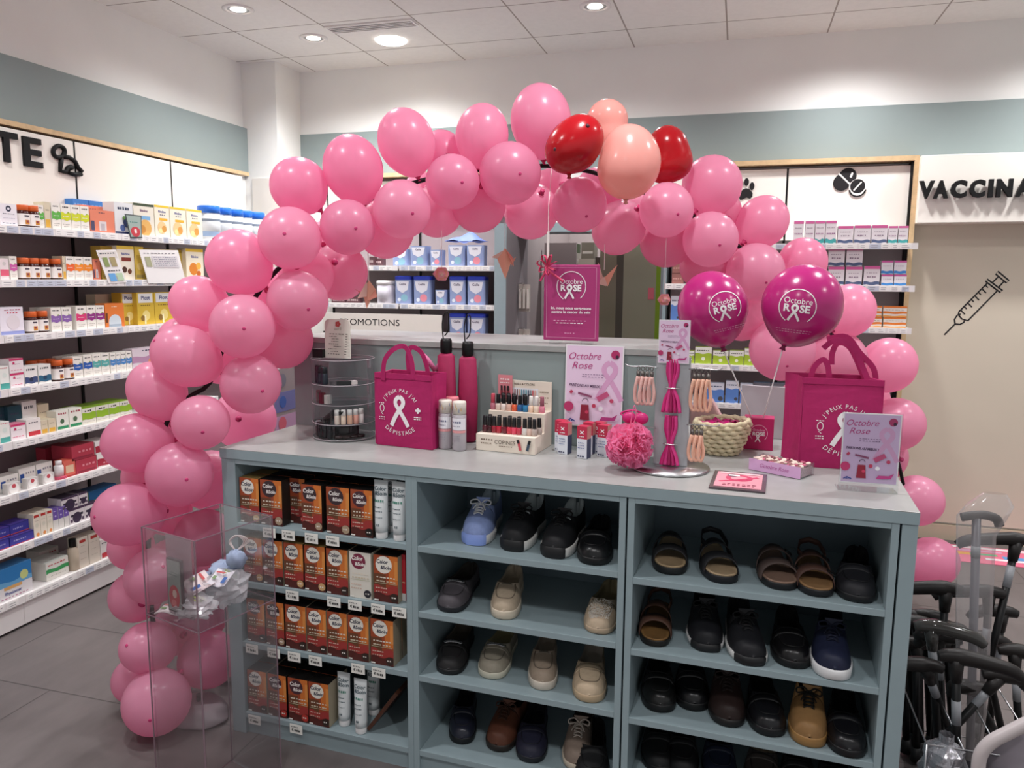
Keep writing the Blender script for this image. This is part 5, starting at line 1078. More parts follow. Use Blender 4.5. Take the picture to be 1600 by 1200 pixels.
DS = mat('dark_balloon_spot', '#4a2530', .5)
for q in ((868, 233), (918, 197)):
    d = ray(*q).normalized(); 
    # first lobe hit
    best = None
    for cc, r in cs:
        o_ = CAM-(c+cc); b_ = o_.dot(d); ds = b_*b_-(o_.length_squared-r*r)
        if ds > 0: tt = -b_-math.sqrt(ds); best = tt if best is None else min(best, tt)
    if best:
        P = CAM+d*(best-.0012)-c; b = MB().smooth().m(DS).ball(P, .0075, .0075, .0075, 12, 8); b.build('dark_spot', t)
lobes('heart', 'glossy red heart balloon at the right of the salmon ones', RED, [(1043,232,32,.0),(1052,252,30,.0),(1036,258,28,0),(1042,222,22,0)], 1043, 245, .0)
lobes('heart', 'large salmon balloon with two lobes in front of the arch top', SALM, [(978,268,46,.03),(980,240,40,.03),(990,255,38,.03)], 979, 257, .22)
lobes('heart', 'smaller salmon balloon behind and above the large salmon one', SALM, [(949,188,32,0),(952,215,30,0)], 950, 200, .08)

# base of the arch
t = thing('water_bag', 'translucent plastic weight bag under the left foot of the arch', 'weight', tuple(onplane(312, 1122, (0, 0, 1), 0)+Vector((0, 0, .001))), 0)
BAGP = clear('milky_plastic', '#d8ced2', .05, .3, diff=.45)
b = MB().m(BAGP).smooth(); R = []
for k in range(9):
    f = k/8; w_ = .105*(1-.25*f**3)*(1 if k else .93); R.append([(w_*math.cos(2*PI*i/28)*(1+.04*math.sin(5*2*PI*i/28+k)), w_*.8*math.sin(2*PI*i/28)*(1+.04*math.cos(7*2*PI*i/28)), .002+.06*f) for i in range(28)])
R.append([(p[0]*.3, p[1]*.3, .066) for p in R[-1]]); b.loft(R); b.build('bag', t)
MB().m(BLACK).lathe([(.03, .004), (.03, .012), (.008, .02), (.008, .09)], 14).build('rod_foot', t)
t = tag(MB().m(mat('pale_pink_box', '#c3a5ac', .6)).box(-.09, .09, -.06, .06, 0, .13).build('weight_box', at=(-1.79, 2.46, .001), rz=.5, bev=.012), 'pale pinkish block at the foot of the arch beside the cabinet', 'weight')

# ------------------------------------------------------------------ origami hanging from the arch
THR = mat('white_thread', '#e6dcd8', .6)
def thread(px, y0, y1, off, r=.0012, parent=None, o=None):
    a, b_ = ap(px, y0, off), ap(px, y1, off); a.x, a.y = b_.x, b_.y; m_ = MB().m(THR).tube([a-(o or Vector()), b_-(o or Vector())], r, 6); return m_.build('string', parent)
PEACH = mat('peach_paper', '#e8a48c', .6); PEACH2 = mat('peach_paper_dark', '#d98f7c', .6); PINKP = mat('pink_paper', '#e0909a', .6); PALEP = mat('pale_pink_paper', '#dfb0a4', .6)
def fold(name, label, cat, px, py, off, polys, y_top, th=.0012):
    c = ap(px, py, off); k = (c-CAM).dot(FWD)/FPX; t = thing(name, label, cat, c)
    for nmp, M, pts in polys:
        P = [RGT*((x-px)*k)-Vector((0, 0, (y-py)*k))-Vector((FWD.x, FWD.y, 0)).normalized()*d for x, y, d in pts]
        n = (P[1]-P[0]).cross(P[2]-P[0]).normalized()*th; b = MB().m(M); m_ = len(P)
        b.add(P+[p+n for p in P], [tuple(range(m_)), tuple(range(2*m_-1, m_-1, -1))]+[(i, (i+1) % m_, m_+(i+1) % m_, m_+i) for i in range(m_)]); b.build(nmp, t)
    thread(px, y_top, py-8, off, .0012, t, c)
    return t
fold('origami_crane', 'peach folded paper crane hanging left of the magenta sign', 'paper ornament', 789, 405, .0, [('body', PEACH, [(789,388,.012),(801,402,.0),(790,436,.004),(777,404,.0)]), ('wing', PEACH2, [(789,388,.012),(801,402,.0),(803,416,.02)]), ('wing', PALEP, [(777,404,.0),(789,390,.01),(768,402,.015)]), ('tail', PEACH2, [(796,408,.005),(806,402,.01),(800,415,.0)])], 340)
fold('origami_crane', 'peach paper crane hanging over the counter beside the makeup stand', 'paper ornament', 576, 455, .06, [('body', PEACH, [(578,438,.012),(587,452,.0),(573,482,.004),(566,455,.0)]), ('wing', PALEP, [(574,440,.012),(579,462,.0),(560,466,.02)]), ('tail', PEACH2, [(566,458,.0),(556,452,.01),(570,464,.0)]), ('wing', PEACH2, [(587,452,0),(590,464,.01),(574,470,.01)])], 396)
fold('origami_crane', 'pale pink paper crane half hidden behind the magenta sign', 'paper ornament', 944, 430, -.05, [('wing', PALEP, [(934,410,.01),(947,447,.0),(930,442,.0)]), ('wing', PEACH, [(964,414,.01),(950,447,.0),(944,434,.0)]), ('body', PALEP, [(930,442,0),(950,447,.0),(944,432,.01)])], 360)
def rose(label, px, py, off, y_top, rpx):
    c = ap(px, py, off); k = (c-CAM).dot(FWD)/FPX; t = thing('paper_rose', label, 'paper ornament', c)
    for j in range(4):
        rr = rpx*k*(1-.22*j); b = MB().m([PINKP, PEACH2, PINKP, PALEP][j]); P = []
        for i in range(6): a = 2*PI*i/6+j*.5; P.append(RGT*(rr*math.cos(a)*(1+.15*(i % 2)))+Vector((0, 0, 1))*(rr*math.sin(a))-Vector((FWD.x, FWD.y, 0))*(.004*j+.006*(i % 2)))
        b.add([Vector((-FWD.x, -FWD.y, 0))*(.004*j+.008)]+P+[Vector((FWD.x, FWD.y, 0))*.006], [(0, i+1, (i+1) % 6+1) for i in range(6)]+[(7, (i+1) % 6+1, i+1) for i in range(6)]); b.build('petal', t)
    thread(px, y_top, py-rpx*.7, off, .0012, t, c)
rose('pink folded paper rose hanging before the milk tins', 690, 428, -.06, 360, 12); rose('small pink folded paper rose hanging above the sign on the rack', 1038, 468, .02, 372, 10)

# ------------------------------------------------------------------ things on the raised desk
WI = ink('#f3eef0'); PLM = mat('plum_pink_sign', '#a83470', .45)
Zd = 1.3375
t = thing('counter_sign', 'magenta Octobre Rose sign standing on the raised desk', 'sign', W(1.05, .50, Zd+.001), RZ)
MB().m(PLM).box(-.0965, .0965, 0, .006, .012, .268).build('panel', t, bev=.003)
b = MB().m(ACR); b.box(-.07, -.04, -.02, .05, 0, .012); b.build('foot', t)
b = MB().m(ACR); b.box(.04, .07, -.02, .05, 0, .012); b.build('foot', t)
A = Art(); A.stroke([(-.086, .022), (.086, .022), (.086, .258), (-.086, .258)], .0016, ink('#e0a0c0'), True); logo_rose(A, 0, .195, .05, WI)
A.text('Ici, nous nous engageons', 0, .122, .0095, WI, .02, wid=.14); A.text('contre le cancer du sein', 0, .109, .0095, WI, .02, wid=.135); A.squig(-.06, .06, .08, .003, ink('#d89abc'), 9); A.squig(-.05, .05, .072, .003, WI, 8); A.squig(-.02, .02, .038, .003, ink('#d89abc'), 4)
b = MB(); A.bake(b, front(0, -.0002, 0)); b.build('print', t)
# pink bow tied to its corner, hanging ribbon above
t = thing('ribbon_bow', 'pink ribbon bow hanging on a white ribbon at the corner of the magenta sign', 'bow')
o0 = W(.975, .47, 1.60); t.location = o0; RB = mat('rose_satin', '#d0446a', .35)
for q in range(7):
    a = q*PI*2/7; b = MB().m(RB).smooth(); b.strip(smoothpath([(0, 0, 0), (.022*math.cos(a), -.01, .022*math.sin(a)+.01), (.034*math.cos(a+.3), -.014, .034*math.sin(a+.3)+.006), (.018*math.cos(a+.6), -.006, .018*math.sin(a+.6)), (0, 0, 0)], 4), (.2, 1, .1), .013); b.build('loop', t)
for dx in (-.015, .035): MB().m(RB).smooth().strip(smoothpath([(0, -.006, 0), (dx*.4, -.012, -.02), (dx, -.010, -.035), (dx*1.6, -.010, -.05)], 4), (1, 0, 0), .008).build('tail', t)
p = ap(862, 262, .0)-o0; MB().m(THR).strip([(0, 0, .02), (.0, 0, .06), (0, 0, .115)], (1, 0, 0), .008).build('ribbon', t); MB().m(THR).tube([(0, 0, .112), (0, .0, .2), p], .0011, 5).build('string', t)

# ------------------------------------------------------------------ tote bags
def tote(label, s, t_, w_, h, dp, rot, handles, dx=0, shear=0.0):
    T = thing('tote_bag', label, 'bag', W(s, t_, 1.0012), RZ+rot)
    b = MB().m(MAG); n = 6; R = []; b.X = Matrix(((1, -shear, 0, 0), (0, 1, 0, 0), (0, 0, 1, 0), (0, 0, 0, 1)))
    for k in range(7):
        f = k/6; z = h*f; bw = w_/2*(1-.02*math.sin(PI*f)); R.append([(-bw, 0-.004*math.sin(f*PI), z), (0, -.010*math.sin(f*PI), z), (bw, 0-.004*math.sin(f*PI), z), (bw-.012*f, dp*.5, z), (bw, dp, z), (0, dp+.006*math.sin(f*PI), z), (-bw, dp, z), (-bw+.012*f, dp*.5, z)])
    R.append([(p[0]*.97, dp/2+(p[1]-dp/2)*.95, h-.0015) for p in R[-1]]); R.append([(p[0]*.95, dp/2+(p[1]-dp/2)*.9, .01) for p in R[0]])
    b.loft(R, cap=True); b.build('bag', T)
    b = MB().m(MAG)
    for x in (-w_/2, w_/2): b.box(x-.002, x+.002, -.003, 0, .004, h)
    b.box(-w_/2, w_/2, -.004, .0, h-.018, h); b.build('hem', T)
    for P, yy in handles: MB().m(MAG).strip(smoothpath([(x, y+yy, z) for x, y, z in P], 5), (0, 0, 0), .016, .002).build('handle', T)
    A = Art(); s_ = w_/.2; ox = dx
    A.arc("J'PEUX PAS J'AI", ox, .118, .072, .0125, WI, bold=.0); A.ribbon(ox, .12, .098, WI, .014); A.arc('DÉPISTAGE', ox, .128, .082, .0145, WI, a_mid=-PI/2, bold=.0, outward=False)
    A.ring(ox-.068, .128, .008, .002, WI, ry=.012); A.stroke([(ox-.072, .113), (ox-.064, .106)], .002, WI); A.squig(ox-.08, ox-.056, .145, .003, WI, 3); A.squig(ox-.08, ox-.056, .098, .004, WI, 4); A.squig(ox-.08, ox-.056, .091, .003, WI, 4)
    for q, r_ in [((.07, .128), 0), ((.064, .128), 0), ((.076, .128), 0), ((.07, .134), 0), ((.07, .122), 0)]: A.disc(ox+q[0], q[1], .004, WI, 12)
    A.squig(ox+.055, ox+.085, .106, .004, WI, 5); A.squig(ox+.055, ox+.085, .099, .003, WI, 5)
    f_ = lambda x, y, l: (x, -.0012-.010*math.sin(y/h*PI)*max(0, 1-abs(x)/(w_/2))-.004*math.sin(y/h*PI)*min(1, abs(x)/(w_/2))-l*.00004, y)
    b = MB(); A.bake(b, f_); b.build('print', T); return T
tote('magenta tote bag with white ribbon print at the left, beside the umbrellas', .560, .215, .215, .245, .10, R_(-5),
     [([(-.075, 0, .22), (-.066, -.004, .285), (-.03, -.006, .325), (.01, 0, .335), (.035, 0, .29), (.04, .0, .23)], -.004), ([(.0, 0, .235), (-.006, .0, .30), (.01, 0, .33), (.045, 0, .315), (.066, 0, .27), (.07, 0, .235)], .04)], dx=-.01)
tote('magenta tote bag with white ribbon print at the right, behind the acrylic sign', 1.905, .40, .222, .272, .13, R_(4),
     [([(-.09, 0, .25), (-.08, 0, .30), (-.055, 0, .325), (-.04, 0, .30), (-.035, 0, .255)], .02), ([(-.06, 0, .36), (-.03, -.01, .385), (.02, -.005, .37), (.05, 0, .31), (.07, 0, .265)], .0), ([(-.045, 0, .385), (.01, 0, .392), (.05, 0, .345), (.09, 0, .30), (.10, 0, .25)], .05), ([(-.03, 0, .31), (-.03, 0, .345), (-.015, 0, .375), (.02, 0, .36), (.06, 0, .28)], .03)], dx=.012, shear=.30)
# folded umbrellas
UM = mat('raspberry_sleeve', '#9a1c4c', .7, var=.08, scale=40, bump=.2)
for s_, t_, h, lb in [(.655, .35, .355, 'folded raspberry umbrella with black handle, left and nearer the bag'), (.724, .375, .345, 'folded raspberry umbrella with black handle, right one behind the spray bottles')]:
    t = thing('umbrella', lb, 'umbrella', W(s_, t_, 1.0012), RZ)
    b = MB().m(UM).smooth(); b.loft([[(r*math.cos(2*PI*i/14)*(1+.08*math.sin(3*i)), r*.8*math.sin(2*PI*i/14), z) for i in range(14)] for r, z in [(.024, 0), (.033, .01), (.036, .15), (.030, h-.06), (.02, h-.05)]]); b.build('sleeve', t)
    MB().m(BLACK).smooth().lathe([(.017, h-.05), (.02, h-.045), (.02, h-.01), (.017, h)], 16).build('handle', t)
    MB().m(BLACK).smooth().tube(smoothpath([(-.006, -.01, h), (-.008, -.012, h+.05), (.0, -.01, h+.085), (.012, -.008, h+.085), (.012, -.01, h+.03), (.0, -.012, h+.01)], 4), .0022, 6).build('wrist_strap', t)
t = thing('ribbon_bow', 'pale pink bow ribbon beside the black umbrella handles', 'bow', W(.62, .34, 1.245), RZ)
for sg in (-1, 1): MB().m(mat('pale_pink_satin', '#e07aa6', .4)).smooth().strip([(0, 0, 0), (.03*sg, -.004, .04), (.045*sg, 0, .05)], (0.6, 0, -.5*sg), .018).build('loop', t)

# ------------------------------------------------------------------ spray bottles
for i, (px, t_, lb) in enumerate([(696, .25, 'white-capped skincare bottle, left of the front pair'), (718, .24, 'white-capped skincare bottle, right of the front pair'), (707, .32, 'skincare bottle with pink cap behind the front pair')]):
    s_ = s_at(px, t_, 1.08); t = thing('cosmetic_bottle', lb, 'bottle', W(s_, t_, 1.0012), RZ, 'skincare bottles beside the left tote bag')
    r = .0225; b = MB().m(mat('bottle_translucent', '#c9c2c8', .15, trans=.25)).smooth().lathe([(r*.9, 0), (r, .004), (r, .115), (r*.9, .12)], 22); b.build('bottle', t)
    b = MB().m(mat('cap_cream', '#ddd5cb', .5) if i < 2 else mat('cap_pink', '#e0808c', .5)).smooth().lathe([(r*.98, .121), (r*.98, .158), (r*.9, .162)], 22)
    rnd = random.Random(i); 
    for q in range(10):
        a = rnd.uniform(-PI, 0); z = rnd.uniform(.128, .152); rr = r*.99; b.m(ink(rnd.choice(['#c8a060', '#8a90a8', '#b0707c']))).add([(rr*math.cos(a+da), rr*math.sin(a+da), z+dz) for da, dz in ((-.06, -.003), (.06, -.003), (.08, .006), (-.02, .008))], [(0, 1, 2, 3)])
    b.build('cap', t)
    def wrap(x, y, l, r=r): a = -PI/2+x/r; return ((r+.0006+l*.00004)*math.cos(a), (r+.0006+l*.00004)*math.sin(a), y)
    A = Art()
    for k in range(8): x0 = -.03+.0075*k; A.rect(x0, .07, x0+.0075, .108, ink('#e6e4ea')); A.rect(x0, .06, x0+.0075, .068, ink('#e09a9c'))
    A.squig(-.014, .014, .095, .006, ink('#5a6080'), 4); A.squig(-.014, .012, .082, .003, ink('#8a8a9a'), 5); A.squig(-.014, .012, .05, .003, ink('#9a96a0'), 5); A.squig(-.014, .01, .042, .003, ink('#9a96a0'), 5); A.squig(-.014, .01, .034, .003, ink('#9a96a0'), 5)
    b = MB(); A.bake(b, wrap); b.build('label_print', t)

# ------------------------------------------------------------------ nail polish display
CR = mat('cream_card', '#e6d9ca', .6); CRD = mat('cream_card_inside', '#cbb899', .6)
s0, t0, _ = CZ(741, 704, 1.0); T = thing('polish_display', 'stepped cream cardboard stand filled with nail polish', 'display stand', W(.90, .258, 1.0012), RZ+R_(-3))
w_ = .205
MB().m(CR).box(-w_/2, w_/2, 0, .09, 0, .055).build('lower_step', T, bev=.001); MB().m(CR).box(-w_/2+.006, w_/2, .09, .16, 0, .118).build('upper_step', T, bev=.001)
b = MB().m(CR).box(-w_/2+.03, w_/2, .16, .165, 0, .215); A = Art(); A.text('NAILS & COLORS', .005, .203, .007, ink('#5a4636'), .02); A.rect(-.06, .125, .055, .19, ink('#e4e2e6'))
for k, c in enumerate(['#c86a7a', '#a03a4a', '#d88a96', '#8a2c3a', '#6a4048', '#c8a08a', '#4a8a9a', '#2a6a8a', '#3a9aa8', '#2a4a6a', '#8a8a90', '#c84a50', '#e0b0a0']): A.rect(-.055+k*.0082, .14+.01*(k % 3), -.051+k*.0082, .185, ink(c))
for k in range(3): A.squig(.062, .095, .18-k*.018, .004, ink('#8a7a68'), 5)
A.bake(b, front(0, .16, 0)); b.build('back_card', T)
A = Art(); A.squig(-.085, -.04, .038, .005, ink('#6a5a4c'), 5); A.squig(-.085, -.045, .026, .004, ink('#8a7a6a'), 5); A.text('COPINES', .0, .032, .013, ink('#4a3a30'), .0); A.squig(-.02, .03, .02, .003, ink('#8a7a6a'), 6)
for dx_, c in ((.055, '#c8505c'), (.078, '#3a4a5c')): A.stroke([(dx_, .012), (dx_-.008+.016*(dx_ > .06), .044)], .009, ink(c)); A.stroke([(dx_-.006+.012*(dx_ > .06), .034), (dx_-.01+.02*(dx_ > .06), .046)], .008, ink('#17151a'))
b = MB(); A.bake(b, front(0, 0, 0)); b.build('front_print', T)
t2 = thing('promo_card', 'small pink card with nail polish pictures clipped to the cream stand', 'card', T.matrix_basis @ Vector((-.062, .152, .15)), RZ+R_(-3))
b = MB().m(ink('#d8848c')).box(-.026, .026, 0, .002, 0, .082); A = Art(); A.squig(-.018, .018, .068, .006, ink('#f2dede'), 4); A.squig(-.018, .018, .056, .004, ink('#f2dede'), 5)
for k in range(3): A.rect(-.016+k*.012, .012, -.008+k*.012, .03, ink('#7a2430')); A.rect(-.0155+k*.012, .03, -.0085+k*.012, .046, ink('#1c1618'))
A.bake(b, front(0, 0, 0)); b.build('card', t2)
def polish(label, x, y, z, c, cap='#141216', h=.055, grp=None):
    P = T.location + Matrix.Rotation(RZ+R_(-3), 3, 'Z') @ Vector((x, y, z)); t = thing('nail_polish', label, 'nail polish', P+Vector((0, 0, .0006)), RZ, grp)
    k = ('np', c)
    if k not in _PM: _PM[k] = MB().m(mat('polish_'+c[1:], c, .12, coat=.5)).smooth().lathe([(.0085, 0), (.0095, .002), (.0095, .02), (.005, .024)], 12).mesh('polish_glass')
    if ('npc', cap) not in _PM: _PM[('npc', cap)] = MB().m(mat('cap_'+cap[1:], cap, .4)).smooth().lathe([(.0068, .023), (.0075, .024), (.0068, .052), (.006, .054)], 12).mesh('polish_cap')
    link('glass', _PM[k], t); link('cap', _PM[('npc', cap)], t)
lo = ['#4a1420', '#3a1018', '#8a1c2c', '#a82034', '#6a1828', '#c02c40', '#d0405a', '#b83248', '#c9c4c0', '#c8aca0', '#b0a098']
for i, c in enumerate(lo):
    polish(f'nail polish in {"clear" if i > 7 else "red"} tone with black cap, {nth(i+1)} from left, lower step front', -.085+.0165*i+.004*(i//4), .035, .055, c, grp='polish bottles on the lower step')
    if i % 2 == 0: polish(f'nail polish with black cap, {nth(i//2+1)} from left, lower step rear', -.078+.0165*i+.004*(i//4), .062, .055, c, grp='rear polish bottles on the lower step')
up_ = [('#b06a78', '#c8485a'), ('#d6c0b4', '#141216'), ('#e0d0c8', '#141216'), ('#d8b0a0', '#141216'), ('#e0603c', '#141216'), ('#2a5a8c', '#141216'), ('#2c7aa8', '#141216'), ('#e8c8b0', '#e6e0da'), ('#e8d4c0', '#e6e0da'), ('#d07a8c', '#9a5a68')]
for i, (c, cp) in enumerate(up_):
    polish(f'nail polish bottle, {nth(i+1)} from left, upper step front', -.088+.0195*i, .108, .118, c, cp, grp='polish bottles on the upper step')
    if i in (1, 2, 3, 5, 6): polish(f'nail polish bottle behind the {nth(i+1)} front one, upper step', -.082+.0195*i, .136, .118, c, cp, grp='rear polish bottles on the upper step')

# ------------------------------------------------------------------ posters
LIL = ink('#e6cae2')
def poster_art(A, w_, h, base=LIL):
    P = lambda x, y: ((x-.5)*w_, y*h); R = lambda x0, y0, x1, y1, c: A.rect(*P(x0, y0), *P(x1, y1), ink(c)); k = w_
    A.rect(*P(0.02, .015), *P(.98, .985), base)
    A.ribbon(*P(.77, .56), h*.46, ink('#d8a2c8'), k*.085)
    A.text('Octobre', *P(.34, .86), k*.12, ink('#b83c80'), .0, ang=.02, shear=.35, wid=k*.56); A.text('Rose', *P(.3, .745), k*.12, ink('#b83c80'), .0, ang=.02, shear=.35, wid=k*.34)
    A.disc(*P(.86, .89), k*.075, ink('#b02c64')); A.disc(*P(.89, .865), k*.03, ink('#3c1c38'))
    A.squig((.3-.5)*w_, (.68-.5)*w_, .64*h, k*.012, ink('#7a5a80'), 8); A.squig((.3-.5)*w_, (.68-.5)*w_, .61*h, k*.012, ink('#7a5a80'), 7)
    A.text('PARTONS AU MIEUX !', *P(.36, .50), k*.045, ink('#4a2c50'), .03, wid=k*.56, ang=-.03)
    A.stroke([P(.24, .41), P(.48, .37)], k*.035, ink('#8a4468')); A.stroke([P(.1, .43), P(.14, .41)], k*.06, ink('#b8385c')); A.stroke([P(.58, .34), P(.76, .42)], k*.09, ink('#c0507c')); A.disc(*P(.82, .33), k*.035, ink('#c04468'))
    A.disc(*P(.08, .24), k*.085, ink('#b83468')); A.disc(*P(.52, .26), k*.035, ink('#b83858')); A.disc(*P(.64, .23), k*.04, ink('#e8e4ea')); A.ring(*P(.37, .31), k*.05, k*.012, ink('#4a3a48'), 0, PI)
    A.poly([P(.28, .08), P(.45, .08), P(.43, .27), P(.3, .27)], ink('#8c1c34')); A.disc(*P(.40, .18), k*.03, ink('#c83c5c')); A.poly([P(.62, .08), P(.88, .09), P(.93, .17), P(.84, .13), P(.66, .13)], ink('#b83c80')); A.stroke([P(.06, .06), P(.12, .09), P(.2, .06)], k*.02, ink('#3a4a8c'))
    A.squig((.1-.5)*w_, (.2-.5)*w_, .07*h, k*.03, ink('#3a4a8c'), 3)
t = thing('poster', 'tall lilac Octobre Rose poster leaning against the raised desk', 'poster', W(1.152, .414, 1.045), RZ+R_(0)); t.rotation_euler = (R_(-2), 0, RZ)
b = MB().m(PAPER).box(-.097, .097, 0, .0015, .03, .30); A = Art(); poster_art(A, .194, .27); A.bake(b, front(0, 0, .03)); b.build('sheet', t)
b = MB().m(ACR); b.box(-.1, .1, .002, .004, -.044, .30); b.box(-.1, .1, -.05, .004, -.044, -.042); b.build('acrylic_holder', t)
# small red and white boxes in front of the poster
for i, (px, t_, lb) in enumerate([(879, .30, 'front'), (874, .335, 'rear'), (909, .262, 'front'), (918, .33, 'rear'), (941, .305, 'front'), (934, .345, 'rear')]):
    s_ = s_at(px, t_, 1.05); n = ['left', 'left', 'middle', 'middle', 'right', 'right'][i]
    t = tag(MB().build('serum_box', at=W(s_, t_, 1.0012), rz=RZ+R_(-14)), f'small red and white box, {lb} one of the {n} pair, before the poster', 'box', 'small red and white boxes before the poster')
    b = MB().m(ink('#dfe2ea')).box(-.017, .017, 0, .03, 0, .062); b.m(ink('#c02c4c')).box(-.017, .017, 0, .03, .062, .102); b.m(ink('#39405c')).box(.0171, .0175, .002, .03, 0, .062)
    b.m(ink('#c98a84')).box(.0171, .0175, .002, .03, .062, .102)
    A = Art(); A.stroke([(-.006, .078), (.006, .088)], .003, WI); A.stroke([(-.006, .088), (.006, .078)], .003, WI); A.squig(-.01, .01, .07, .003, WI, 3)
    for k in range(3): A.squig(-.012, .012, .05-k*.008, .003, ink('#7a86a8'), 4)
    A.squig(-.012, .012, .008, .005, ink('#2a3050'), 3); A.bake(b, front(0, 0, 0)); t.data = b.mesh('serum_box')

# ------------------------------------------------------------------ rotating makeup stand
c_ = W(.285, .30, 1.0012); T = thing('makeup_stand', 'round clear acrylic tiered makeup stand on the left of the worktop', 'display stand', c_, RZ)
RAD = .108
MB().m(ACR).smooth().lathe([(RAD, 0), (RAD, .008), (.001, .0085)], 36).build('base_disc', T)
for z, nm in [(.055, 'tier'), (.122, 'tier'), (.19, 'tier'), (.275, 'top_disc')]: MB().m(ACR).smooth().lathe([(.001, z), (RAD, z), (RAD, z+.004), (.001, z+.0041)], 36, cap=False).build(nm, T)
for a in (0, PI/2):
    b = MB().m(ACR); b.X = Matrix.Rotation(a+.12, 4, 'Z'); b.box(-RAD, RAD, -.0015, .0015, .008, .275); b.build('divider', T)
for z in (.006, .059, .126, .194, .279): MB().m(mat('acrylic_rim', '#b9b2b6', .15, alpha=.75)).smooth().tube([(RAD*math.cos(2*PI*k/48), RAD*math.sin(2*PI*k/48), z) for k in range(48)], .0013, 6, closed=True).build('rim', T)
b = MB().m(ACR)
b.smooth().lathe([(RAD, .008), (RAD, .275)], 40, cap=False); b.build('outer_wall', T)
t = thing('price_card', 'cream rounded price card with a small red flower on the makeup stand', 'card', c_+Vector((-.008, -.02, .2795)), RZ)
b = MB().m(ink('#dcd8cc')); w_, h_ = .1, .135; P = [(-w_/2, 0), (w_/2, 0)]+[(w_/2-.018+.018*math.cos(a), h_-.018+.018*math.sin(a)) for a in [PI/2*k/5 for k in range(6)]]+[(-w_/2+.018+.018*math.cos(a), h_-.018+.018*math.sin(a)) for a in [PI/2+PI/2*k/5 for k in range(6)]]
n_ = len(P); b.add([(x, 0, z) for x, z in P]+[(x, .003, z) for x, z in P], [tuple(range(n_)), tuple(range(2*n_-1, n_-1, -1))]+[(i, n_+i, n_+(i+1) % n_, (i+1) % n_) for i in range(n_)])
A = Art()
for k in range(5): A.disc(.003+.006*math.cos(2*PI*k/5), .118+.006*math.sin(2*PI*k/5), .005, ink('#b84a48'), 10)
A.text('avril', .003, .102, .012, ink('#a8a090'), 0)
for k, (x0, x1) in enumerate([(-.03, .03), (-.03, .0), (-.02, .01), (-.02, .01), (-.03, .01), (-.01, .02), (-.03, .005), (-.02, .01), (-.03, .02)]): A.squig(x0, x1, .084-k*.0085, .003, ink('#6a665e'), 5); A.rect(.034, .0825-k*.0085, .042, .0855-k*.0085, ink('#6a665e'))
A.bake(b, front()); b.build('card', t)
def small_cyl(label, nm, cat, ang, rad, z, r, h, c, capc=None, grp=None):
    P = c_+Vector((rad*math.cos(ang), rad*math.sin(ang), z+.0006)); t = thing(nm, label, cat, P, 0, grp)
    MB().m(mat('mk_'+c[1:], c, .3)).smooth().lathe([(r*.95, 0), (r, .002), (r, h*.6), (r*.9, h*.62)], 12).build('body', t); MB().m(mat('mk_'+(capc or c)[1:], capc or c, .3)).smooth().lathe([(r*.9, h*.62), (r*.95, h*.63), (r*.95, h*.98), (r*.8, h)], 12).build('cap', t)
for i in range(6): small_cyl(f'black lipstick tube, {nth(i+1)} from left on the lowest tier', 'lipstick', 'cosmetics', R_(195+14*i), .088, .0087, .0105, .05, '#121116', '#1c1b22' if i != 1 else '#b8b8bc', 'dark lipsticks on the lowest tier')
for i in range(4): small_cyl(f'black mascara tube, {nth(i+1)} from left in the second row of the lowest tier', 'mascara', 'cosmetics', R_(190+18*i), .062, .0087, .0105, .06, '#16151a', '#16151a', 'dark tubes in the second row')
for i in range(5): small_cyl(f'pale foundation bottle, {nth(i+1)} from left on the middle tier', 'foundation_bottle', 'cosmetics', R_(283+14*i), .088, .059, .009, .05, ['#d8c8bc', '#e0c8b4', '#d4a890', '#dca090', '#e4dcd8'][i], '#d8d4d0', 'pale foundation bottles')
for i in range(4):
    a = R_(285+18*i); P = c_+Vector((.08*math.cos(a), .08*math.sin(a), .0095)); t = tag(MB().m(mat('compact_dark', '#2a1a1a', .2)).smooth().lathe([(.018, 0), (.018, .008), (.015, .010)], 16).build('compact', at=P), f'dark round makeup compact, {nth(i+1)} from left on the lowest tier', 'cosmetics', 'dark compacts on the lowest tier')
for i in range(7):
    a = R_(205+9*i); P = c_+Vector((.07*math.cos(a), .07*math.sin(a), .066)); o = MB().m(BLACK).smooth().lathe([(.004, 0), (.004, .065), (.001, .075)], 8).build('eye_pencil', at=P); o.rotation_euler = (0, R_(58), R_(-20)); tag(o, f'black eye pencil lying slanted, {nth(i+1)} from left on the second tier', 'cosmetics', 'black eye pencils on the second tier')
for i, (a, c1, w_) in enumerate([(208, '#8a2a3a', .03), (235, '#2a2428', .035), (252, '#cfc8c4', .02), (300, '#1a1719', .05), (322, '#d8d0cc', .03)]):
    P = c_+Vector((.075*math.cos(R_(a)), .075*math.sin(R_(a)), .1275 if i < 3 else .1945)); tag(MB().m(mat('pal_'+c1[1:], c1, .3)).box(-w_/2, w_/2, -.01, .01, 0, .012 if i > 2 else .03).build('palette', at=P, rz=R_(a+90)), ['red makeup palette on the third tier', 'dark makeup palette on the third tier', 'pale makeup box on the third tier', 'black palette on the fourth tier', 'pale palette on the fourth tier'][i]+' of the acrylic stand', 'cosmetics')
for i in range(5):
    a = R_(278+16*i); P = c_+Vector((.052*math.cos(a), .052*math.sin(a), .0095)); t = tag(MB().m(mat('case_dark', '#1d1518', .2)).box(-.013, .013, -.006, .006, 0, .034).build('makeup_case', at=P, rz=a+PI/2), f'small dark makeup case, {nth(i+1)} from left behind the compacts, lowest tier', 'cosmetics', 'dark makeup cases on the lowest tier')
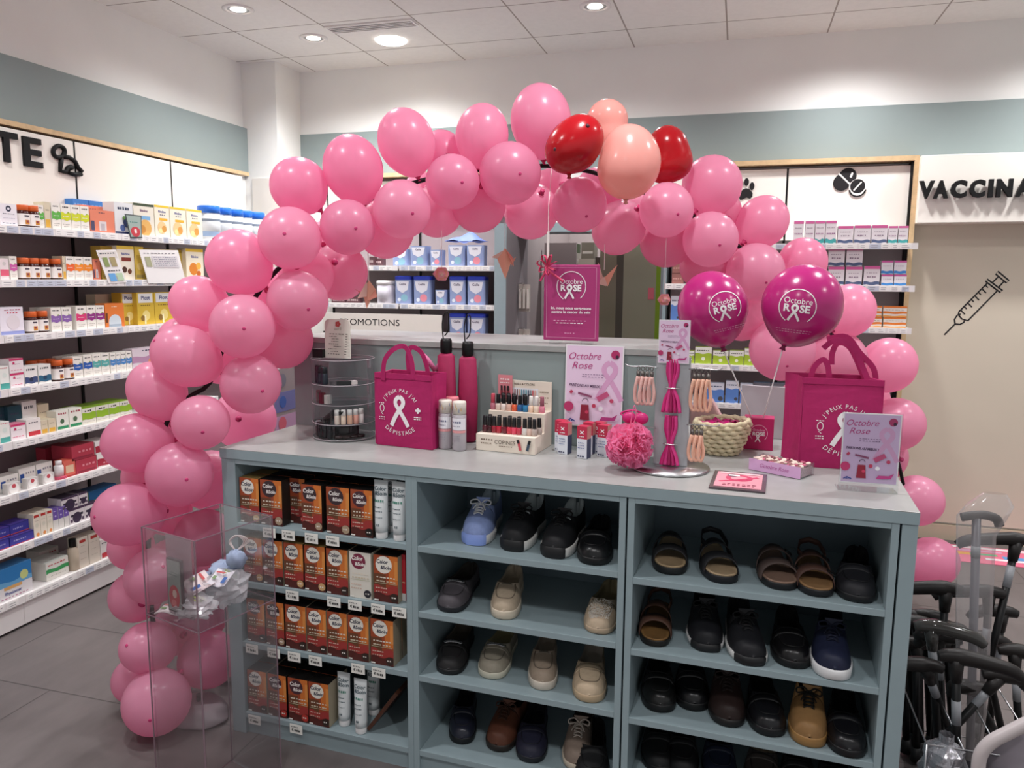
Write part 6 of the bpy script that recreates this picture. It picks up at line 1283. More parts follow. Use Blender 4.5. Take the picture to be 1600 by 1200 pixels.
for i in range(4):
    a = R_(203+13*i); P = c_+Vector((.086*math.cos(a), .086*math.sin(a), .1275)); t = tag(MB().m(mat('lip_case_'+str(i), ['#6a1c2a', '#8a2434', '#2a2226', '#5a1a26'][i], .25)).box(-.009, .009, -.007, .007, 0, .038).build('lipstick', at=P, rz=a+PI/2), f'dark red square lipstick, {nth(i+1)} from left on the third tier', 'cosmetics', 'square lipsticks on the third tier')
for i in range(4): small_cyl(f'dark blue-black bottle, {nth(i+1)} from left on the top tier', 'mascara', 'cosmetics', R_(200+17*i), .085, .1945, .012, .06, '#1c2430', '#10131a', 'dark bottles on the top tier')
tag(MB().m(BLACK).box(-.02, .02, -.012, .012, 0, .03).build('black_box', at=c_+Vector((-.08, -.02, .2797)), rz=RZ), 'small black box on top of the makeup stand beside the price card', 'box')

# ------------------------------------------------------------------ rotating rack with accessories
rc_ = W(1.43, .235, 1.0012); T = thing('rotating_rack', 'steel rotating rack with a flat upright panel and wire arms on the worktop', 'display stand', rc_, RZ)
MB().m(CHROME).smooth().lathe([(.115, 0), (.117, .003), (.115, .008), (.001, .009)], 40).build('base_disc', T)
MB().m(mat('satin_panel', '#bdbabe', .35, metal=.15)).box(-.05, .05, .0, .004, .009, .335).build('upright_panel', T, bev=.001)
b = MB().m(ACR); b.box(-.052, .052, -.004, -.001, .009, .335); b.build('acrylic_front', T)
MB().m(CHROME).smooth().lathe([(.006, .009), (.006, .35)], 10, (0, .012, 0)).build('pole', T)
for sx, z in [(-1, .30), (-1, .118), (1, .30), (1, .135)]:
    MB().m(CHROME).smooth().tube(smoothpath([(sx*.045, .0, z), (sx*.08, -.004, z+.003), (sx*.125, -.008, z+.001), (sx*.14, -.01, z+.008)], 4), .0018, 6).build('wire_arm', T)
t = thing('rack_sign', 'small lilac Octobre Rose card on top of the rotating rack', 'sign', rc_+Vector((0, -.008, .315)), RZ)
b = MB().m(PAPER).box(-.045, .045, 0, .0015, 0, .127); A = Art(); poster_art(A, .09, .127); A.bake(b, front(e=.0001)); b.build('card', t)
TP = [mat('peach_towel', '#e8b49c', .85, var=.08, scale=90, bump=.3), mat('pale_pink_towel', '#e3b4ac', .85, var=.08, scale=90, bump=.3)]
def loops(label, sx, z, n, M, L, clipc='#6a6460', nm='hair_band'):
    for i in range(n):
        x = sx*(.062+.013*i); P = rc_+CU*x+Vector((0, 0, z))-CV*.008; t = thing(nm, f'{label}, {nth(i+1)} from the rack centre', 'hair accessory', P, RZ+R_(18*(i % 3)-18), label)
        b = MB().m(mat('clip_'+clipc[1:], clipc, .35, metal=.6)).smooth(); b.tube([(.005*math.cos(a), 0, .0+.006*math.sin(a)-.002) for a in [2*PI*k/10 for k in range(10)]], .0013, 5, closed=True); b.box(-.005, .005, -.003, .003, -.028, -.010); b.build('clip', t)
        MB().m(M).smooth().tube(smoothpath([(-.001, 0, -.026), (-.005, -.004, -.05), (-.009, -.002, -L*.8), (-.004, 0, -L), (.005, .002, -L), (.009, .003, -L*.75), (.004, .004, -.05), (.001, 0, -.026)], 3), .005, 7).build('loop', t)
loops('pale pink loop keyring on the upper left arm', -1, .298, 4, TP[1], .105); loops('peach loop keyring on the upper right arm', 1, .298, 4, TP[0], .115); loops('peach loop keyring on the lower right arm', 1, .133, 3, TP[0], .10)
FU = [mat('fuchsia_satin', '#c2206e', .4, var=.1, scale=60), mat('hot_pink_satin', '#d83a86', .4, var=.1, scale=60), mat('raspberry_satin', '#a81c5c', .4, var=.1, scale=60)]
for z, nm in [(.328, 'upper'), (.160, 'lower')]:
    for i in range(5):
        x = -.016+.008*i; t = thing('satin_ribbon', f'fuchsia satin ribbon strand, {nth(i+1)} from left in the {nm} bundle of the rack', 'ribbon', rc_+CU*x-CV*.007+Vector((0, 0, z)), RZ, f'{nm} bundle of fuchsia ribbons')
        MB().m(FU[i % 3]).smooth().strip(smoothpath([(-x*.2, 0, 0), (-x*.1, -.003, -.04), (-x*.7, -.006, -.082), (x*.15, -.008, -.12), (x*.55, -.010, -.158 if z > .2 else -.148)], 4), (1, .2*i, 0), .011, .0015).build('strand', t)
    tag(MB().m(CHROME).smooth().tube([(.02*math.cos(a), .006*math.sin(a), 0) for a in [2*PI*k/14 for k in range(14)]], .0018, 6, closed=True).build('ring_clip', at=rc_-CV*.014+Vector((0, 0, z-.085)), rz=RZ), f'steel ring holding the {nm} bundle of fuchsia ribbons', 'ring')
# pouf (tulle loofah)
PF = latex('hot_pink_tulle', '#ff9ac6', .5, .8)
pc = onplane(983, 696, CV, C0.dot(CV)+.165); t = thing('bath_pouf', 'fluffy hot pink tulle bath pouf hanging at the left of the rack', 'bath pouf', pc)
rnd = random.Random(5); b = MB().m(PF).smooth()
for q in range(110):
    d = Vector((rnd.gauss(0, 1), rnd.gauss(0, 1), rnd.gauss(0, 1))).normalized(); a = d.cross(Vector((rnd.gauss(0, 1), rnd.gauss(0, 1), rnd.gauss(0, 1)))).normalized(); e = d.cross(a)
    n_ = 9; rows2 = []; R0 = rnd.uniform(.062, .076); wv = rnd.uniform(.018, .03); ph = rnd.uniform(0, 6)
    for j in range(n_):
        u_ = (j/(n_-1)-.5)*1.6; w1 = .007*math.sin(u_*9+ph)
        rows2.append([(d*(R0*.35)+a*u_*.02+e*w1*.3), (d*(R0*.75)+a*u_*wv+e*w1), (d*R0*(1-.18*abs(u_))+a*u_*wv*1.35+e*w1*2.2)])
    b.loft(rows2, cap=False, closed=False)
b.m(mat('hot_pink_tulle_core', '#fa86b4', .8)).ball((0, 0, 0), .05, .05, .05, 14, 10); b.build('tulle', t)
MB().m(PF).smooth().tube(smoothpath([(0, 0, .05), (.006, 0, .09), (.012, .0, .12), (.018, .0, .09), (.005, 0, .05)], 4), .0015, 6).build('cord', t)
# magenta bra-shaped soap pouch on the lower left arm
t = thing('fabric_pouch', 'small magenta satin pouch hanging above the pouf on the rack', 'pouch', rc_-CU*.105-CV*.01+Vector((0, 0, .135)), RZ)
b = MB().m(FU[0]).smooth(); 
for sx in (-1, 1): b.ball((sx*.018, -.006, .012), .022, .014, .018, 14, 8)
b.build('pouch', t); MB().m(FU[0]).smooth().tube(smoothpath([(-.03, -.004, .014), (-.045, 0, .022), (-.03, 0, .03), (0, 0, .034), (.03, 0, .02)], 4), .003, 6).build('strap', t)
# fabric cone pouch behind the basket
PKF = mat('dusty_pink_fabric', '#d9b0ae', .8, var=.04, scale=90, bump=.2)
q = [onplane(x, y, CV, C0.dot(CV)+.61) for x, y in [(1078, 636), (1112, 624), (1136, 668), (1128, 690), (1078, 690)]]; c = q[4].copy(); b = MB().m(PKF)
n_ = 5; b.add([p-c for p in q]+[p-c+CV*.05 for p in q], [tuple(range(4, -1, -1)), tuple(range(5, 10))]+[(i, (i+1) % 5, 5+(i+1) % 5, 5+i) for i in range(5)])
tag(b.build('fabric_pouch', at=c, bev=.006), 'dusty pink folded towel standing behind the rope basket', 'towel')

# ------------------------------------------------------------------ rope basket with pink sachets
bc = W(s_at(1127, .50, 1.03), .50, 1.0012); T = thing('rope_basket', 'cream woven rope basket on the worktop', 'basket', bc, RZ)
RP = mat('cream_rope', '#d5c8a6', .85, var=.12, scale=120, bump=.4); b = MB().m(RP).smooth()
prof = [(.052, .008), (.06, .022), (.067, .037), (.073, .052), (.078, .067), (.082, .081), (.084, .094), (.083, .104)]
def rope_ring(r, z, n=56, amp=.0035, ph=0, tilt=0): return [Vector((r*math.cos(2*PI*i/n)*(1+amp/r*math.sin(i*1.6+ph)), r*math.sin(2*PI*i/n)*(1+amp/r*math.sin(i*1.6+ph)), z+.0022*math.cos(i*1.6+ph)+tilt*math.cos(2*PI*i/n))) for i in range(n)]
for k, (r, z) in enumerate(prof): b.tube(rope_ring(r, z, ph=k*PI, tilt=.004*k/7), .0085, 7, closed=True)
b.m(RP).lathe([(.05, .002), (.052, .006), (.04, .008)], 30); b.build('woven_body', T)
FOIL = mat('magenta_foil', '#c01e74', .22, metal=.3, var=.15, scale=50)
rnd = random.Random(9)
for i in range(10):
    a = 2*PI*i/9; r = .045 if i < 9 else 0; P = bc+Vector((r*math.cos(a), r*math.sin(a), .088+.008*rnd.random()))
    b = MB().m(FOIL).smooth(); gg = []
    for u_ in range(9): gg.append([(((u_/8)-.5)*.055, ((v_/6)-.5)*.036, .009*math.sin(PI*u_/8)*math.sin(PI*v_/6)+.003*math.sin(u_*2.1+v_*1.7+i)) for v_ in range(7)])
    b.loft(gg, cap=False, closed=False); b.loft([[(x, y, -z*.6-.001) for x, y, z in r_] for r_ in gg], cap=False, closed=False)
    o = b.build('foil_sachet', at=P); o.rotation_euler = (rnd.uniform(-.5, .5), rnd.uniform(-.5, .5), a); tag(o, 'shiny magenta sachet in the rope basket', 'sachet', 'magenta sachets in the rope basket')

# ------------------------------------------------------------------ gift box with two printed balloons
gb = W(s_at(1185, .60, 1.04), .59, 1.0012); T = thing('gift_box', 'small magenta Octobre Rose box holding two balloon sticks', 'box', gb, RZ)
PM2 = mat('magenta_card', '#b01058', .5); b = MB().m(PM2).box(-.047, .047, 0, .07, 0, .105); A = Art(); A.ring(0, .055, .028, .0018, ink('#e0a0bc'), -.25*PI, 1.25*PI); A.text('Octobre', 0, .066, .008, ink('#e0a0bc'), .01); A.text('ROSE', 0, .053, .012, WI, .03); A.ribbon(-.002, .038, .024, WI)
A.bake(b, front()); b.build('box', T, bev=.001)
MG = latex('magenta_latex', '#bf2a7c', .18)
def big_balloon(label, px, py, rpx, aspect, t_, tilt, knot):
    c = onplane(px, py, CV, C0.dot(CV)+t_); k = (c-CAM).dot(FWD)/FPX; r = rpx*k; ry = r*aspect
    kn = onplane(knot[0], knot[1], CV, C0.dot(CV)+t_); ax = (c-kn).normalized()
    T = thing('printed_balloon', label, 'balloon', c); T.rotation_mode = 'QUATERNION'
    vw = (CAM-c).normalized(); y = vw.cross(ax).normalized(); Zx = ax; Yx = -(vw-ax*vw.dot(ax)).normalized(); Xx = Yx.cross(Zx).normalized()
    m3 = Matrix((Xx, Yx, Zx)).transposed(); T.rotation_quaternion = m3.to_quaternion()
    # pear profile
    n_, kk = 40, 26
    def rad(z):
        a = math.acos(max(-1, min(1, -z/ry))) if abs(z) <= ry else 0
        rr = r*math.sin(a); return rr*(1-.20*max(0, -z/ry)**1.6)
    b = MB().m(MG).smooth(); vs = []; fs = []
    for j in range(kk+1):
        z = -ry*math.cos(PI*j/kk)
        for i in range(n_): vs.append((rad(z)*math.cos(2*PI*i/n_), rad(z)*math.sin(2*PI*i/n_), z))
    for j in range(kk):
        for i in range(n_): i2 = (i+1) % n_; fs.append((j*n_+i, j*n_+i2, (j+1)*n_+i2, (j+1)*n_+i))
    b.add(vs, fs); b.build('balloon_skin', T)
    b = MB().m(mat('magenta_knot', '#7a1448', .5)).smooth().lathe([(.012, -ry+.004), (.006, -ry-.004), (.011, -ry-.014), (.002, -ry-.015)], 12); b.build('knot', T)
    A = Art(); u_ = r*.43
    A2 = Art(); logo_rose(A2, 0, 0, u_, WI)
    A2.squig(-u_*1.0, u_*1.0, -u_*1.35, u_*.04, ink('#dba0c0'), 12); A2.squig(-u_*.95, u_*.95, -u_*1.48, u_*.04, ink('#dba0c0'), 12)
    ca, sa = math.cos(tilt[0]), math.sin(tilt[0])
    def fn(x, y, l):
        X_ = x*ca-y*sa+tilt[1]*r; Z_ = x*sa+y*ca+tilt[2]*r; R_z = rad(Z_)+.0008+l*.00004; q = max(0, R_z**2-X_**2); return (X_, -math.sqrt(q), Z_)
    b = MB(); A2.bake(b, fn); b.build('print', T)
    top = gb+Vector((0, 0, .105))+CV*.03; b = MB().m(PLASW).smooth().tube([c-ax*(ry+.012)-c, (top-Vector((0, 0, .06)))-c], .0022, 6); o = b.build('stick'); o.location = c; tag(o, 'white balloon stick rising from the gift box to the '+('left' if px < 1180 else 'right')+' printed balloon', 'stick')
big_balloon('magenta balloon printed Octobre Rose, left one of the two on sticks', 1114, 484, 54, 1.12, .55, (-.03, .33, .0), (1131, 548))
big_balloon('magenta balloon printed Octobre Rose, right one of the two on sticks', 1252, 479, 61, 1.08, .55, (.24, -.08, -.02), (1222, 547))
GC = mat('pale_grey_card', '#b3aeb2', .55); tag(MB().m(GC).box(-.09, .09, 0, .012, 0, .185).build('card_board', at=W(s_at(1198, .80, 1.08), .80, 1.0012), rz=RZ+R_(-4)), 'plain pale grey board standing behind the magenta gift box', 'board')

# ------------------------------------------------------------------ acrylic tray of pins, sign holder, framed card
T = thing('pin_tray', 'clear acrylic tray with lilac front label full of small rolled pieces', 'tray', W(1.745, .30, 1.0012), RZ+R_(-28))
w_, d_, h_ = .16, .085, .036; b = MB().m(ACR); b.box(-w_/2, w_/2, -d_/2, -d_/2+.002, 0, h_); b.box(-w_/2, w_/2, d_/2-.002, d_/2, 0, h_); b.box(-w_/2, -w_/2+.002, -d_/2, d_/2, 0, h_); b.box(w_/2-.002, w_/2, -d_/2, d_/2, 0, h_); b.box(-w_/2, w_/2, -d_/2, d_/2, 0, .002); b.build('tray', T)
b = MB().m(ink('#d6a8d2')).box(-w_/2, w_/2, -d_/2-.001, -d_/2-.0002, .001, h_-.001); A = Art(); A.text('Octobre Rose', 0, h_*.52, .012, ink('#b05898'), 0, shear=.3, wid=.09); A.bake(b, lambda x, y, l: (x, -d_/2-.0015, y)); b.build('label_front', T)
pm = [MB().m(mat('pin_rose', '#c0607c', .5)).smooth().lathe([(.0075, 0), (.0075, .005), (.006, .006)], 8).mesh('pin'), MB().m(mat('pin_cream', '#e2cabe', .5)).smooth().lathe([(.0075, 0), (.0075, .005), (.006, .006)], 8).mesh('pin'), MB().m(mat('pin_brown', '#8a5a5a', .5)).smooth().lathe([(.0075, 0), (.0075, .005), (.006, .006)], 8).mesh('pin')]
rnd = random.Random(2); Mx = Matrix.Rotation(RZ+R_(-28), 3, 'Z')
for i in range(9):
    for j in range(5):
        o = link('pin_badge', pm[(i+j*2) % 3 if rnd.random() < .7 else 1], None, T.location+Mx @ Vector((-w_/2+.013+i*.0168, -d_/2+.012+j*.0152, .0275+rnd.uniform(0, .003)))); o.rotation_euler = (rnd.uniform(-.5, .5), rnd.uniform(-.5, .5), rnd.uniform(0, 6))
        tag(o, 'small round pink or cream pin badge on top in the acrylic tray', 'badge', 'pin badges filling the acrylic tray')
o = MB().m(mat('pin_fill', '#a8848c', .7, var=.25, scale=220, bump=.6)).box(-w_/2+.004, w_/2-.004, -d_/2+.004, d_/2-.004, .0022, .026).build('badge_fill', at=T.location, rz=RZ+R_(-28)); tag(o, 'packed layer of small badges beneath the top ones in the acrylic tray', 'badges'); o['kind'] = 'stuff'
T = thing('sign_holder', 'clear acrylic holder with lilac Octobre Rose poster at the right front corner', 'sign', W(1.962, .15, 1.0012), RZ+R_(4))
b = MB().m(ACR); b.box(-.074, .074, .0, .002, 0, .215); b.box(-.074, .074, .006, .008, 0, .215); b.box(-.074, .074, 0, .06, 0, .002); b.build('acrylic_holder', T)
b = MB().m(PAPER).box(-.071, .071, .003, .005, .022, .212); A = Art(); poster_art(A, .142, .19, ink('#d2b4d6')); A.bake(b, front(0, .003, .022, e=.0001)); b.build('poster_sheet', T)
fc = W(1.632, .137, 1.0012); T = thing('framed_card', 'pink printed card in a dark clear frame lying flat at the worktop edge', 'card', fc, RZ+R_(-1))
MB().m(mat('frame_dark', '#54484e', .2)).box(-.073, .073, -.098, .098, 0, .005).build('frame', T, bev=.001)
b = MB().m(ink('#d9929e')).box(-.062, .062, -.082, .082, .005, .0062); A = Art(); A.ring(.0, .02, .03, .014, ink('#c23e62')); A.disc(-.02, .045, .014, ink('#4a3a48')); A.rect(-.03, .04, .0, .055, ink('#ece4e6')); A.stroke([(-.05, -.03), (0, .0), (.05, .04)], .012, ink('#c23e62')); A.squig(-.04, .05, -.05, .006, ink('#8a3a50'), 7); A.squig(-.04, .05, -.064, .006, ink('#8a3a50'), 7); A.rect(-.055, .062, .055, .078, ink('#eac0c4'))
A.bake(b, lambda x, y, l: (x, y, .0064+l*.00005)); b.build('card', T)
# colourful display beyond the left end of the counter
X = -2.2; P0 = onplane(437, 600, (1, 0, 0), X); P1 = onplane(462, 600, (1, 0, 0), X); zt = onplane(450, 574, (1, 0, 0), X).z
T = thing('floor_display', 'tall colourful cardboard floor display behind the arch, left of the desk', 'display stand', (X, P0.y-.05, 0), 0)
w_ = P1.y-P0.y+.08; b = MB().m(ink('#8a7f80')).box(-.3, 0, 0, w_, 0, zt); b.m(ink('#c9a25a')).box(0, .002, w_-.02, w_, 0, zt); b.m(ink('#6a6a98')).box(0, .0015, 0, w_-.02, zt-.22, zt-.12); b.m(ink('#b08aa8')).box(0, .0012, 0, w_-.02, zt-.32, zt-.24); b.m(ink('#a8907c')).box(0, .0014, 0, w_-.02, zt-.44, zt-.34)
A = Art(); A.disc(.07, zt-.06, .035, ink('#6f6c78')); A.disc(.07, zt-.17, .03, ink('#3f5a9c')); A.disc(.06, zt-.28, .035, ink('#c05a6a')); A.disc(.08, zt-.39, .03, ink('#d0b070')); A.bake(b, lambda x, y, l: (.003+l*.0001, x, y)); b.build('board', T)

# ------------------------------------------------------------------ passage contents
yb = YB+1.45; b = None
for k, (px0, px1, zz) in enumerate([(786, 806, 1.5), (808, 826, 1.5), (786, 806, 1.2), (808, 826, 1.2)]):
    Y = 4.98; x0, x1 = x_at(px0+2, Y, zz), x_at(px1+2, Y, zz); T = thing('hanging_pack', f'grey blister pack on a hook in the passage, {"upper" if zz > 1.3 else "lower"} {"left" if k % 2 == 0 else "right"}', 'blister pack', ((x0+x1)/2, Y, zz))
    w_ = x1-x0; MB().m(ink('#a49c94')).box(-w_/2, w_/2, 0, .01, -.16, .02).build('card', T); b = MB().m(mat('blister', '#c8c2ba', .2))
    for j in range(3): b.box(-w_/2+.01+j*w_/3, -w_/2+.002+(j+1)*w_/3-.005, -.02, 0, -.14, -.01)
    b.build('blister', T); MB().m(CHROME).tube([(0, -.05, .03), (0, .0, .025), (NX0-T.location.x, .03, .025)], .003, 6).build('hook', T)
tag(MB().m(MAUVE).box(NX0+.02, NX0+.26, YB+.52, YB+.54, .0, 1.82).build('pegboard'), 'mauve grey board behind the hanging packs in the passage', 'board')
tag(MB().m(mat('passage_shelf', '#b5aea4', .5)).box(x_at(876, YB+.7, 1.62), x_at(955, YB+.7, 1.62), YB+.7, YB+1.5, 1.60, 1.62).build('passage_shelf'), 'small shelf with boxes inside the passage', 'shelf')
for i, (a_, b2, z0_, h, c) in enumerate([(882, 902, 1.621, .045, '#b9b0a8'), (882, 902, 1.667, .045, '#c2b8b4'), (882, 902, 1.713, .04, '#a8a098'), (883, 901, 1.754, .07, '#3c4a30'), (904, 928, 1.621, .09, '#c8c0b4'), (908, 928, 1.712, .12, '#8a8478'), (930, 944, 1.621, .1, '#4a3c38')]):
    Y = YB+.72; x0, x1 = x_at(a_, Y, z0_), x_at(b2, Y, z0_); b = MB().m(ink(c)).box(x0, x1, Y, Y+.15, z0_, z0_+h); b.m(ink('#e8e4dc')).box(x0+.01, x1-.01, Y-.001, Y, z0_+h*.3, z0_+h*.45)
    tag(b.build('stored_box'), ['pale carton at the bottom of the stack in the passage', 'pale carton second in the stack in the passage', 'pale carton third in the passage stack', 'dark green carton topping the passage stack', 'wide cream carton behind the magenta sign in the passage', 'grey carton on the wide cream one in the passage', 'dark brown box at the end of the passage shelf'][i], 'box')
tag(MB().m(ink('#d86a7a')).box(x_at(1013, yd, 1.5), x_at(1022, yd, 1.5), yd-.004, yd-.0005, 1.42, 1.5).build('notice'), 'small pink notice beside the lime green door edge', 'notice')

# ------------------------------------------------------------------ pink floor mat
A = Art(); b = MB().m(ink('#e0708c')).box(-.02, 1.2, -.30, 0, 0, .003)
for args in [(.0, -.05, .55, -.015, '#ece4e6'), (.06, -.10, .4, -.07, '#d8a0c0'), (.1, -.17, .22, -.125, '#e8a83c'), (.22, -.16, .36, -.13, '#58b07a'), (.38, -.2, .52, -.15, '#5a9ad0'), (.28, -.235, .9, -.205, '#ece6ea'), (.6, -.16, .8, -.12, '#c04ab0'), (.85, -.14, 1.0, -.09, '#e05a4a')]: A.rect(args[0], args[1], args[2], args[3], ink(args[4]))
A.bake(b, lambda x, y, l: (x, y, .0032+l*.0001)); tag(b.build('floor_mat', at=(1.13, 4.99, .0005)), 'bright pink printed mat on the floor below the syringe drawing', 'mat')

# ------------------------------------------------------------------ clear donation pedestal in front of the left cabinet
PZ = .862; cor = [onplane(*q, (0, 0, 1), PZ) for q in [(221, 823), (303, 846), (345, 787)]]; L_, F_, B_ = cor; ex = (F_-L_); wX = ex.length; ey = (B_-L_); wY = ey.length; rz = math.atan2(ex.y, ex.x)
T = thing('donation_box', 'tall clear acrylic pedestal box standing before the left cabinet', 'pedestal', (L_.x, L_.y, 0), rz)
ACE = mat('acrylic_edge', '#8a727c', .2, alpha=.75)
ZS = .607
for nm, bx in [('front_pane', (0, wX, 0, .005)), ('rear_pane', (0, wX, wY-.005, wY)), ('left_pane', (0, .005, .005, wY-.005)), ('right_pane', (wX-.005, wX, .005, wY-.005))]:
    MB().m(ACRG if nm in ('front_pane', 'right_pane') else ACR).box(bx[0], bx[1], bx[2], bx[3], .002, PZ).build(nm, T)
MB().m(ACR).box(.005, wX-.005, .005, wY-.005, ZS-.006, ZS).build('inner_shelf', T)
b = MB().m(ACE)
for x, y in ((0, 0), (wX, 0), (0, wY), (wX, wY)): b.box(x-.0015, x+.0015, y-.0015, y+.0015, .002, PZ)
for z in (PZ, ZS-.003):
    b.box(0, wX, -.001, .001, z-.0015, z+.001); b.box(0, wX, wY-.001, wY+.001, z-.0015, z+.001); b.box(-.001, .001, 0, wY, z-.0015, z+.001); b.box(wX-.001, wX+.001, 0, wY, z-.0015, z+.001)
b.build('edge', T)
M2 = Matrix.Rotation(rz, 3, 'Z'); org = Vector((L_.x, L_.y, 0)); PL = lambda x, y, z: org+M2 @ Vector((x, y, z))
t = thing('donation_card', 'grey framed card with a red circle inside the acrylic pedestal', 'card', PL(.105, .02, ZS+.02), rz+R_(2))
b = MB().m(clear('sleeve', '#b9a8b0', .03, diff=.4)).box(-.045, .06, .012, .014, -.015, .215); b.build('sleeve', t)
b = MB().m(mat('card_frame', '#4d4a4c', .4)).box(-.03, .03, 0, .008, 0, .155); b.m(ink('#93a39c')).box(-.0265, .0265, -.001, .0, .005, .150); A = Art(); A.disc(.0, .045, .022, ink('#c4404a'), ry=.035); A.disc(.002, .055, .009, ink('#e0c8b8'), ry=.012); A.disc(-.002, .028, .01, ink('#e07a7a')); A.squig(-.018, .016, .11, .003, ink('#5a7a74'), 5); A.squig(-.018, .016, .118, .003, ink('#5a7a74'), 5)
A.bake(b, front(0, -.0012, 0)); b.build('framed_print', t)
CRP = clear('crinkled_film', '#eef2f4', .12, .12, diff=.42); BLU = mat('blue_mask_fabric', '#9fb2cc', .8, var=.05, scale=60); GRN = mat('yellow_green_strap', '#b5c86a', .6)
def crumple(name, label, cat, x, y, z, sx, sy, sz, M, seed, extra=None):
    rnd = random.Random(seed); film = M is CRP; b = MB().m(M).smooth(not film); vs = []; fs = []; n_, k = (26, 14) if film else (22, 12); ph = [rnd.uniform(0, 6) for _ in range(8)]
    for j in range(k+1):
        a = PI*j/k
        for i in range(n_):
            c = 2*PI*i/n_; q = 1+.09*math.sin(4*c+ph[0]+3*a)+.07*math.sin(7*c+ph[1]-5*a)+.05*math.sin(11*a+ph[2]+2*c)+(rnd.uniform(-.13, .13) if film and 0 < j < k else 0); zz = -math.cos(a)
            vs.append((sx*math.sin(a)*math.cos(c)*q, sy*math.sin(a)*math.sin(c)*q, max(-.97, zz*q)*sz+sz))
    for j in range(k):
        for i in range(n_): i2 = (i+1) % n_; fs.append((j*n_+i, j*n_+i2, (j+1)*n_+i2, (j+1)*n_+i))
    b.add(vs, fs); o = thing(name, label, cat, PL(x, y, z), rz+rnd.uniform(-1, 1)); b.build('packet', o)
    if extra == 'strap': 
        for q in range(3): MB().m(GRN).smooth().strip(smoothpath([(-.03, -.02+.015*q, sz*1.6), (0, -.02+.01*q, sz*2.05), (.03, -.01+.012*q, sz*1.6)], 4), (0, 1, 0), .004).build('band', o)
    if extra == 'cord':
        for q in range(4): MB().m(THR).smooth().tube(smoothpath([(.0, 0, sz*1.9), (.02+.005*q, .01, sz*2.8), (.005*q, .0, sz*3.6), (-.02, .005*q, sz*2.8), (0, 0, sz*1.9)], 4), .0012, 5).build('cord', o)
    return o
crumple('film_packet', 'crinkled clear packet with yellow-green bands at the right in the pedestal', 'packet', .14, .165, ZS+.001, .062, .062, .05, CRP, 1, 'strap')
crumple('film_packet', 'crinkled clear packet with yellow-green bands at the front in the pedestal', 'packet', .135, .062, ZS+.001, .065, .048, .03, CRP, 2, 'strap')
crumple('mask_pack', 'folded pale blue masks on top of the heap in the pedestal', 'masks', .10, .19, ZS+.072, .06, .042, .018, BLU, 3)
crumple('mask_pack', 'pale blue mask bundle with white cords at the rear of the pedestal', 'masks', .15, .195, ZS+.10, .028, .024, .028, BLU, 4, 'cord')
crumple('film_packet', 'crinkled clear packet under the blue masks', 'packet', .07, .185, ZS+.001, .055, .055, .035, CRP, 5)
crumple('mask_pack', 'pale blue mask fabric at the middle of the heap', 'masks', .08, .15, ZS+.05, .06, .05, .014, BLU, 6)
for i, (x, y, z, w2, h2, a, lb, cc) in enumerate([(.052, .05, ZS+.004, .085, .06, .5, 'white leaflet with blue corner lying at the left of the pedestal', '#e4e2e0'), (.10, .10, ZS+.075, .11, .07, -.4, 'white printed leaflet bent over the packets in the pedestal', '#e6dcda'), (.165, .13, ZS+.095, .06, .055, .2, 'small white printed tag on the right packet in the pedestal', '#e2e4ea')]):
    b = MB().m(ink(cc)); g_ = [[(((u_/6)-.5)*w2, ((v_/4)-.5)*h2, .006*math.sin(u_*.9+i)) for v_ in range(5)] for u_ in range(7)]; b.loft(g_, cap=False, closed=False); b.loft([[(p[0], p[1], p[2]-.0012) for p in r] for r in g_], cap=False, closed=False)
    b.m(ink('#3a6ab0')).add([(w2*.2, -h2*.4, .008), (w2*.4, -h2*.4, .008), (w2*.4, -.0, .008), (w2*.2, 0, .008)], [(0, 1, 2, 3)]); b.m(ink('#c85a5a')).add([(-w2*.4, h2*.2, .008), (w2*.1, h2*.2, .008), (w2*.1, h2*.3, .008), (-w2*.4, h2*.3, .008)], [(0, 1, 2, 3)]); b.m(ink('#7a9a6a')).add([(-w2*.4, -h2*.2, .008), (-w2*.2, -h2*.2, .008), (-w2*.2, .0, .008), (-w2*.4, .0, .008)], [(0, 1, 2, 3)])
    o = b.build('leaflet', at=PL(x, y, z)); o.rotation_euler = ([0, .35, .5][i], 0, rz+a); tag(o, lb, 'leaflet')

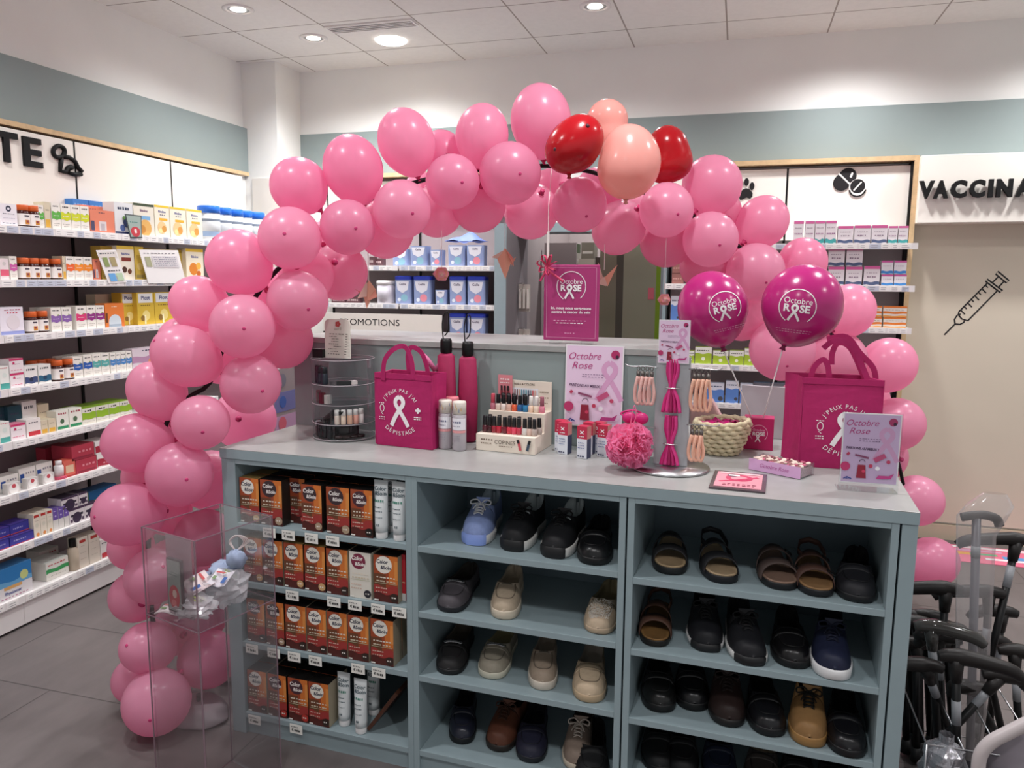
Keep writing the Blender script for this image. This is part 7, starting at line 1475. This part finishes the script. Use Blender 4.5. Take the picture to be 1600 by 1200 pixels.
# ------------------------------------------------------------------ walking sticks and walker at the right edge
RUB = mat('black_rubber', '#19181a', .55); GRIP = mat('grip_dark_brown', '#1c1817', .42, spec=.35); TAPE = mat('grey_sticker', '#8f9094', .4)
def stick(label, handle, tip, yH, yT=None, style='T', dirx=1, tape=.3, M=BLACK, hl=.12, grip=GRIP):
    """handle/tip pixels; world Y planes give depth"""
    H = onplane(handle[0], handle[1], (0, 1, 0), yH); Tp = onplane(tip[0], tip[1], (0, 1, 0), yT or yH)
    if Tp.z < .01: Tp.z = .012
    t = thing('walking_stick', label, 'walking stick', H); D = Tp-H; ln = D.length; d = D.normalized()
    MB().m(M).smooth().tube([(0, 0, 0), D], .0115, 12).build('shaft', t)
    MB().m(RUB).smooth().tube([D-d*.045, D-d*.02, D], [.014, .017, .02], 12).build('rubber_tip', t)
    sg = dirx; pts = [(-.045*sg, 0, .006), (-.02*sg, 0, .012), (.01*sg, 0, .012), (.05*sg, 0, .008), (hl*.8*sg, 0, -.006), (hl*sg, 0, -.026)] if style == 'T' else [(-.0, 0, -.03), (0, 0, .01), (.03*sg, 0, .035), (.075*sg, 0, .03), (.1*sg, 0, 0)]
    rad = [.014, .019, .023, .021, .019, .014] if style == 'T' else [.013, .015, .015, .015, .013]
    P = smoothpath(pts, 4); R = [interp([(i/(len(rad)-1), r) for i, r in enumerate(rad)], k/(len(P)-1)) for k in range(len(P))]
    MB().m(grip).smooth().tube(P, R, 12).build('handle', t)
    MB().m(grip).smooth().tube([(0, 0, .006), d*.06], [.021, .0145], 12).build('collar', t)
    if tape: MB().m(TAPE).smooth().tube([d*ln*tape, d*(ln*tape+.07)], .0123, 12).build('sticker', t)
    return t
stick('black walking stick with grey sticker in front, handle pointing right', (1494, 1032), (1492, 1330), 2.25, tape=.22, dirx=1, hl=.16)
stick('dark stick leaning right with long black handle at the top right', (1588, 848), (1520, 1150), 2.75, 2.6, dirx=-1, hl=.17, tape=.12)
stick('black stick next to the cabinet with handle pointing left', (1478, 925), (1450, 1260), 2.5, tape=.0, dirx=-1, hl=.15)
stick('black stick with curved dark handle behind the wrapped one', (1545, 930), (1530, 1180), 2.7, tape=.2, dirx=-1, hl=.16)
stick('black stick with glossy wrapped handle beside the cabinet', (1455, 985), (1470, 1260), 2.4, dirx=1, tape=.1, hl=.14, grip=mat('glossy_wrap_grip', '#3a3836', .12))
stick('slanting black stick with grey sticker low beside the cabinet', (1446, 1045), (1500, 1180), 2.35, 2.5, dirx=-1, tape=.12, hl=.09)
stick('black stick crossing from right to left in the middle of the bundle', (1562, 1060), (1450, 1180), 2.4, 2.3, dirx=1, tape=.12, hl=.08)
stick('black stick at the far right with curved handle', (1585, 1022), (1588, 1290), 2.6, dirx=1, tape=.2, hl=.12)
stick('thin black stick standing behind the left handles', (1432, 1010), (1424, 1280), 2.6, dirx=-1, tape=.0, hl=.06)
stick('upright black stick with grey sticker behind the front handle', (1467, 1000), (1466, 1280), 2.5, dirx=-1, tape=.12, hl=.06)
stick('black stick leaning left near the frame edge', (1520, 1080), (1575, 1180), 2.45, 2.6, dirx=-1, tape=0, hl=.06)
rnd = random.Random(4)
for i in range(9):
    x = 1408+i*8.5; stick(f'black stick shaft close to the cabinet, {nth(i+1)} from left in the dense cluster', (x+rnd.uniform(0, 4), 985+rnd.uniform(-20, 50)), (x+rnd.uniform(-6, 6), 1290), 2.62+.05*(i % 3)+.02, dirx=rnd.choice([-1, 1]), tape=0, hl=.05)
stick('black stick right of the wrapped one with low handle', (1532, 1000), (1556, 1290), 2.8, dirx=1, tape=.1, hl=.1)
stick('black stick between wrapped one and frame edge, leaning', (1566, 960), (1532, 1270), 2.85, dirx=-1, tape=.25, hl=.1)
# wrapped stick
H = onplane(1526, 808, (0, 1, 0), 2.45); Tp = onplane(1512, 1290, (0, 1, 0), 2.45); t = thing('walking_stick', 'grey walking stick wrapped in clear plastic, tallest in the bundle', 'walking stick', H); D = Tp-H; d = D.normalized()
MB().m(mat('dark_grey_shaft', '#5d5a60', .35)).smooth().tube([(0, 0, 0), D], .012, 12).build('shaft', t); MB().m(TAPE).smooth().tube([d*.085, d*.12], .0128, 12).build('sticker', t)
MB().m(GRIP).smooth().tube(smoothpath([(-.04, 0, -.004), (-.01, 0, .004), (.02, 0, .008), (.05, 0, .0), (.06, 0, -.02)], 4), .013, 12).build('handle', t)
b = MB().m(clear('clear_sleeve', '#e8e0e0', .05, .1, diff=.14)).smooth(); b.loft([[Vector((w_*math.cos(2*PI*i/18)+cx, w_*.5*math.sin(2*PI*i/18), 0))+d*dd for i in range(18)] for dd, w_, cx in [(-.075, .03, .045), (-.04, .06, .035), (0, .065, .012), (.05, .052, 0), (.3, .048, 0), (.6, .042, 0), (.75, .03, 0)]], cap=False); b.build('plastic_sleeve', t)
# umbrella strap piece and rack wires
t = thing('wire_stand', 'thin wire stand holding the walking sticks', 'stand', onplane(1480, 1150, (0, 1, 0), 2.3)); t.location.z = 0; zr = onplane(1430, 1125, (0, 1, 0), 2.3).z
cxs = t.location.x; 
for z in (zr, .05):
    MB().m(CHROME).smooth().tube([(-.08, -.12, z), (.2, -.12, z), (.2, .42, z), (-.08, .42, z)], .003, 6, closed=True).build('ring_wire', t)
    for k in range(1, 3): MB().m(CHROME).smooth().tube([(-.08+.09*k, -.12, z), (-.08+.09*k, .42, z)], .0025, 6).build('cross_wire', t)
for x, y in ((-.08, -.12), (.2, -.12), (.2, .42), (-.08, .42)): MB().m(CHROME).smooth().tube([(x, y, .0), (x, y, zr)], .004, 6).build('post', t)
c = onplane(1478, 1168, (0, 1, 0), 2.2); rnd = random.Random(8); b = MB().m(mat('crinkle_wrap', '#a9a7ac', .14, metal=.65, bump=1.0, scale=60)); vs = []; fs = []; n_, k = 20, 16
for j in range(k+1):
    for i in range(n_):
        a = 2*PI*i/n_; r = (.055-.012*math.cos(j*.4))*(1+rnd.uniform(-.16, .16))*(1 if j < k-1 else .4); vs.append((r*math.cos(a), r*math.sin(a), -.32+j*.36/k))
for j in range(k):
    for i in range(n_): i2 = (i+1) % n_; fs.append((j*n_+i, j*n_+i2, (j+1)*n_+i2, (j+1)*n_+i))
b.add(vs, fs); tag(b.build('wrapped_bundle', at=c), 'crinkled plastic-wrapped bundle among the sticks at the lower right', 'bundle')
t = thing('walker', 'pale grey tube frame of a walker at the lower right corner', 'walker', onplane(1560, 1170, (0, 1, 0), 1.95))
Q = [onplane(x, y, (0, 1, 0), 1.95)-t.location for x, y in [(1528, 1300), (1528, 1215), (1532, 1180), (1548, 1160), (1575, 1145), (1610, 1128), (1660, 1108)]]
MB().m(mat('pale_grey_tube', '#b8aeae', .3)).smooth().tube(smoothpath(Q, 5), .0155, 14).build('frame_tube', t)
Q = [onplane(x, y, (0, 1, 0), 2.15)-t.location for x, y in [(1545, 1260), (1548, 1212), (1575, 1192), (1640, 1165), (1700, 1150)]]
MB().m(mat('seat_grey', '#5d565c', .7)).smooth().strip(smoothpath(Q, 4), (0, 1, 0), .2, .015).build('seat', t)
Q = [onplane(x, y, (0, 1, 0), 2.35)-t.location for x, y in [(1660, 1080), (1660, 1200), (1660, 1400)]]; MB().m(BLKM).smooth().tube(Q, .014, 10).build('leg', t)

finish_labels()
